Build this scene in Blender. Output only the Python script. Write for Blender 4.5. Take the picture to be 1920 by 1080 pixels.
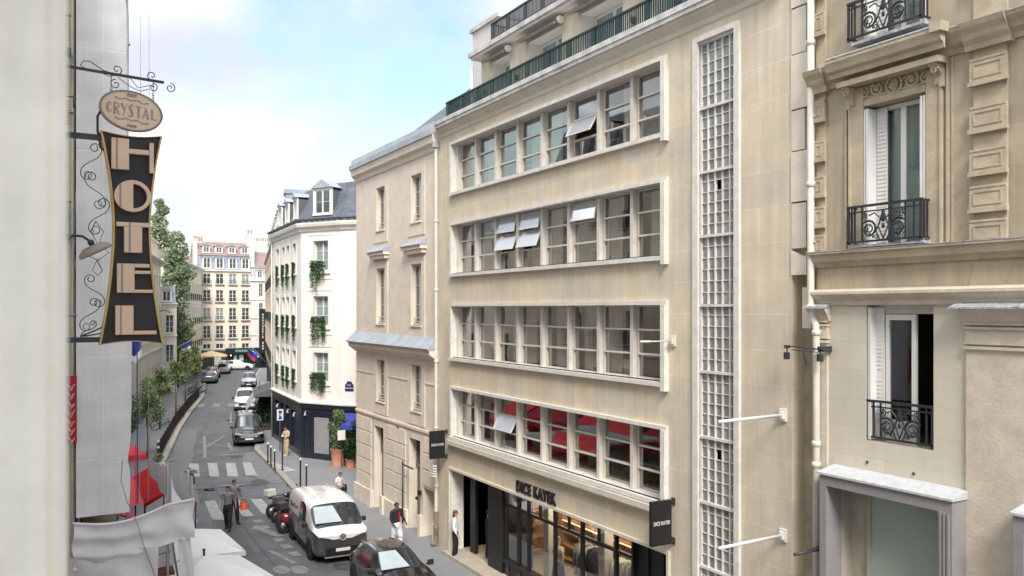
import bpy, bmesh, math, random
from mathutils import Vector, Matrix
R = math.radians; PI = math.pi
rnd = random.Random(7)
SC = bpy.context.scene
for o in list(bpy.data.objects): bpy.data.objects.remove(o)
COL = SC.collection
# ---------------------------------------------------------------- camera (8.92 m up, at a hotel window)
HC = 8.92
cam = bpy.data.cameras.new('camera'); camo = bpy.data.objects.new('camera', cam); COL.objects.link(camo)
SC.camera = camo
camo.location = (0, 0, HC)
camo.rotation_euler = (R(90), 0, -math.atan(880 / 1550))
cam.sensor_width = 36; cam.lens = 36 * 1550 / 1920; cam.shift_y = 40 / 1920
cam.clip_start = 0.05; cam.clip_end = 3000
cam.dof.use_dof = True; cam.dof.focus_distance = 24; cam.dof.aperture_fstop = 3.8
# ---------------------------------------------------------------- world: nishita sky with a broken cloud layer
W = bpy.data.worlds.new('World'); SC.world = W; W.use_nodes = True
nt = W.node_tree; nt.nodes.clear(); N = nt.nodes.new; L = nt.links.new
out = N('ShaderNodeOutputWorld'); bg = N('ShaderNodeBackground'); L(bg.outputs[0], out.inputs[0])
bg.inputs['Strength'].default_value = 0.1
sky = N('ShaderNodeTexSky'); sky.sky_type = 'NISHITA'; sky.sun_disc = False
SUN_EL, SUN_AZ = R(45), R(202)          # azimuth the sun stands at, from +Y clockwise
sky.sun_elevation = SUN_EL; sky.sun_rotation = SUN_AZ; sky.air_density = 1.0; sky.dust_density = 2.0
tint = N('ShaderNodeMix'); tint.data_type = 'RGBA'; tint.blend_type = 'MULTIPLY'; tint.inputs['Factor'].default_value = 1
tint.inputs['B'].default_value = (1.55, 1.58, 1.16, 1)
L(sky.outputs[0], tint.inputs['A'])
tc = N('ShaderNodeTexCoord'); mp = N('ShaderNodeMapping'); L(tc.outputs['Generated'], mp.inputs[0])
mp.inputs['Scale'].default_value = (1.0, 1.0, 1.9); mp.inputs['Location'].default_value = (5.3, 4.1, 0.2)
n1 = N('ShaderNodeTexNoise'); n1.inputs['Scale'].default_value = 2.3; n1.inputs['Detail'].default_value = 7; n1.inputs['Roughness'].default_value = .5; n1.inputs['Distortion'].default_value = .25
L(mp.outputs[0], n1.inputs[0])
r1 = N('ShaderNodeValToRGB'); r1.color_ramp.elements[0].position = .385; r1.color_ramp.elements[1].position = .525
L(n1.outputs[0], r1.inputs[0])
n2 = N('ShaderNodeTexNoise'); n2.inputs['Scale'].default_value = 3.1; n2.inputs['Detail'].default_value = 4
mp2 = N('ShaderNodeMapping'); L(tc.outputs['Generated'], mp2.inputs[0]); mp2.inputs['Scale'].default_value = (1, 1, 2.2); mp2.inputs['Location'].default_value = (1.3, .4, .9)
L(mp2.outputs[0], n2.inputs[0])
r2 = N('ShaderNodeValToRGB')
e_ = r2.color_ramp.elements.new(.56); e_.color = (5.3, 5.4, 5.7, 1); r2.color_ramp.elements[0].position = .40; r2.color_ramp.elements[0].color = (4.2, 4.35, 5.0, 1)
r2.color_ramp.elements[2].position = .72; r2.color_ramp.elements[2].color = (34, 34.5, 36, 1)
L(n2.outputs[0], r2.inputs[0])
mx = N('ShaderNodeMix'); mx.data_type = 'RGBA'
L(r1.outputs[0], mx.inputs['Factor']); L(tint.outputs['Result'], mx.inputs['A']); L(r2.outputs[0], mx.inputs['B'])
# low horizon band: white
sx = N('ShaderNodeSeparateXYZ'); L(tc.outputs['Generated'], sx.inputs[0])
mr = N('ShaderNodeMapRange'); L(sx.outputs['Z'], mr.inputs[0]); mr.inputs[1].default_value = .02; mr.inputs[2].default_value = .24; mr.inputs[3].default_value = 1; mr.inputs[4].default_value = 0
mx2 = N('ShaderNodeMix'); mx2.data_type = 'RGBA'; L(mr.outputs[0], mx2.inputs['Factor']); L(mx.outputs['Result'], mx2.inputs['A']); mx2.inputs['B'].default_value = (5.0, 5.15, 5.35, 1)
L(mx2.outputs['Result'], bg.inputs['Color'])
# ---------------------------------------------------------------- sun behind thin cloud: very soft
sl = bpy.data.lights.new('sun', 'SUN'); so = bpy.data.objects.new('sun', sl); COL.objects.link(so)
sl.energy = 2.1; sl.angle = R(18); sl.color = (1, .96, .90)
so.rotation_euler = (PI / 2 - SUN_EL, 0, PI - SUN_AZ); so.location = (0, 0, 60)
SC.view_settings.view_transform = 'Standard'; SC.view_settings.look = 'None'
SC.view_settings.exposure = 0.98; SC.view_settings.gamma = 1
try:
    SC.cycles.max_bounces = 7; SC.cycles.transparent_max_bounces = 14; SC.cycles.glossy_bounces = 4
    SC.cycles.sample_clamp_indirect = 6; SC.cycles.use_denoising = True; SC.cycles.caustics_reflective = False
except Exception: pass

# ---------------------------------------------------------------- object helpers
def tag(o, label, cat, group=None, kind=None):
    o['label'] = label
    if cat: o['category'] = cat
    if group: o['group'] = group
    if kind: o['kind'] = kind
    return o
def thing(name, label, cat, loc=(0, 0, 0), rz=0, group=None):
    o = bpy.data.objects.new(name, None); COL.objects.link(o); o.empty_display_size = .2
    o.location = loc; o.rotation_euler = (0, 0, rz)
    return tag(o, label, cat, group)
def copy_tree(o, parent=None):
    c = o.copy(); COL.objects.link(c); c.parent = parent
    for ch in list(o.children): copy_tree(ch, c)
    return c
class MB:
    """collects geometry of ONE mesh object, in a local frame"""
    def __init__(s, M=None): s.v = []; s.f = []; s.mi = []; s.uv = []; s.M = M; s.m = 0; s.sm = []; s.smooth = False
    def frame(s, ox=0, oy=0, rz=0, oz=0): s.M = Matrix.Translation((ox, oy, oz)) @ Matrix.Rotation(rz, 4, 'Z'); return s
    def face(s, pts):
        b = len(s.v); P = [Vector(p) for p in pts]
        n = Vector((0, 0, 0))
        for i in range(len(P)):
            a, c = P[i], P[(i + 1) % len(P)]
            n += Vector(((a.y - c.y) * (a.z + c.z), (a.z - c.z) * (a.x + c.x), (a.x - c.x) * (a.y + c.y)))
        ax, ay, az = abs(n.x), abs(n.y), abs(n.z)
        if az > ax and az > ay: s.uv += [(p.x, p.y) for p in P]
        elif ax > ay: s.uv += [(p.y, p.z) for p in P]
        else: s.uv += [(p.x, p.z) for p in P]
        s.v += [(s.M @ p) if s.M else p for p in P]
        s.f.append(tuple(range(b, b + len(P)))); s.mi.append(s.m); s.sm.append(s.smooth)
    def box(s, x0, x1, y0, y1, z0, z1, T=None):
        if x0 > x1: x0, x1 = x1, x0
        if y0 > y1: y0, y1 = y1, y0
        if z0 > z1: z0, z1 = z1, z0
        c = [(x0, y0, z0), (x1, y0, z0), (x1, y1, z0), (x0, y1, z0), (x0, y0, z1), (x1, y0, z1), (x1, y1, z1), (x0, y1, z1)]
        if T: c = [T @ Vector(p) for p in c]
        for q in ((0, 1, 5, 4), (1, 2, 6, 5), (2, 3, 7, 6), (3, 0, 4, 7), (4, 5, 6, 7), (3, 2, 1, 0)): s.face([c[i] for i in q])
        return s
    def cbox(s, x0, x1, y0, y1, z0, z1, b, T=None):
        "box with chamfered edges"
        bm = bmesh.new(); bmesh.ops.create_cube(bm, size=1)
        for v in bm.verts: v.co = Vector(((x0 + x1) / 2 + v.co.x * abs(x1 - x0), (y0 + y1) / 2 + v.co.y * abs(y1 - y0), (z0 + z1) / 2 + v.co.z * abs(z1 - z0)))
        bmesh.ops.bevel(bm, geom=bm.edges[:], offset=b, segments=2, affect='EDGES', profile=.5)
        for f in bm.faces: s.face([(T @ v.co) if T else v.co.copy() for v in f.verts])
        bm.free(); return s
    def prism(s, pts, d0, d1, plane='xz', holes=False):
        "extrude a 2D outline; plane xz extrudes along y, xy along z, yz along x"
        def P(a, b, d): return (a, d, b) if plane == 'xz' else ((a, b, d) if plane == 'xy' else (d, a, b))
        A = sum(pts[i][0] * pts[(i + 1) % len(pts)][1] - pts[(i + 1) % len(pts)][0] * pts[i][1] for i in range(len(pts)))
        if A < 0: pts = pts[::-1]
        if plane in ('xy', 'yz'): d0, d1 = max(d0, d1), min(d0, d1)
        else: d0, d1 = min(d0, d1), max(d0, d1)
        n = len(pts)
        s.face([P(a, b, d0) for a, b in pts]); s.face([P(a, b, d1) for a, b in pts[::-1]])
        for i in range(n):
            a, b = pts[i], pts[(i + 1) % n]
            s.face([P(*b, d0), P(*a, d0), P(*a, d1), P(*b, d1)])
        return s
    def tube(s, path, r, n=6, r2=None, closed=False):
        path = [Vector(p) for p in path]; m = len(path); rings = []
        prev = None
        for i, p in enumerate(path):
            t = (path[min(i + 1, m - 1)] - path[max(i - 1, 0)])
            if closed: t = path[(i + 1) % m] - path[i - 1]
            if t.length < 1e-9: t = Vector((0, 0, 1))
            t.normalize()
            if prev is None: prev = t.orthogonal().normalized()
            u = (prev - t * prev.dot(t))
            u = u.normalized() if u.length > 1e-6 else t.orthogonal().normalized()
            prev = u; w = t.cross(u)
            rr = r if r2 is None else r + (r2 - r) * i / max(1, m - 1)
            rings.append([p + (u * math.cos(2 * PI * k / n) + w * math.sin(2 * PI * k / n)) * rr for k in range(n)])
        sm = s.smooth; s.smooth = n > 5
        rg = range(m) if closed else range(m - 1)
        for i in rg:
            a, b = rings[i], rings[(i + 1) % m]
            for k in range(n): s.face([a[k], a[(k + 1) % n], b[(k + 1) % n], b[k]])
        s.smooth = False
        if not closed: s.face(rings[0][::-1]); s.face(rings[-1])
        s.smooth = sm; return s
    def lathe(s, prof, c=(0, 0, 0), n=16, axis='z'):
        "prof: (radius, height) pairs"
        sm = s.smooth; s.smooth = True
        def P(r, h, a):
            x, y = r * math.cos(a), r * math.sin(a)
            if axis == 'z': return (c[0] + x, c[1] + y, c[2] + h)
            if axis == 'x': return (c[0] + h, c[1] + x, c[2] + y)
            return (c[0] + y, c[1] + h, c[2] + x)
        for (r0, h0), (r1, h1) in zip(prof[:-1], prof[1:]):
            for k in range(n):
                a, b = 2 * PI * k / n, 2 * PI * (k + 1) / n
                if r0 < 1e-6: s.face([P(0, h0, a), P(r1, h1, b), P(r1, h1, a)][::-1])
                elif r1 < 1e-6: s.face([P(r0, h0, a), P(r0, h0, b), P(0, h1, a)])
                else: s.face([P(r0, h0, a), P(r0, h0, b), P(r1, h1, b), P(r1, h1, a)])
        s.smooth = sm; return s
    def ball(s, c, rx, ry=None, rz=None, n=12, m=8):
        ry = ry or rx; rz = rz or rx; sm = s.smooth; s.smooth = True
        P = lambda i, k: (c[0] + rx * math.sin(PI * i / m) * math.cos(2 * PI * k / n), c[1] + ry * math.sin(PI * i / m) * math.sin(2 * PI * k / n), c[2] + rz * math.cos(PI * i / m))
        for i in range(m):
            for k in range(n):
                q = [P(i, k), P(i + 1, k), P(i + 1, k + 1), P(i, k + 1)]
                if i == 0: q = [q[0], q[1], q[2]]
                elif i == m - 1: q = [q[0], q[1], q[3]]
                s.face(q)
        s.smooth = sm; return s
    def mesh(s, name, mats):
        me = bpy.data.meshes.new(name); me.from_pydata([tuple(v) for v in s.v], [], s.f)
        mats = mats if isinstance(mats, (list, tuple)) else [mats]
        for m in mats: me.materials.append(m)
        me.polygons.foreach_set('material_index', s.mi); me.polygons.foreach_set('use_smooth', s.sm)
        ul = me.uv_layers.new(name='UVMap'); ul.data.foreach_set('uv', [c for t in s.uv for c in t])
        if any(s.sm):
            bm = bmesh.new(); bm.from_mesh(me); bmesh.ops.remove_doubles(bm, verts=bm.verts, dist=1e-5); bm.to_mesh(me); bm.free()
        me.update(); return me
    def build(s, name, mats, parent=None, label=None, kind=None):
        o = bpy.data.objects.new(name, s.mesh(name, mats)); COL.objects.link(o); o.parent = parent
        if label: o['label'] = label
        if kind: o['kind'] = kind
        return o
def inst(me, name, parent, loc=(0, 0, 0), rz=0, label=None):
    o = bpy.data.objects.new(name, me); COL.objects.link(o); o.parent = parent
    o.location = loc; o.rotation_euler = (0, 0, rz)
    if label: o['label'] = label
    return o
def fp(fr, x, y, z=0):
    "point of a facade frame (ox, oy, rz)"
    c, s = math.cos(fr[2]), math.sin(fr[2])
    return (fr[0] + x * c - y * s, fr[1] + x * s + y * c, z)
CACHE = {}
# ---------------------------------------------------------------- materials
def newmat(name):
    m = bpy.data.materials.new(name); m.use_nodes = True; t = m.node_tree; t.nodes.clear()
    o = t.nodes.new('ShaderNodeOutputMaterial'); b = t.nodes.new('ShaderNodeBsdfPrincipled'); t.links.new(b.outputs[0], o.inputs[0])
    return m, t, o, b
def mat(name, col, rough=.8, metal=0, amt=.12, sc=3.0, bump=0, emit=None, es=1, coat=0, spec=None, sub=None, fine=0):
    m, t, o, b = newmat(name); n = t.nodes.new; l = t.links.new
    b.inputs['Roughness'].default_value = rough; b.inputs['Metallic'].default_value = metal
    if spec is not None: b.inputs['Specular IOR Level'].default_value = spec
    if coat: b.inputs['Coat Weight'].default_value = coat; b.inputs['Coat Roughness'].default_value = .06
    tc = n('ShaderNodeTexCoord'); nz = n('ShaderNodeTexNoise'); nz.inputs['Scale'].default_value = sc; nz.inputs['Detail'].default_value = 6; nz.inputs['Roughness'].default_value = .62
    l(tc.outputs['Object'], nz.inputs[0])
    mr = n('ShaderNodeMapRange'); l(nz.outputs[0], mr.inputs[0]); mr.inputs[1].default_value = .3; mr.inputs[2].default_value = .7; mr.inputs[3].default_value = 1 - amt; mr.inputs[4].default_value = 1 + amt
    mm = n('ShaderNodeVectorMath'); mm.operation = 'SCALE'; mm.inputs[0].default_value = col[:3]; l(mr.outputs[0], mm.inputs['Scale'])
    l(mm.outputs[0], b.inputs['Base Color'])
    if bump or fine:
        bp = n('ShaderNodeBump'); bp.inputs['Strength'].default_value = bump or .2; bp.inputs['Distance'].default_value = .02
        n3 = n('ShaderNodeTexNoise'); n3.inputs['Scale'].default_value = fine or sc * 6; n3.inputs['Detail'].default_value = 5; l(tc.outputs['Object'], n3.inputs[0])
        l(n3.outputs[0], bp.inputs['Height']); l(bp.outputs[0], b.inputs['Normal'])
    if emit: b.inputs['Emission Color'].default_value = (*emit, 1); b.inputs['Emission Strength'].default_value = es
    return m
def stone(name, c1, c2, bw, bh, mortar, mw=.006, off=.5, stain=.18, warm=(1, 1, 1), bump=.25, streak=.12, vary=.35):
    "ashlar: blocks of two tints in courses, pale or dark joints, weather streaks"
    m, t, o, b = newmat(name); n = t.nodes.new; l = t.links.new
    b.inputs['Roughness'].default_value = .88; b.inputs['Specular IOR Level'].default_value = .25
    uv = n('ShaderNodeTexCoord'); br = n('ShaderNodeTexBrick'); l(uv.outputs['UV'], br.inputs[0])
    br.inputs['Color1'].default_value = (*c1, 1); br.inputs['Color2'].default_value = (*c2, 1); br.inputs['Mortar'].default_value = (*mortar, 1)
    br.inputs['Scale'].default_value = 1; br.inputs['Mortar Size'].default_value = mw; br.inputs['Mortar Smooth'].default_value = .3; br.inputs['Bias'].default_value = -.1
    br.inputs['Brick Width'].default_value = bw; br.inputs['Row Height'].default_value = bh; br.offset = off; br.squash = 1
    nz = n('ShaderNodeTexNoise'); nz.inputs['Scale'].default_value = .9; nz.inputs['Detail'].default_value = 8; nz.inputs['Roughness'].default_value = .65; l(uv.outputs['Object'], nz.inputs[0])
    r = n('ShaderNodeMapRange'); l(nz.outputs[0], r.inputs[0]); r.inputs[1].default_value = .3; r.inputs[2].default_value = .7; r.inputs[3].default_value = 1 - stain; r.inputs[4].default_value = 1 + stain * .6
    mp = n('ShaderNodeMapping'); mp.inputs['Scale'].default_value = (3.2, 3.2, .22); l(uv.outputs['Object'], mp.inputs[0])
    n2 = n('ShaderNodeTexNoise'); n2.inputs['Scale'].default_value = 1.3; n2.inputs['Detail'].default_value = 6; l(mp.outputs[0], n2.inputs[0])
    r2 = n('ShaderNodeMapRange'); l(n2.outputs[0], r2.inputs[0]); r2.inputs[1].default_value = .38; r2.inputs[2].default_value = .62; r2.inputs[3].default_value = 1 - streak; r2.inputs[4].default_value = 1
    mp3 = n('ShaderNodeMapping'); mp3.inputs['Scale'].default_value = (1.2, 1.2, 9); l(uv.outputs['Object'], mp3.inputs[0])
    n3 = n('ShaderNodeTexNoise'); n3.inputs['Scale'].default_value = 2.2; n3.inputs['Detail'].default_value = 7; l(mp3.outputs[0], n3.inputs[0])
    r3 = n('ShaderNodeMapRange'); l(n3.outputs[0], r3.inputs[0]); r3.inputs[1].default_value = .35; r3.inputs[2].default_value = .65; r3.inputs[3].default_value = .985; r3.inputs[4].default_value = 1.012
    a = n('ShaderNodeMath'); a.operation = 'MULTIPLY'; l(r.outputs[0], a.inputs[0]); l(r2.outputs[0], a.inputs[1])
    a2 = n('ShaderNodeMath'); a2.operation = 'MULTIPLY'; l(a.outputs[0], a2.inputs[0]); l(r3.outputs[0], a2.inputs[1])
    v = n('ShaderNodeVectorMath'); v.operation = 'SCALE'; l(br.outputs['Color'], v.inputs[0]); l(a2.outputs[0], v.inputs['Scale'])
    l(v.outputs[0], b.inputs['Base Color'])
    n4 = n('ShaderNodeTexNoise'); n4.inputs['Scale'].default_value = 28; n4.inputs['Detail'].default_value = 6; l(uv.outputs['Object'], n4.inputs[0])
    sub = n('ShaderNodeMath'); sub.operation = 'MULTIPLY_ADD'; l(br.outputs['Fac'], sub.inputs[0]); sub.inputs[1].default_value = -1.2; l(n4.outputs[0], sub.inputs[2])
    bp = n('ShaderNodeBump'); bp.inputs['Strength'].default_value = bump; bp.inputs['Distance'].default_value = .015; l(sub.outputs[0], bp.inputs['Height']); l(bp.outputs[0], b.inputs['Normal'])
    return m
def glass(name, tint=(.86, .9, .9), ior=1.75, rough=0):
    m, t, o, b = newmat(name); t.nodes.remove(b); n = t.nodes.new; l = t.links.new
    tr = n('ShaderNodeBsdfTransparent'); tr.inputs[0].default_value = (*tint, 1)
    gl = n('ShaderNodeBsdfGlossy'); gl.inputs['Roughness'].default_value = rough
    bp = n('ShaderNodeBump'); bp.inputs['Strength'].default_value = .035; bp.inputs['Distance'].default_value = .05
    tc = n('ShaderNodeTexCoord'); nz = n('ShaderNodeTexNoise'); nz.inputs['Scale'].default_value = 1.1; nz.inputs['Detail'].default_value = 1; l(tc.outputs['Object'], nz.inputs[0]); l(nz.outputs[0], bp.inputs['Height']); l(bp.outputs[0], gl.inputs['Normal'])
    # reflectance from the facing angle (the same from both sides of the pane)
    lw = n('ShaderNodeLayerWeight'); lw.inputs['Blend'].default_value = .5; f0 = ((ior - 1) / (ior + 1)) ** 2
    pw = n('ShaderNodeMath'); pw.operation = 'POWER'; l(lw.outputs['Facing'], pw.inputs[0]); pw.inputs[1].default_value = 2.6
    fr = n('ShaderNodeMath'); fr.operation = 'MULTIPLY_ADD'; l(pw.outputs[0], fr.inputs[0]); fr.inputs[1].default_value = 1 - f0; fr.inputs[2].default_value = f0
    mx = n('ShaderNodeMixShader'); l(fr.outputs[0], mx.inputs[0]); l(tr.outputs[0], mx.inputs[1]); l(gl.outputs[0], mx.inputs[2]); l(mx.outputs[0], o.inputs[0])
    return m
def paint(name, col, rough=.25, metal=0):
    return mat(name, col, rough, metal, amt=.03, sc=1.5, coat=.9)
def leafmat(name, c1, c2):
    m, t, o, b = newmat(name); n = t.nodes.new; l = t.links.new
    g = n('ShaderNodeNewGeometry'); cr = n('ShaderNodeValToRGB'); l(g.outputs['Random Per Island'], cr.inputs[0])
    cr.color_ramp.elements[0].color = (*c1, 1); cr.color_ramp.elements[1].color = (*c2, 1)
    l(cr.outputs[0], b.inputs['Base Color']); b.inputs['Roughness'].default_value = .6; b.inputs['Specular IOR Level'].default_value = .3
    ts = n('ShaderNodeBsdfTranslucent'); l(cr.outputs[0], ts.inputs[0]); mx = n('ShaderNodeMixShader'); mx.inputs[0].default_value = .3
    l(b.outputs[0], mx.inputs[1]); l(ts.outputs[0], mx.inputs[2]); l(mx.outputs[0], o.inputs[0])
    return m
def roofmat(name, c1, c2, bw, bh, mw=.01):
    m = stone(name, c1, c2, bw, bh, tuple(x * .55 for x in c1), mw, .5, .15, bump=.3, streak=.15)
    m.node_tree.nodes['Principled BSDF'].inputs['Roughness'].default_value = .55; return m
MT = {}
MT['mod'] = stone('ashlar_modern', (.70, .60, .455), (.64, .575, .475), 1.5, .735, (.73, .67, .58), .012, .5, .15, streak=.12, bump=.2)
MT['modband'] = stone('ashlar_band', (.70, .59, .435), (.63, .565, .47), .743, 1.8, (.73, .67, .58), .012, 0, .15, streak=.07, bump=.2)
MT['smooth'] = mat('pale_surround', (.70, .66, .60), .8, amt=.06, sc=2, bump=.1)
MT['surround'] = mat('painted_surround', (.67, .645, .60), .75, amt=.12, sc=5, bump=.12)
MT['mull'] = mat('painted_mullion', (.64, .59, .53), .7, amt=.1, sc=4, bump=.1)
MT['slab'] = mat('weathered_slab', (.56, .54, .52), .9, amt=.3, sc=2.2, bump=.5)
MT['slabbot'] = mat('slab_moulding', (.60, .55, .46), .9, amt=.1, sc=2.2, bump=.2)
MT['pent'] = stone('render_penthouse', (.66, .57, .44), (.60, .54, .44), 1.1, .8, (.62, .57, .5), .006)
MT['S'] = stone('ashlar_old', (.73, .645, .54), (.68, .605, .51), 1.1, .42, (.56, .49, .39), .004, .5, .10, streak=.08)
MT['Splain'] = mat('old_stone_plain', (.72, .64, .54), .9, amt=.1, sc=1.6, bump=.25)
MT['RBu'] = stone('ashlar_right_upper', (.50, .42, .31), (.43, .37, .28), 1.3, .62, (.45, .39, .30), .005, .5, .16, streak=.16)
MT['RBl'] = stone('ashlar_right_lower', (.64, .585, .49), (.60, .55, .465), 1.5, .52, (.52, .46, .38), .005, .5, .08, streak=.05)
MT['RBt'] = mat('carved_stone', (.46, .385, .285), .9, amt=.18, sc=3, bump=.4)
MT['RBd'] = mat('lower_trim_stone', (.58, .51, .42), .9, amt=.14, sc=3, bump=.35)
MT['zinc'] = mat('zinc', (.40, .43, .48), .5, .25, amt=.2, sc=1.8, bump=.15)
MT['oldzinc'] = mat('flaking_zinc', (.42, .43, .45), .65, .1, amt=.5, sc=14, bump=.7)
MT['grime'] = mat('grimy_party_wall', (.42, .36, .28), .9, amt=.28, sc=2, bump=.5)
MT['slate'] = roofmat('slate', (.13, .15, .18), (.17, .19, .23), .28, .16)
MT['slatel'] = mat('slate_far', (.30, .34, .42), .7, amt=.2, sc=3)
MT['tile'] = roofmat('tile_brown', (.33, .25, .24), (.38, .29, .27), .3, .2)
MT['white'] = mat('white_render', (.86, .82, .77), .85, amt=.05, sc=.8, bump=.1)
MT['whitetrim'] = mat('white_trim', (.78, .755, .71), .8, amt=.05, sc=2)
MT['navy'] = mat('navy_shopfront', (.016, .02, .036), .35, amt=.2, sc=2, coat=.3)
MT['cream'] = mat('cream_far', (.80, .73, .60), .9, amt=.06, sc=.7)
MT['peach'] = mat('peach_far', (.80, .69, .58), .9, amt=.07, sc=.7)
MT['whitefar'] = mat('white_far', (.74, .70, .66), .9, amt=.06, sc=.7)
MT['brownst'] = mat('brown_stone_far', (.56, .46, .37), .9, amt=.16, sc=1.2, bump=.3)
MT['leftw'] = stone('left_ashlar', (.70, .63, .50), (.66, .60, .48), 1.2, .45, (.55, .49, .38), .004)
MT['frame'] = mat('window_frame_white', (.74, .73, .70), .5, amt=.05, sc=3)
MT['framebg'] = mat('window_frame_beige', (.64, .60, .54), .6, amt=.08, sc=3)
MT['dframe'] = mat('dark_steel', (.035, .035, .04), .5, amt=.2)
MT['glass'] = glass('window_glass', (.88, .91, .90), 1.7)
MT['glassd'] = glass('band_glass', (.89, .88, .86), 2.3)
MT['shopg'] = glass('shop_glass', (.9, .9, .88), 1.4)
MT['pane'] = mat('dark_pane', (.055, .065, .075), .08, amt=.5, sc=1.3, spec=.9)
MT['panel'] = mat('pale_pane', (.26, .31, .33), .15, amt=.35, sc=1.1, spec=.8)
MT['curt'] = mat('curtain_white', (.66, .64, .59), .9, amt=.06, sc=2)
MT['room'] = mat('room_wall', (.48, .43, .37), .9, amt=.15, sc=1)
MT['roomd'] = mat('room_dark', (.06, .055, .05), .9, amt=.3, sc=1)
MT['shut'] = mat('white_shutter', (.68, .67, .66), .5, amt=.05)
MT['greenrail'] = mat('green_iron', (.004, .028, .028), .45, amt=.2)
MT['blackrail'] = mat('black_iron', (.03, .035, .045), .45, amt=.2)
MT['iron'] = mat('wrought_iron', (.035, .04, .045), .5, .3, amt=.3, sc=9)
MT['pipe'] = mat('painted_pipe', (.64, .61, .54), .5, amt=.08, sc=3)
MT['wpole'] = mat('white_pole', (.74, .73, .71), .4, amt=.05)
MT['asph'] = mat('asphalt', (.125, .132, .145), .85, amt=.26, sc=1.1, bump=.35, fine=60)
MT['asph2'] = mat('asphalt_pale', (.17, .177, .19), .85, amt=.15, sc=1.3, bump=.3, fine=60)
MT['pave'] = mat('asphalt_pavement', (.225, .23, .245), .85, amt=.1, sc=.9, bump=.25, fine=50)
MT['kerb'] = mat('granite_kerb', (.34, .31, .28), .85, amt=.2, sc=5, bump=.2)
MT['mark'] = mat('road_paint', (.36, .36, .37), .8, amt=.3, sc=6)
MT['markd'] = mat('road_paint_worn', (.24, .24, .24), .85, amt=.3, sc=5)
MT['sheet'] = mat('scaffold_sheet', (.86, .86, .90), .85, amt=.09, sc=2.5, bump=1, fine=4)
_t = MT['sheet'].node_tree; _p = _t.nodes['Principled BSDF']; _o = [n for n in _t.nodes if n.type == 'OUTPUT_MATERIAL'][0]
_s = _t.nodes.new('ShaderNodeBsdfTranslucent'); _s.inputs[0].default_value = (.82, .82, .86, 1); _x = _t.nodes.new('ShaderNodeMixShader'); _x.inputs[0].default_value = .12
_t.links.new(_p.outputs[0], _x.inputs[1]); _t.links.new(_s.outputs[0], _x.inputs[2]); _t.links.new(_x.outputs[0], _o.inputs[0])
MT['tower'] = stone('tower_sheet', (.84, .845, .885), (.87, .875, .91), .52, 2.0, (.92, .92, .94), .02, 0, .08, bump=.5, streak=.08)
MT['red'] = mat('red_canvas', (.85, .05, .07), .7, amt=.07, sc=2)
MT['redd'] = mat('dark_red_canvas', (.42, .012, .025), .7, amt=.1, sc=2)
MT['greytarp'] = mat('grey_canvas', (.42, .45, .48), .5, amt=.1, sc=2)
MT['wcanvas'] = mat('white_canvas', (.80, .79, .78), .8, amt=.04, sc=2)
MT['steel'] = mat('galvanised', (.38, .38, .40), .4, .6, amt=.2)
MT['rubber'] = mat('rubber', (.02, .02, .02), .8, amt=.2)
MT['black'] = mat('black', (.012, .012, .014), .5, amt=.2)
MT['skin'] = mat('skin', (.50, .30, .21), .55, amt=.05, sc=12)
MT['skind'] = mat('skin_brown', (.20, .105, .07), .55, amt=.05, sc=12)
MT['hair'] = mat('dark_hair', (.03, .02, .015), .6, amt=.3, sc=30)
MT['hairb'] = mat('brown_hair', (.10, .05, .03), .6, amt=.3, sc=30)
MT['bark'] = mat('bark', (.13, .11, .09), .9, amt=.3, sc=6, bump=.5)
MT['leaf'] = leafmat('leaf', (.09, .15, .06), (.30, .37, .18))
MT['leafp'] = leafmat('leaf_pale', (.15, .23, .12), (.42, .47, .32))
MT['ivy'] = leafmat('ivy_leaf', (.02, .075, .015), (.07, .18, .04))
MT['bush'] = leafmat('hedge_leaf', (.02, .05, .02), (.05, .11, .035))
MT['terra'] = mat('terracotta', (.42, .19, .12), .8, amt=.12, sc=6)
MT['blue'] = mat('blue_cloth', (.035, .06, .30), .7)
MT['bluep'] = mat('blue_enamel', (.02, .03, .14), .3)
MT['offw'] = mat('off_white', (.75, .73, .70), .6)
# ================================================================ SETTING: ground, road, pavements
def sheet(name, pts, z, m, kind='structure', thick=None):
    b = MB()
    if thick: b.prism(pts, z, z - thick, 'xy')
    else:
        A = sum(pts[i][0] * pts[(i + 1) % len(pts)][1] - pts[(i + 1) % len(pts)][0] * pts[i][1] for i in range(len(pts)))
        b.face([(x, y, z) for x, y in (pts if A > 0 else pts[::-1])])
    o = b.build(name, m); o['kind'] = kind; return o
sheet('ground', [(-500, -300), (500, -300), (500, 900), (-500, 900)], -.14, MT['pave'])
LK = [(4.6, -60), (4.6, 28), (5.0, 40), (6.35, 52.5), (9.1, 66.5), (11.5, 77.3), (14.25, 88.5), (17.1, 105), (20.2, 117), (23.2, 129.6)]
RK = [(10.9, -60), (10.75, 30), (10.65, 39.4), (11.2, 45.8), (11.75, 54), (13.2, 60), (14.9, 68), (16.9, 75), (18.9, 86), (21.4, 97), (24.6, 113), (28.6, 128.2)]
sheet('road', [(x - .02, y) for x, y in LK] + [(x + .02, y) for x, y in RK[::-1]], -.13, MT['asph'])
sheet('cross_street', [(-60, 129.55), (23.2, 129.58), (28.6, 128.2), (110, 128.2), (110, 131), (-60, 131)], -.128, MT['asph'])
def offs(line, d):
    out = []
    for i, (x, y) in enumerate(line):
        a = line[max(i - 1, 0)]; b = line[min(i + 1, len(line) - 1)]
        t = Vector((b[0] - a[0], b[1] - a[1])).normalized(); out.append((x + t.y * d, y - t.x * d))
    return out
sheet('pavement_left', [(-60, 129.4), (-60, -60)] + offs(LK, -.3), 0, MT['pave'], thick=.135)
sheet('pavement_right', offs(RK, .3) + [(90, 128), (90, -60)], 0, MT['pave'], thick=.135)
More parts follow.
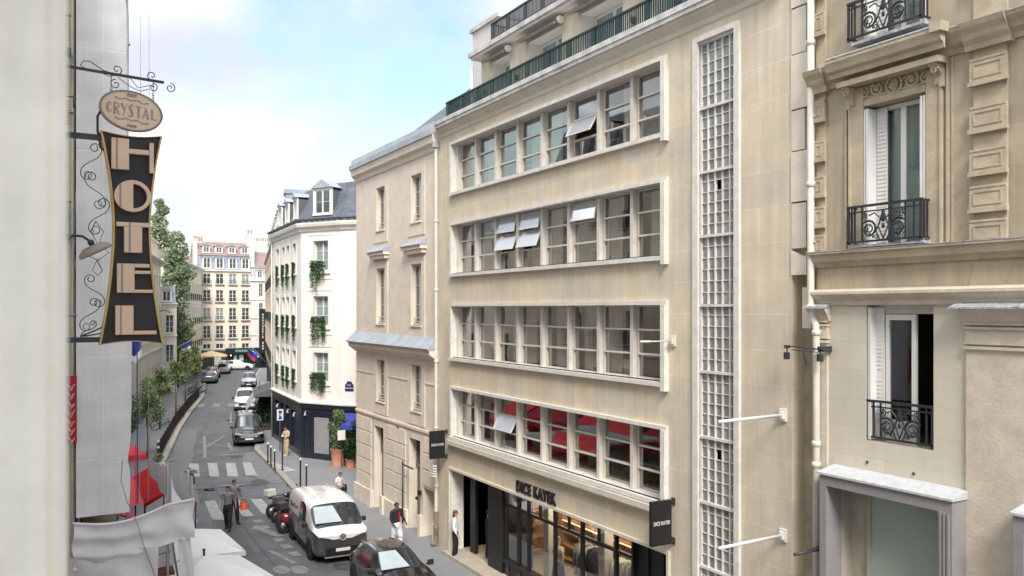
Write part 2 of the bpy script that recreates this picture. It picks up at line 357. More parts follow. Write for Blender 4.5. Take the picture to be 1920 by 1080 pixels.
for nm, ln, d in (('kerb_left', LK, -.3), ('kerb_right', RK, .3)):
    sheet(nm, ln + offs(ln, d)[::-1], .004, MT['kerb'], thick=.139)
MT['gutter'] = mat('gutter_dirt_and_shade', (.085, .085, .088), .9, amt=.35, sc=3, bump=.3)  # dark strip at the kerb: dirt plus contact shade put into the colour
sheet('gutter', [(x, y) for x, y in RK] + offs(RK, -.32)[::-1], -.1255, MT['gutter']); sheet('gutter', [(x, y) for x, y in LK[:3]] + offs(LK, .25)[:3][::-1], -.1255, MT['gutter'])
# pale fence plinth strip on the road side of the railing
PL = [(6.35, 52.5), (9.1, 66.5), (11.5, 77.3), (14.25, 88.5)]
sheet('kerb_strip', [(6.05, 52.4)] + offs(PL, -.75)[1:] + offs(PL, -.1)[::-1], .03, mat('pale_kerb_stone', (.46, .42, .37), .85, amt=.12, sc=4), thick=.02)
# asphalt patches and worn strips
zz = [-.126]
def patch(pts, m='asph2', nm='road_patch'):
    zz[0] += .0004; return sheet(nm, pts, zz[0], MT[m])
MT['asphd'] = mat('asphalt_dark', (.11, .113, .12), .85, amt=.15, sc=1.5, bump=.3, fine=60)
patch([(5.05, 40), (6.4, 52.5), (7.7, 52.3), (6.3, 40)]); patch([(6.4, 52.5), (9.15, 66.5), (10.2, 66.2), (7.75, 52.3)])
patch([(4.65, 33.5), (5.05, 40), (6.9, 40.5), (6.2, 36.5), (5.6, 33.5)])
patch([(10.0, 47), (10.6, 53), (11.7, 54), (11.2, 45.8), (10.65, 39.4), (10.0, 41)])
patch([(9.1, 56), (9.9, 63), (12.5, 62.5), (11.5, 56)], 'asphd'); patch([(12.0, 72), (12.5, 76), (16.2, 75), (15.6, 71)], 'asphd')
patch([(5.0, 20), (5.0, 27), (8.0, 27), (8.0, 20)], 'asphd')
patch([(6.0, 29), (6.6, 36), (7.1, 36), (6.7, 29)], 'asphd')
def mark(pts, nm='road_marking', m='mark'): zz[0] += .0004; return sheet(nm, pts, zz[0], MT[m])
# far crossing (four bars), near crossing (bars run along the street)
for q in ([(7.48, 51.54), (7.95, 51.27), (7.41, 47.25), (6.9, 47.53)], [(8.44, 51.19), (8.93, 50.91), (8.31, 46.74), (7.86, 46.99)],
          [(9.37, 50.66), (9.86, 50.38), (9.21, 46.22), (8.71, 46.51)], [(10.28, 50.34), (10.69, 50.11), (10.16, 46.02), (9.63, 46.32)],
          [(5.62, 41.0), (5.95, 40.8), (5.75, 37.1), (5.25, 37.3)], [(6.62, 41.0), (7.1, 41.0), (6.85, 36.9), (6.35, 37.3)],
          [(7.75, 40.7), (8.1, 40.6), (8.05, 37.0), (7.6, 37.2)], [(8.6, 40.4), (9.08, 40.2), (8.95, 36.9), (8.45, 37.2)], [(9.45, 40.1), (9.9, 39.9), (9.7, 37.4), (9.3, 37.6)]):
    mark([(x, y) for x, y in q], 'zebra_stripe')
for q in ([(12.9, 83.5), (13.5, 83.3), (13.0, 80.6), (12.4, 80.8)], [(14.2, 83.1), (14.8, 82.9), (14.3, 80.2), (13.7, 80.4)], [(15.5, 82.7), (16.1, 82.5), (15.6, 79.8), (15.0, 80.0)], [(16.8, 82.2), (17.4, 82.0), (16.9, 79.4), (16.3, 79.6)]):
    mark(q, 'zebra_stripe', 'markd')
# worn arrow, cycle symbol and dashes
MT['oil'] = mat('oil_stain', (.07, .07, .072), .7, amt=.4, sc=4)
for x, y, r in ((9.6, 26.9, .5), (9.3, 28.2, .4), (6.2, 31.2, .35), (9.9, 44.2, .5), (8.0, 39.0, .3), (12.4, 61.5, .6), (7.2, 48.8, .4), (10.3, 52.6, .5)):
    zz[0] += .0003; rg0 = random.Random(int(x * 10)); b = MB(); b.face([(x + r * rg0.uniform(.6, 1.2) * math.cos(a * PI / 9), y + 1.6 * r * rg0.uniform(.6, 1.2) * math.sin(a * PI / 9), zz[0]) for a in range(18)]); o = b.build('road_stain', MT['oil']); o['kind'] = 'structure'
for q in ([(6.0, 44), (10.9, 43.2), (10.9, 43.32), (6.0, 44.12)], [(7.0, 26), (7.08, 26), (7.6, 45), (7.52, 45)], [(8.3, 56), (8.4, 56), (11.6, 70), (11.5, 70)]): patch(q, 'asphd', 'road_crack')
mark([(8.05, 33.2), (8.45, 33.1), (8.0, 34.6), (8.25, 34.6), (7.75, 35.4), (7.35, 34.7), (7.6, 34.7)], m='markd')
for cx, cy in ((7.2, 28.9), (7.75, 28.6)):
    b = MB(); zz[0] += .0004; b.face([(cx + .28 * math.cos(a * PI / 8), cy + .5 * math.sin(a * PI / 8), zz[0]) for a in range(16)]); o = b.build('cycle_marking', MT['markd']); o['kind'] = 'structure'
mark([(7.3, 31.4), (7.5, 31.4), (7.9, 29.4), (7.7, 29.4)], m='markd')
for k in range(6): mark([(7.8 + .02 * k, 36.3 - 1.1 * k), (8.15 + .02 * k, 36.3 - 1.1 * k), (8.2 + .02 * k, 35.7 - 1.1 * k), (7.85 + .02 * k, 35.7 - 1.1 * k)], 'parking_dash', 'markd')
mark([(7.7, 24.8), (8.2, 24.8), (8.25, 27.2), (7.85, 27.4)], m='markd')
MT['yell'] = mat('worn_yellow_paint', (.30, .29, .15), .85, amt=.3, sc=4)
mark([(6.6, 26.0), (7.1, 26.0), (7.35, 28.0), (6.9, 28.0)], m='yell')
for q in ([(6.6, 24.8), (7.0, 24.8), (7.0, 25.2), (6.6, 25.2)],): mark(q)
for k in range(4): mark([(10.5 + .35 * k, 55.2), (10.7 + .35 * k, 55.2), (11.0 + .35 * k, 58.2), (10.8 + .35 * k, 58.2)], m='markd') if k < 1 else None
for q in ([(8.5, 53), (8.7, 53), (10.1, 62), (9.9, 62)], [(9.0, 60), (9.15, 59.9), (11.1, 55.3), (10.95, 55.2)], [(9.4, 57), (11.4, 61.5), (11.25, 61.6), (9.25, 57.1)], [(9.5, 53.2), (10.6, 53.0), (10.6, 53.35), (9.5, 53.55)], [(9.9, 54.6), (10.6, 54.5), (10.6, 54.7), (9.9, 54.8)],
          [(12.9, 68), (13.05, 68), (14.4, 75), (14.25, 75)], [(8.6, 44.8), (8.95, 44.7), (8.95, 45.0), (8.6, 45.1)], [(7.9, 44.0), (9.0, 43.7), (9.0, 43.95), (7.9, 44.25)]):
    mark(q, m='markd')
sheet('pavement_marking', [(11.45, 48.9), (11.75, 48.9), (12.2, 45.7), (11.55, 45.7)], .006, mat('pale_tactile', (.42, .40, .38), .85))
sheet('pavement_marking', [(6.5, 63.5), (7.1, 63.2), (6.9, 60.5), (6.3, 60.8)], .006, MT['markd'])
sheet('pavement_marking', [(10.0, 80.5), (11.3, 80.2), (10.9, 77.5), (9.8, 78)], .006, mat('pink_paint', (.42, .22, .22), .85, amt=.3, sc=4))
sheet('pavement_marking', [(8.6, 78.5), (9.6, 78.2), (9.4, 76), (8.5, 76.3)], .006, mat('pale_blue_paint', (.24, .28, .34), .85, amt=.3, sc=4))
for x, y in ((7.3, 43.5), (9.6, 33.5), (13.3, 70.0)):
    b = MB(); b.lathe([(0, -.1205), (.3, -.1205), (.33, -.1215)], (x, y, 0), 20); o = b.build('manhole_cover', mat('cast_iron_cover', (.05, .05, .05), .6, .4)); tag(o, 'round iron manhole cover set in the asphalt', 'manhole cover', 'manhole covers') ; o['label'] = {7.3: 'iron manhole cover between the two zebra crossings', 9.6: 'iron manhole cover beside the parked motorbikes', 13.3: 'iron manhole cover in the road behind the black van'}[x]

# ================================================================ facade helpers
def wallgrid(b, x0, x1, z0, z1, holes, y=0, base_m=0, rev_m=None):
    "front skin with openings; each hole (xa, xb, za, zb, depth) gets its reveals"
    xs = sorted({x0, x1, *[h[0] for h in holes], *[h[1] for h in holes]}); zs = sorted({z0, z1, *[h[2] for h in holes], *[h[3] for h in holes]})
    xs = [x for x in xs if x0 - 1e-6 <= x <= x1 + 1e-6]; zs = [z for z in zs if z0 - 1e-6 <= z <= z1 + 1e-6]
    b.m = base_m
    for i in range(len(xs) - 1):
        for j in range(len(zs) - 1):
            cx, cz = (xs[i] + xs[i + 1]) / 2, (zs[j] + zs[j + 1]) / 2
            if any(h[0] < cx < h[1] and h[2] < cz < h[3] for h in holes): continue
            b.face([(xs[i], y, zs[j]), (xs[i + 1], y, zs[j]), (xs[i + 1], y, zs[j + 1]), (xs[i], y, zs[j + 1])])
    b.m = base_m if rev_m is None else rev_m
    for xa, xb, za, zb, d in holes:
        if d < 1e-6 or not (z0 <= (za + zb) / 2 <= z1) or not (x0 <= (xa + xb) / 2 <= x1): continue
        b.face([(xa, y, za), (xa, y, zb), (xa, y + d, zb), (xa, y + d, za)][::-1]); b.face([(xb, y, za), (xb, y, zb), (xb, y + d, zb), (xb, y + d, za)])
        b.face([(xa, y, zb), (xb, y, zb), (xb, y + d, zb), (xa, y + d, zb)]); b.face([(xa, y, za), (xb, y, za), (xb, y + d, za), (xa, y + d, za)][::-1])
    b.m = 0
def shell(b, x0, x1, z0, z1, d, m=0, top=True, y=0):
    "sides, back and top behind the front skin"
    b.m = m
    b.face([(x0, y, z0), (x0, y, z1), (x0, d, z1), (x0, d, z0)]); b.face([(x1, y, z0), (x1, d, z0), (x1, d, z1), (x1, y, z1)])
    b.face([(x0, d, z0), (x0, d, z1), (x1, d, z1), (x1, d, z0)])
    if top: b.face([(x0, y, z1), (x1, y, z1), (x1, d, z1), (x0, d, z1)])
    b.m = 0
def pocket(b, x0, x1, y0, y1, z0, z1, m=0, skip=()):
    "open-fronted room behind a window"
    b.m = m
    b.face([(x0, y1, z0), (x1, y1, z0), (x1, y1, z1), (x0, y1, z1)]); b.face([(x0, y0, z0), (x0, y1, z0), (x0, y1, z1), (x0, y0, z1)])
    b.face([(x1, y0, z0), (x1, y0, z1), (x1, y1, z1), (x1, y1, z0)]); b.face([(x0, y0, z1), (x0, y1, z1), (x1, y1, z1), (x1, y0, z1)]); b.face([(x0, y0, z0), (x1, y0, z0), (x1, y1, z0), (x0, y1, z0)])
    b.m = 0
def window(parent, fr, x, z, w, h, y=.15, leaves=2, rows=3, fw=.05, bar=.025, fm='frame', gm='pane', curtain=None, sill=None, name='window', label=None):
    "casement window as frame mesh (+ pane, + sill) placed by its lower-left corner; meshes shared between repeats"
    key = ('win', round(w, 2), round(h, 2), leaves, rows, fw, fm, gm, bar)
    if key not in CACHE:
        f = MB(); f.box(0, fw, 0, .06, 0, h); f.box(w - fw, w, 0, .06, 0, h); f.box(fw, w - fw, 0, .06, 0, fw); f.box(fw, w - fw, 0, .06, h - fw, h)
        lw = (w - 2 * fw) / leaves
        for i in range(1, leaves): f.box(fw + lw * i - fw * .7, fw + lw * i + fw * .7, -.008, .058, fw, h - fw)
        for i in range(leaves):
            xa = fw + lw * i + (fw * .7 if i else 0); xb = fw + lw * (i + 1) - (fw * .7 if i < leaves - 1 else 0)
            for j in range(1, rows): zc = fw + (h - 2 * fw) * j / rows; f.box(xa, xb, .006, .05, zc - bar / 2, zc + bar / 2)
        g = MB(); g.box(fw * .5, w - fw * .5, .03, .038, fw * .5, h - fw * .5)
        CACHE[key] = (f.mesh('window_frame', MT[fm]), g.mesh('window_pane', MT[gm]))
    mf, mg = CACHE[key]
    o = inst(mf, name, parent, fp(fr, x, y, z), fr[2], label); inst(mg, 'pane', o)
    if curtain:
        k = ('cur', round(w, 2), round(h, 2), curtain)
        if k not in CACHE:
            c = MB(); c.smooth = True; n = max(8, int(w * 14)); pts = [(w * i / n, .16 + .03 * math.sin(i * 1.9) + .012 * math.sin(i * 4.1)) for i in range(n + 1)]
            a0, a1 = {'full': (0, n), 'left': (0, int(n * .42)), 'right': (int(n * .6), n), 'mid': (int(n * .3), int(n * .75))}[curtain]
            for i in range(a0, a1): c.face([(*pts[i], 0.02), (*pts[i + 1], 0.02), (*pts[i + 1], h - .02), (*pts[i], h - .02)])
            CACHE[k] = c.mesh('curtain', MT['curt'])
        inst(CACHE[k], 'curtain', o)
    if sill:
        k = ('sill', round(w, 2), sill)
        if k not in CACHE: CACHE[k] = MB().box(-.08, w + .08, -y - .07, -.002, -.09, -.002).mesh('window_sill', MT[sill])
        inst(CACHE[k], 'sill', o)
    return o
def spiral(cx, cz, r0, r1, a0, turns, n=18, y=0):
    return [(cx + (r0 + (r1 - r0) * i / n) * math.cos(a0 + turns * 2 * PI * i / n), y, cz + (r0 + (r1 - r0) * i / n) * math.sin(a0 + turns * 2 * PI * i / n)) for i in range(n + 1)]
def ironbalcony(parent, fr, x0, x1, z, h, d, y=0, name='balcony_railing', mirror=True, returns=True):
    "Parisian cast-iron rail: frame, verticals, big opposed scrolls, central palmette"
    w = x1 - x0; b = MB(); r = .012
    for zz_, rr in ((h, .022), (h - .1, .012), (.05, .018)): b.box(-.03, w + .03, -rr, rr, zz_ - rr, zz_ + rr)
    for xx in (0, w): b.box(xx - .018, xx + .018, -.018, .018, 0, h)
    for f in (.09, .2, .8, .91): b.box(w * f - r, w * f + r, -r, r, .05, h)
    c = w / 2; s = h / .68
    for sg in (-1, 1):
        cx = c + sg * w * .2
        b.tube(spiral(cx, .26 * s, .17 * s, .02, PI / 2 * (1 - sg) + .6 * sg, sg * 2.1, 26), .014, 5)
        b.tube(spiral(cx, .26 * s, .145 * s, .05, PI / 2 * (1 - sg) + .9 * sg, sg * 1.2, 18), .009, 5)
        b.tube(spiral(c + sg * w * .27, .5 * s, .07 * s, .012, -PI / 2, -sg * 1.5, 16), .012, 5)
        b.tube([(c + sg * w * .05, 0, .06), (c + sg * w * .1, 0, .22 * s), (c + sg * w * .03, 0, .42 * s), (c + sg * w * .12, 0, .54 * s), (c + sg * w * .2, 0, .5 * s)], .014, 5)
        b.tube([(c, 0, .08), (c + sg * w * .07, 0, .3 * s), (c + sg * w * .02, 0, .5 * s), (c, 0, h - .1)], .014, 5)
        b.tube(spiral(c + sg * w * .1, .13 * s, .05 * s, .01, 0, sg * 1.3, 12), .01, 5)
        b.tube([(c + sg * w * .3, 0, .05), (c + sg * w * .26, 0, .1), (c + sg * w * .3, 0, .2), (c + sg * w * .3, 0, .42), (c + sg * w * .25, 0, h - .1)], .01, 5)
        for q in range(3): b.ball((c + sg * w * (.14 + .05 * q), 0, .12 * s + .05 * q), .022, .012, .03, 6, 4)
    b.ball((c, 0, .44 * s), .05, .02, .08, 8, 6); b.ball((c, 0, .3 * s), .035, .02, .05, 8, 6)
    if returns:
        for xx in (0, w):
            for zz_ in (h, .05): b.box(xx - .015, xx + .015, .0185, d, zz_ - .015, zz_ + .015)
            for q in (.35, .7): b.box(xx - r, xx + r, d * q - r, d * q + r, .05, h)
    o = b.build(name, MT['iron'], parent); o.location = fp(fr, x0, y, z); o.rotation_euler = (0, 0, fr[2]); return o
def text(parent, fr, txt, x, y, z, size, m, name, bold=0, depth=.01, rot=None, sx=1, align='CENTER', sp=1):
    cu = bpy.data.curves.new(name, 'FONT'); cu.body = txt; cu.size = size; cu.extrude = depth; cu.space_character = sp; cu.offset = bold; cu.align_x = align; cu.align_y = 'CENTER'
    t = bpy.data.objects.new(name, cu); me = bpy.data.meshes.new_from_object(t); bpy.data.objects.remove(t)
    o = bpy.data.objects.new(name, me); COL.objects.link(o); me.materials.clear(); me.materials.append(m)
    o.parent = parent; o.location = fp(fr, x, y, z); o.scale = (sx, 1, 1)
    o.rotation_euler = rot or (PI / 2, 0, fr[2]); return o
# ================================================================ OFFICE BUILDING with ribbon windows (facade plane X = 13)
L0 = (0, 0, 0)
MX, MY = 13.0, 28.2
mod = thing('office_building', 'cream stone office block with four long ribbon windows above the boutique', 'building', (MX, MY, 0), -PI / 2)
BX0, BX1 = .95, 12.72                        # glazed width of the ribbons
BANDS = [(15.03, 13.03), (12.10, 10.08), (9.15, 7.04), (6.15, 4.17)]
b = MB(); HB = [(BX0, BX1, zb + .12, zt - .12, .36) for zt, zb in BANDS]
SH = (.74, 12.87, -.05, 3.07, .5)
wallgrid(b, -.28, .8, 0, 15.3, [(.74, .8, -.05, 3.07, .0)], base_m=0)
wallgrid(b, .8, 12.9, 0, 15.3, HB + [(.8, 12.87, -.05, 3.07, .0)], base_m=1, rev_m=2)
ST = (13.95, 15.08, .7, 14.98, .1)
wallgrid(b, 12.9, 16.62, 0, 15.3, [ST], base_m=0, rev_m=2)
shell(b, -.28, 16.62, 0, 15.3, 11, m=0, top=False)
b.m = 3; b.face([(-.28, 0, 15.79), (16.62, 0, 15.79), (16.62, 11, 15.79), (-.28, 11, 15.79)])
b.m = 4; pocket(b, ST[0], ST[1], ST[4], 1.2, ST[2], ST[3], m=4)
for zt, zb in BANDS: pocket(b, BX0, BX1, .36, 4.6, zb + .12, zt - .12, m=4)
b.build('wall', [MT['mod'], MT['modband'], MT['surround'], MT['slab'], MT['room']], mod)
# fluorescent-white ceilings and partitions of the office floors
for i, (zt, zb) in enumerate(BANDS):
    for k, x in enumerate((3.9, 8.35)): MB().box(x - .05, x + .05, 1.2, 4.58, zb + .14, zt - .14).build('partition', MT['room'], mod)
    for x in (2.2, 5.6, 7.1, 10.6): MB().box(x, x + 1.1, 3.6, 4.2, zb + .14, zb + .14 + rnd.uniform(.5, 1.2)).build('cabinet', MT['roomd'] if x > 6 else MT['offw'], mod)
    for k in range(5):
        x = 1.6 + 2.3 * k + rnd.uniform(-.3, .3); p = MB(); p.box(x, x + 1.2, .9, 1.6, zb + .62, zb + .66); p.box(x, x + .04, .9, 1.6, zb + .14, zb + .62); p.box(x + 1.16, x + 1.2, .9, 1.6, zb + .14, zb + .62); d_ = p.build('desk', MT['mull'], mod)
        MB().box(x + .3, x + .75, 1.2, 1.25, zb + .70, zb + 1.0).box(x + .5, x + .55, 1.2, 1.24, zb + .66, zb + .70).build('monitor', MT['black'], d_)
    for x in (2.9, 6.4, 9.9): MB().box(x, x + 1.3, 1.6, 1.9, zt - .18, zt - .13).build('ceiling_light', MT['offw'], mod)
for i, (zt, zb) in enumerate(BANDS):
    s = MB(); x0, x1 = .82, 12.88; yo = -.09
    s.box(x0, x1, yo, .02, zt - .125, zt - .025); s.box(x0, x1 - .151, yo - .04, .36, zb + .02, zb + .13)
    s.box(x0, x0 + .12, yo, .02, zb + .131, zt - .126); s.box(x1 - .15, x1, yo - .05, .03, zb - .08, zt - .126)
    s.m = 1; s.box(x0 + .15, x1 - .18, -.02, -.0, zb + .131, zb + .16)
    o = s.build('window_surround', [MT['surround'], MT['black']], mod)
    s = MB()
    pit = (BX1 - BX0) / 8
    for k in range(1, 8):
        xc = BX0 + pit * k - .02; MB().box(xc - .065, xc + .065, .17, .34, zb + .131, zt - .131).build('mullion', MT['mull'], mod)
    s.box(BX0 + .001, BX0 + .12, .14, .34, zb + .131, zt - .131)
    s.build('mullion', MT['mull'], mod)
OPEN = {(0, 5, 1): 30, (1, 2, 0): 15, (1, 2, 1): 22, (1, 3, 0): 15, (1, 3, 1): 24, (1, 5, 0): 13, (3, 2, 1): 28}
CURT = {(2, 1): 'full', (2, 3): 'left', (2, 5): 'mid', (1, 2): 'right', (1, 3): 'mid', (0, 4): 'left', (0, 1): 'mid', (3, 0): 'left', (1, 0): 'right', (1, 1): 'full', (1, 4): 'left', (1, 5): 'full', (1, 6): 'left', (0, 6): 'right', (0, 3): 'mid', (2, 2): 'right', (2, 4): 'mid', (2, 6): 'left', (0, 7): 'left', (1, 7): 'mid', (2, 0): 'right'}
pit = (BX1 - BX0) / 8
for i, (zt, zb) in enumerate(BANDS):
    za, zc = zb + .13, zt - .13
    for k in range(8):
        xa = BX0 + pit * k + (.12 if k == 0 else .08); xb = BX0 + pit * (k + 1) - (.12 if k < 7 else .0)
        w = xb - xa; h = zc - za; key = ('bw', round(w, 3), round(h, 3))
        if key not in CACHE:
            f = MB(); t = .035
            f.box(0, t, -.01, .06, 0, h); f.box(w - t, w, -.01, .06, 0, h); f.box(t, w - t, -.01, .06, 0, t); f.box(t, w - t, -.01, .06, h - t, h)
            for q in (1, 2): f.box(t, w - t, -.035, .06, h * q / 3 - .022, h * q / 3 + .022)
            CACHE[key] = f.mesh('sash_frame', MT['framebg'])
        wo = inst(CACHE[key], 'ribbon_window', mod, (xa, .30, za))
        for q in range(3):
            kk = ('bp', round(w, 3), round(h, 3))
            if kk not in CACHE:
                g = MB(); g.box(.035, w - .035, .0, .006, -h / 3 + .025, -.025); e = MB()
                CACHE[kk] = g.mesh('sash_pane', MT['glassd'])
            o = inst(CACHE[kk], 'pane', wo, (0, .03, h - h / 3 * q))
            a = OPEN.get((i, k, q))
            o.rotation_euler = (rnd.uniform(-.006, .006), 0, rnd.uniform(-.006, .006))
            if a:
                o.location.y = -.03; o.rotation_euler = (-R(a), 0, 0)
                g = MB(); t = .03; hh = h / 3
                g.box(.03, .03 + t, -.02, .01, -hh + .02, -.02); g.box(w - .03 - t, w - .03, -.02, .01, -hh + .02, -.02); g.box(.06, w - .06, -.02, .01, -hh + .02, -hh + .045); g.box(.06, w - .06, -.02, .01, -.045, -.02)
                fo = g.build('open_sash', MT['framebg'], wo, label='awning sash swung outwards'); fo.location = (0, -.03, h - h / 3 * q); fo.rotation_euler = (-R(a), 0, 0)
                o.data = MB().box(.06, w - .06, 0, .006, -hh + .045, -.045).mesh('open_pane', mat('painted_sky_pane', (.66, .69, .76), .06, .45, amt=.04))  # sky reflection on the tilted glass painted as a pale base colour
        c = CURT.get((i, k))
        if c:
            m = MB(); m.smooth = True; n = 16; pts = [(w * j / n, .14 + .03 * math.sin(j * 1.9) + .01 * math.sin(j * 4.3)) for j in range(n + 1)]
            a0, a1 = {'full': (0, n), 'left': (0, 8), 'right': (9, n), 'mid': (4, 12)}[c]
            for j in range(a0, a1): m.face([(*pts[j], .01), (*pts[j + 1], .01), (*pts[j + 1], h - .01), (*pts[j], h - .01)])
            m.build('curtain', MT['curt'], wo)
# things on the inside sill of the third ribbon
tag(MB().cbox(0, .34, 0, .3, 0, .42, .03).box(-.02, .36, -.02, .32, .36, .42).build('white_box', MT['offw']), 'white lidded box standing on the sill inside the third-floor ribbon window', 'box').location = (13.42, 17.35, 7.18)
tag(MB().lathe([(0, 0), (.11, 0), (.1, .62), (.09, .64), (0, .64)], (0, 0, 0), 14).build('paper_roll', MT['offw']), 'pale paper roll standing beside the white box inside the window', 'paper roll').location = (13.55, 18.1, 7.18)
# cornice under band 4 / fascia mouldings
c = MB(); c.box(.78, 12.92, -.2, .0, 4.02, 4.169); c.box(.82, 12.9, -.12, 0, 3.93, 4.019)
c.box(.66, 12.95, -.07, .0, 3.07, 3.15); c.box(.66, .74, -.07, .5, 0, 3.069); c.box(12.87, 12.95, -.07, .5, 0, 3.069)
c.build('shopfront_mouldings', MT['slabbot'], mod)
# stair window: tall strip of small panes
s = MB(); s.box(13.78, 13.95, -.07, .02, .6, 15.1); s.box(15.08, 15.23, -.07, .02, .6, 15.1); s.box(13.951, 15.079, -.09, .02, 14.98, 15.1)
s.build('stair_surround', MT['surround'], mod)
segs = [14.98, 13.5, 12.05, 10.6, 9.04, 7.54, 6.06, 4.58, 3.12, 1.7, .7]
w = 1.13
for i in range(len(segs) - 1):
    zt, zb = segs[i], segs[i + 1]; h = zt - zb
    f = MB(); f.box(0, w, -.06, .04, h - .06, h); f.box(0, .03, -.02, .04, 0, h - .051); f.box(w - .03, w, -.02, .04, 0, h - .051)
    for k in range(1, 5): f.box(w * k / 5 - .017, w * k / 5 + .017, -.02, .04, 0, h - .051)
    for j in range(1, 6): f.box(.031, w - .031, -.004, .03, h * j / 6 - .009, h * j / 6 + .009)
    o = f.build('stair_window', MT['surround'], mod); o.location = (13.95, .055, zb)
    g = MB()
    for k in range(5):
        for j in range(6):
            if (i, k, j) in ((2, 2, 4), (6, 2, 4)): continue
            g.box(w * k / 5 + .01, w * (k + 1) / 5 - .01, .022 + rnd.uniform(0, .004), .03, h * j / 6 + .01, h * (j + 1) / 6 - .01)
    g.build('pane', MT.setdefault('brickglass', mat('wired_glass', (.23, .245, .24), .12, amt=.4, sc=2.3, spec=.9)), o)
# top cornice and terrace
c = MB(); n = 8
prof = [(-.001, 15.3), (-.04, 15.34), (-.07, 15.44), (-.17, 15.54), (-.22, 15.58), (-.24, 15.64), (-.001, 15.64)]
c.prism([(y, z) for y, z in prof], -.1, 16.62, 'yz'); c.build('cornice_moulding', MT['slabbot'], mod)
c = MB(); c.box(.0, 16.62, -.3, .3, 15.641, 15.88); c.box(.0, 16.62, -.335, -.3, 15.75, 15.89); c.box(-.28, .0, -.02, 1.2, 15.3, 15.88); c.build('terrace_slab', MT['slab'], mod)
def ironrail(x0, x1, y, z0, h, m, name, step=.085, panel=.6, endret=0):
    r = MB(); r.box(x0, x1, y - .04, y + .04, z0 + h - .05, z0 + h); r.box(x0, x1, y - .015, y + .015, z0 + .04, z0 + .07)
    n = int((x1 - x0) / step)
    for i in range(n + 1):
        x = x0 + (x1 - x0) * i / n; r.box(x - .013, x + .013, y - .013, y + .013, z0 - .02, z0 + h - .051)
    k = x0 + .02
    while k < x1: r.box(k, k + .2, y - .02, y + .02, z0 + .0, z0 + h - .051); k += 1.15
    if endret:
        r.box(x0 - .02, x0 + .02, y, y + endret, z0 + h - .05, z0 + h - .001)
        for i in range(int(endret / step)): r.box(x0 - .011, x0 + .011, y + step * i + .05, y + step * i + .07, z0, z0 + h - .051)
    return r.build(name, m, mod)
ironrail(.55, 16.6, -.08, 15.9, .62, MT['greenrail'], 'green_railing', endret=1.5)
# set-back floor
b = MB(); PW = [(1.15, 2.5), (3.8, 5.9), (7.0, 9.1), (10.3, 12.4), (13.5, 15.6)]
wallgrid(b, .3, 16.62, 15.84, 18.38, [(a, c_, 15.9, 18.05, .55) for a, c_ in PW], y=1.5, base_m=0, rev_m=1)
b.m = 0; b.face([(.3, 1.5, 15.8), (.3, 1.5, 18.38), (.3, 9, 18.38), (.3, 9, 15.8)])
b.m = 1; b.box(.1, 16.62, 1.15, 9, 18.38, 18.46); b.m = 3; b.box(.05, 16.62, 1.05, 9, 18.461, 18.62)
b.m = 2; b.box(1.2, 16.62, 3.0, 9, 18.621, 21.8)
b.build('penthouse_wall', [MT['pent'], MT['whitetrim'], mat('pink_render', (.60, .56, .56), .9, amt=.06), MT['slab']], mod)
for a, c_ in PW:
    window(mod, L0, a + .02, 15.9, c_ - a - .04, 2.13, y=2.0, leaves=2, rows=1, fw=.09, fm='frame', gm='panel')
    q = MB(); T = Matrix.Translation((0, 0, 0))
    q.prism([(1.49, 18.26), (1.49, 18.16), (1.14, 18.02), (1.12, 18.08)], a - .15, c_ + .05, 'yz'); o = q.build('awning_cassette', mat('grey_cassette', (.20, .19, .18), .6), mod)
    q = MB(); q.box(c_ - .02, c_ + .16, 1.3, 1.49, 18.1, 18.28); q.build('awning_motor', MT['whitetrim'], mod)
for x in (.75, 3.1, 6.4, 9.7, 12.95):
    q = MB(); q.lathe([(0, 0), (.07, 0), (.09, .16), (0, .16)], (x, 1.42, 16.95), 10); q.build('wall_lamp', MT['black'], mod)
r = MB(); r.lathe([(.06, 15.8), (.06, 18.1)], (.1, 1.2, 0), 10); r.build('terrace_downpipe', MT['whitetrim'], mod)
ironrail(1.75, 16.6, 1.15, 18.65, .62, MT['blackrail'], 'upper_railing', endret=1.6)
ch = thing('chimney_stack', 'tall pale rendered chimney wall left of the penthouse terrace', 'chimney', (MX, MY, 0), -PI / 2)
b = MB(); b.box(-2.0, .28, 2.3, 5, 13, 20.2); b.build('stack', mat('pale_chimney_render', (.62, .58, .57), .9, amt=.06, sc=1.2), ch)
b = MB(); b.box(-2.12, .32, 2.2, 5.1, 20.2, 20.36); b.build('cap', MT['slab'], ch)
# white flag poles / brackets on the wall
def wallpole(x, z, d, m, nm, label, cat, r=.032, drop=0, par=None, group=None):
    t = thing(nm, label, cat, fp((MX, MY, -PI / 2), x, 0, z), -PI / 2, group)
    q = MB(); q.cbox(-.09, .09, -.05, -.001, -.13, .13, .01); q.box(-.05, .05, -.1, -.05, -.07, .07); q.build('wall_plate', m, t)
    q = MB(); q.tube([(0, -.1, 0), (0, -d, -drop)], r, 10); q.ball((0, -d, -drop), r * 1.15, n=8, m=6); q.build('pole', m, t); return t
wallpole(16.41, 6.79, 1.73, MT['wpole'], 'flag_bracket', 'upper white pole sticking out of the stone wall right of the stair window', 'bracket', drop=.02)
wallpole(16.41, 4.37, 1.73, MT['wpole'], 'flag_bracket', 'lower white pole sticking out of the stone wall right of the stair window', 'bracket', drop=.02)
t = wallpole(13.06, 8.17, .7, MT['pipe'], 'wall_spotlight', 'small pale spotlight arm right of the third ribbon window', 'spotlight', r=.016)
q = MB()
for k in range(6): q.lathe([(.012, 0), (.03, .01), (.03, .03), (.012, .04)], (0, -.75 - .05 * k, 0), 8, axis='y')
q.build('lamp_head', MT['wpole'], t)
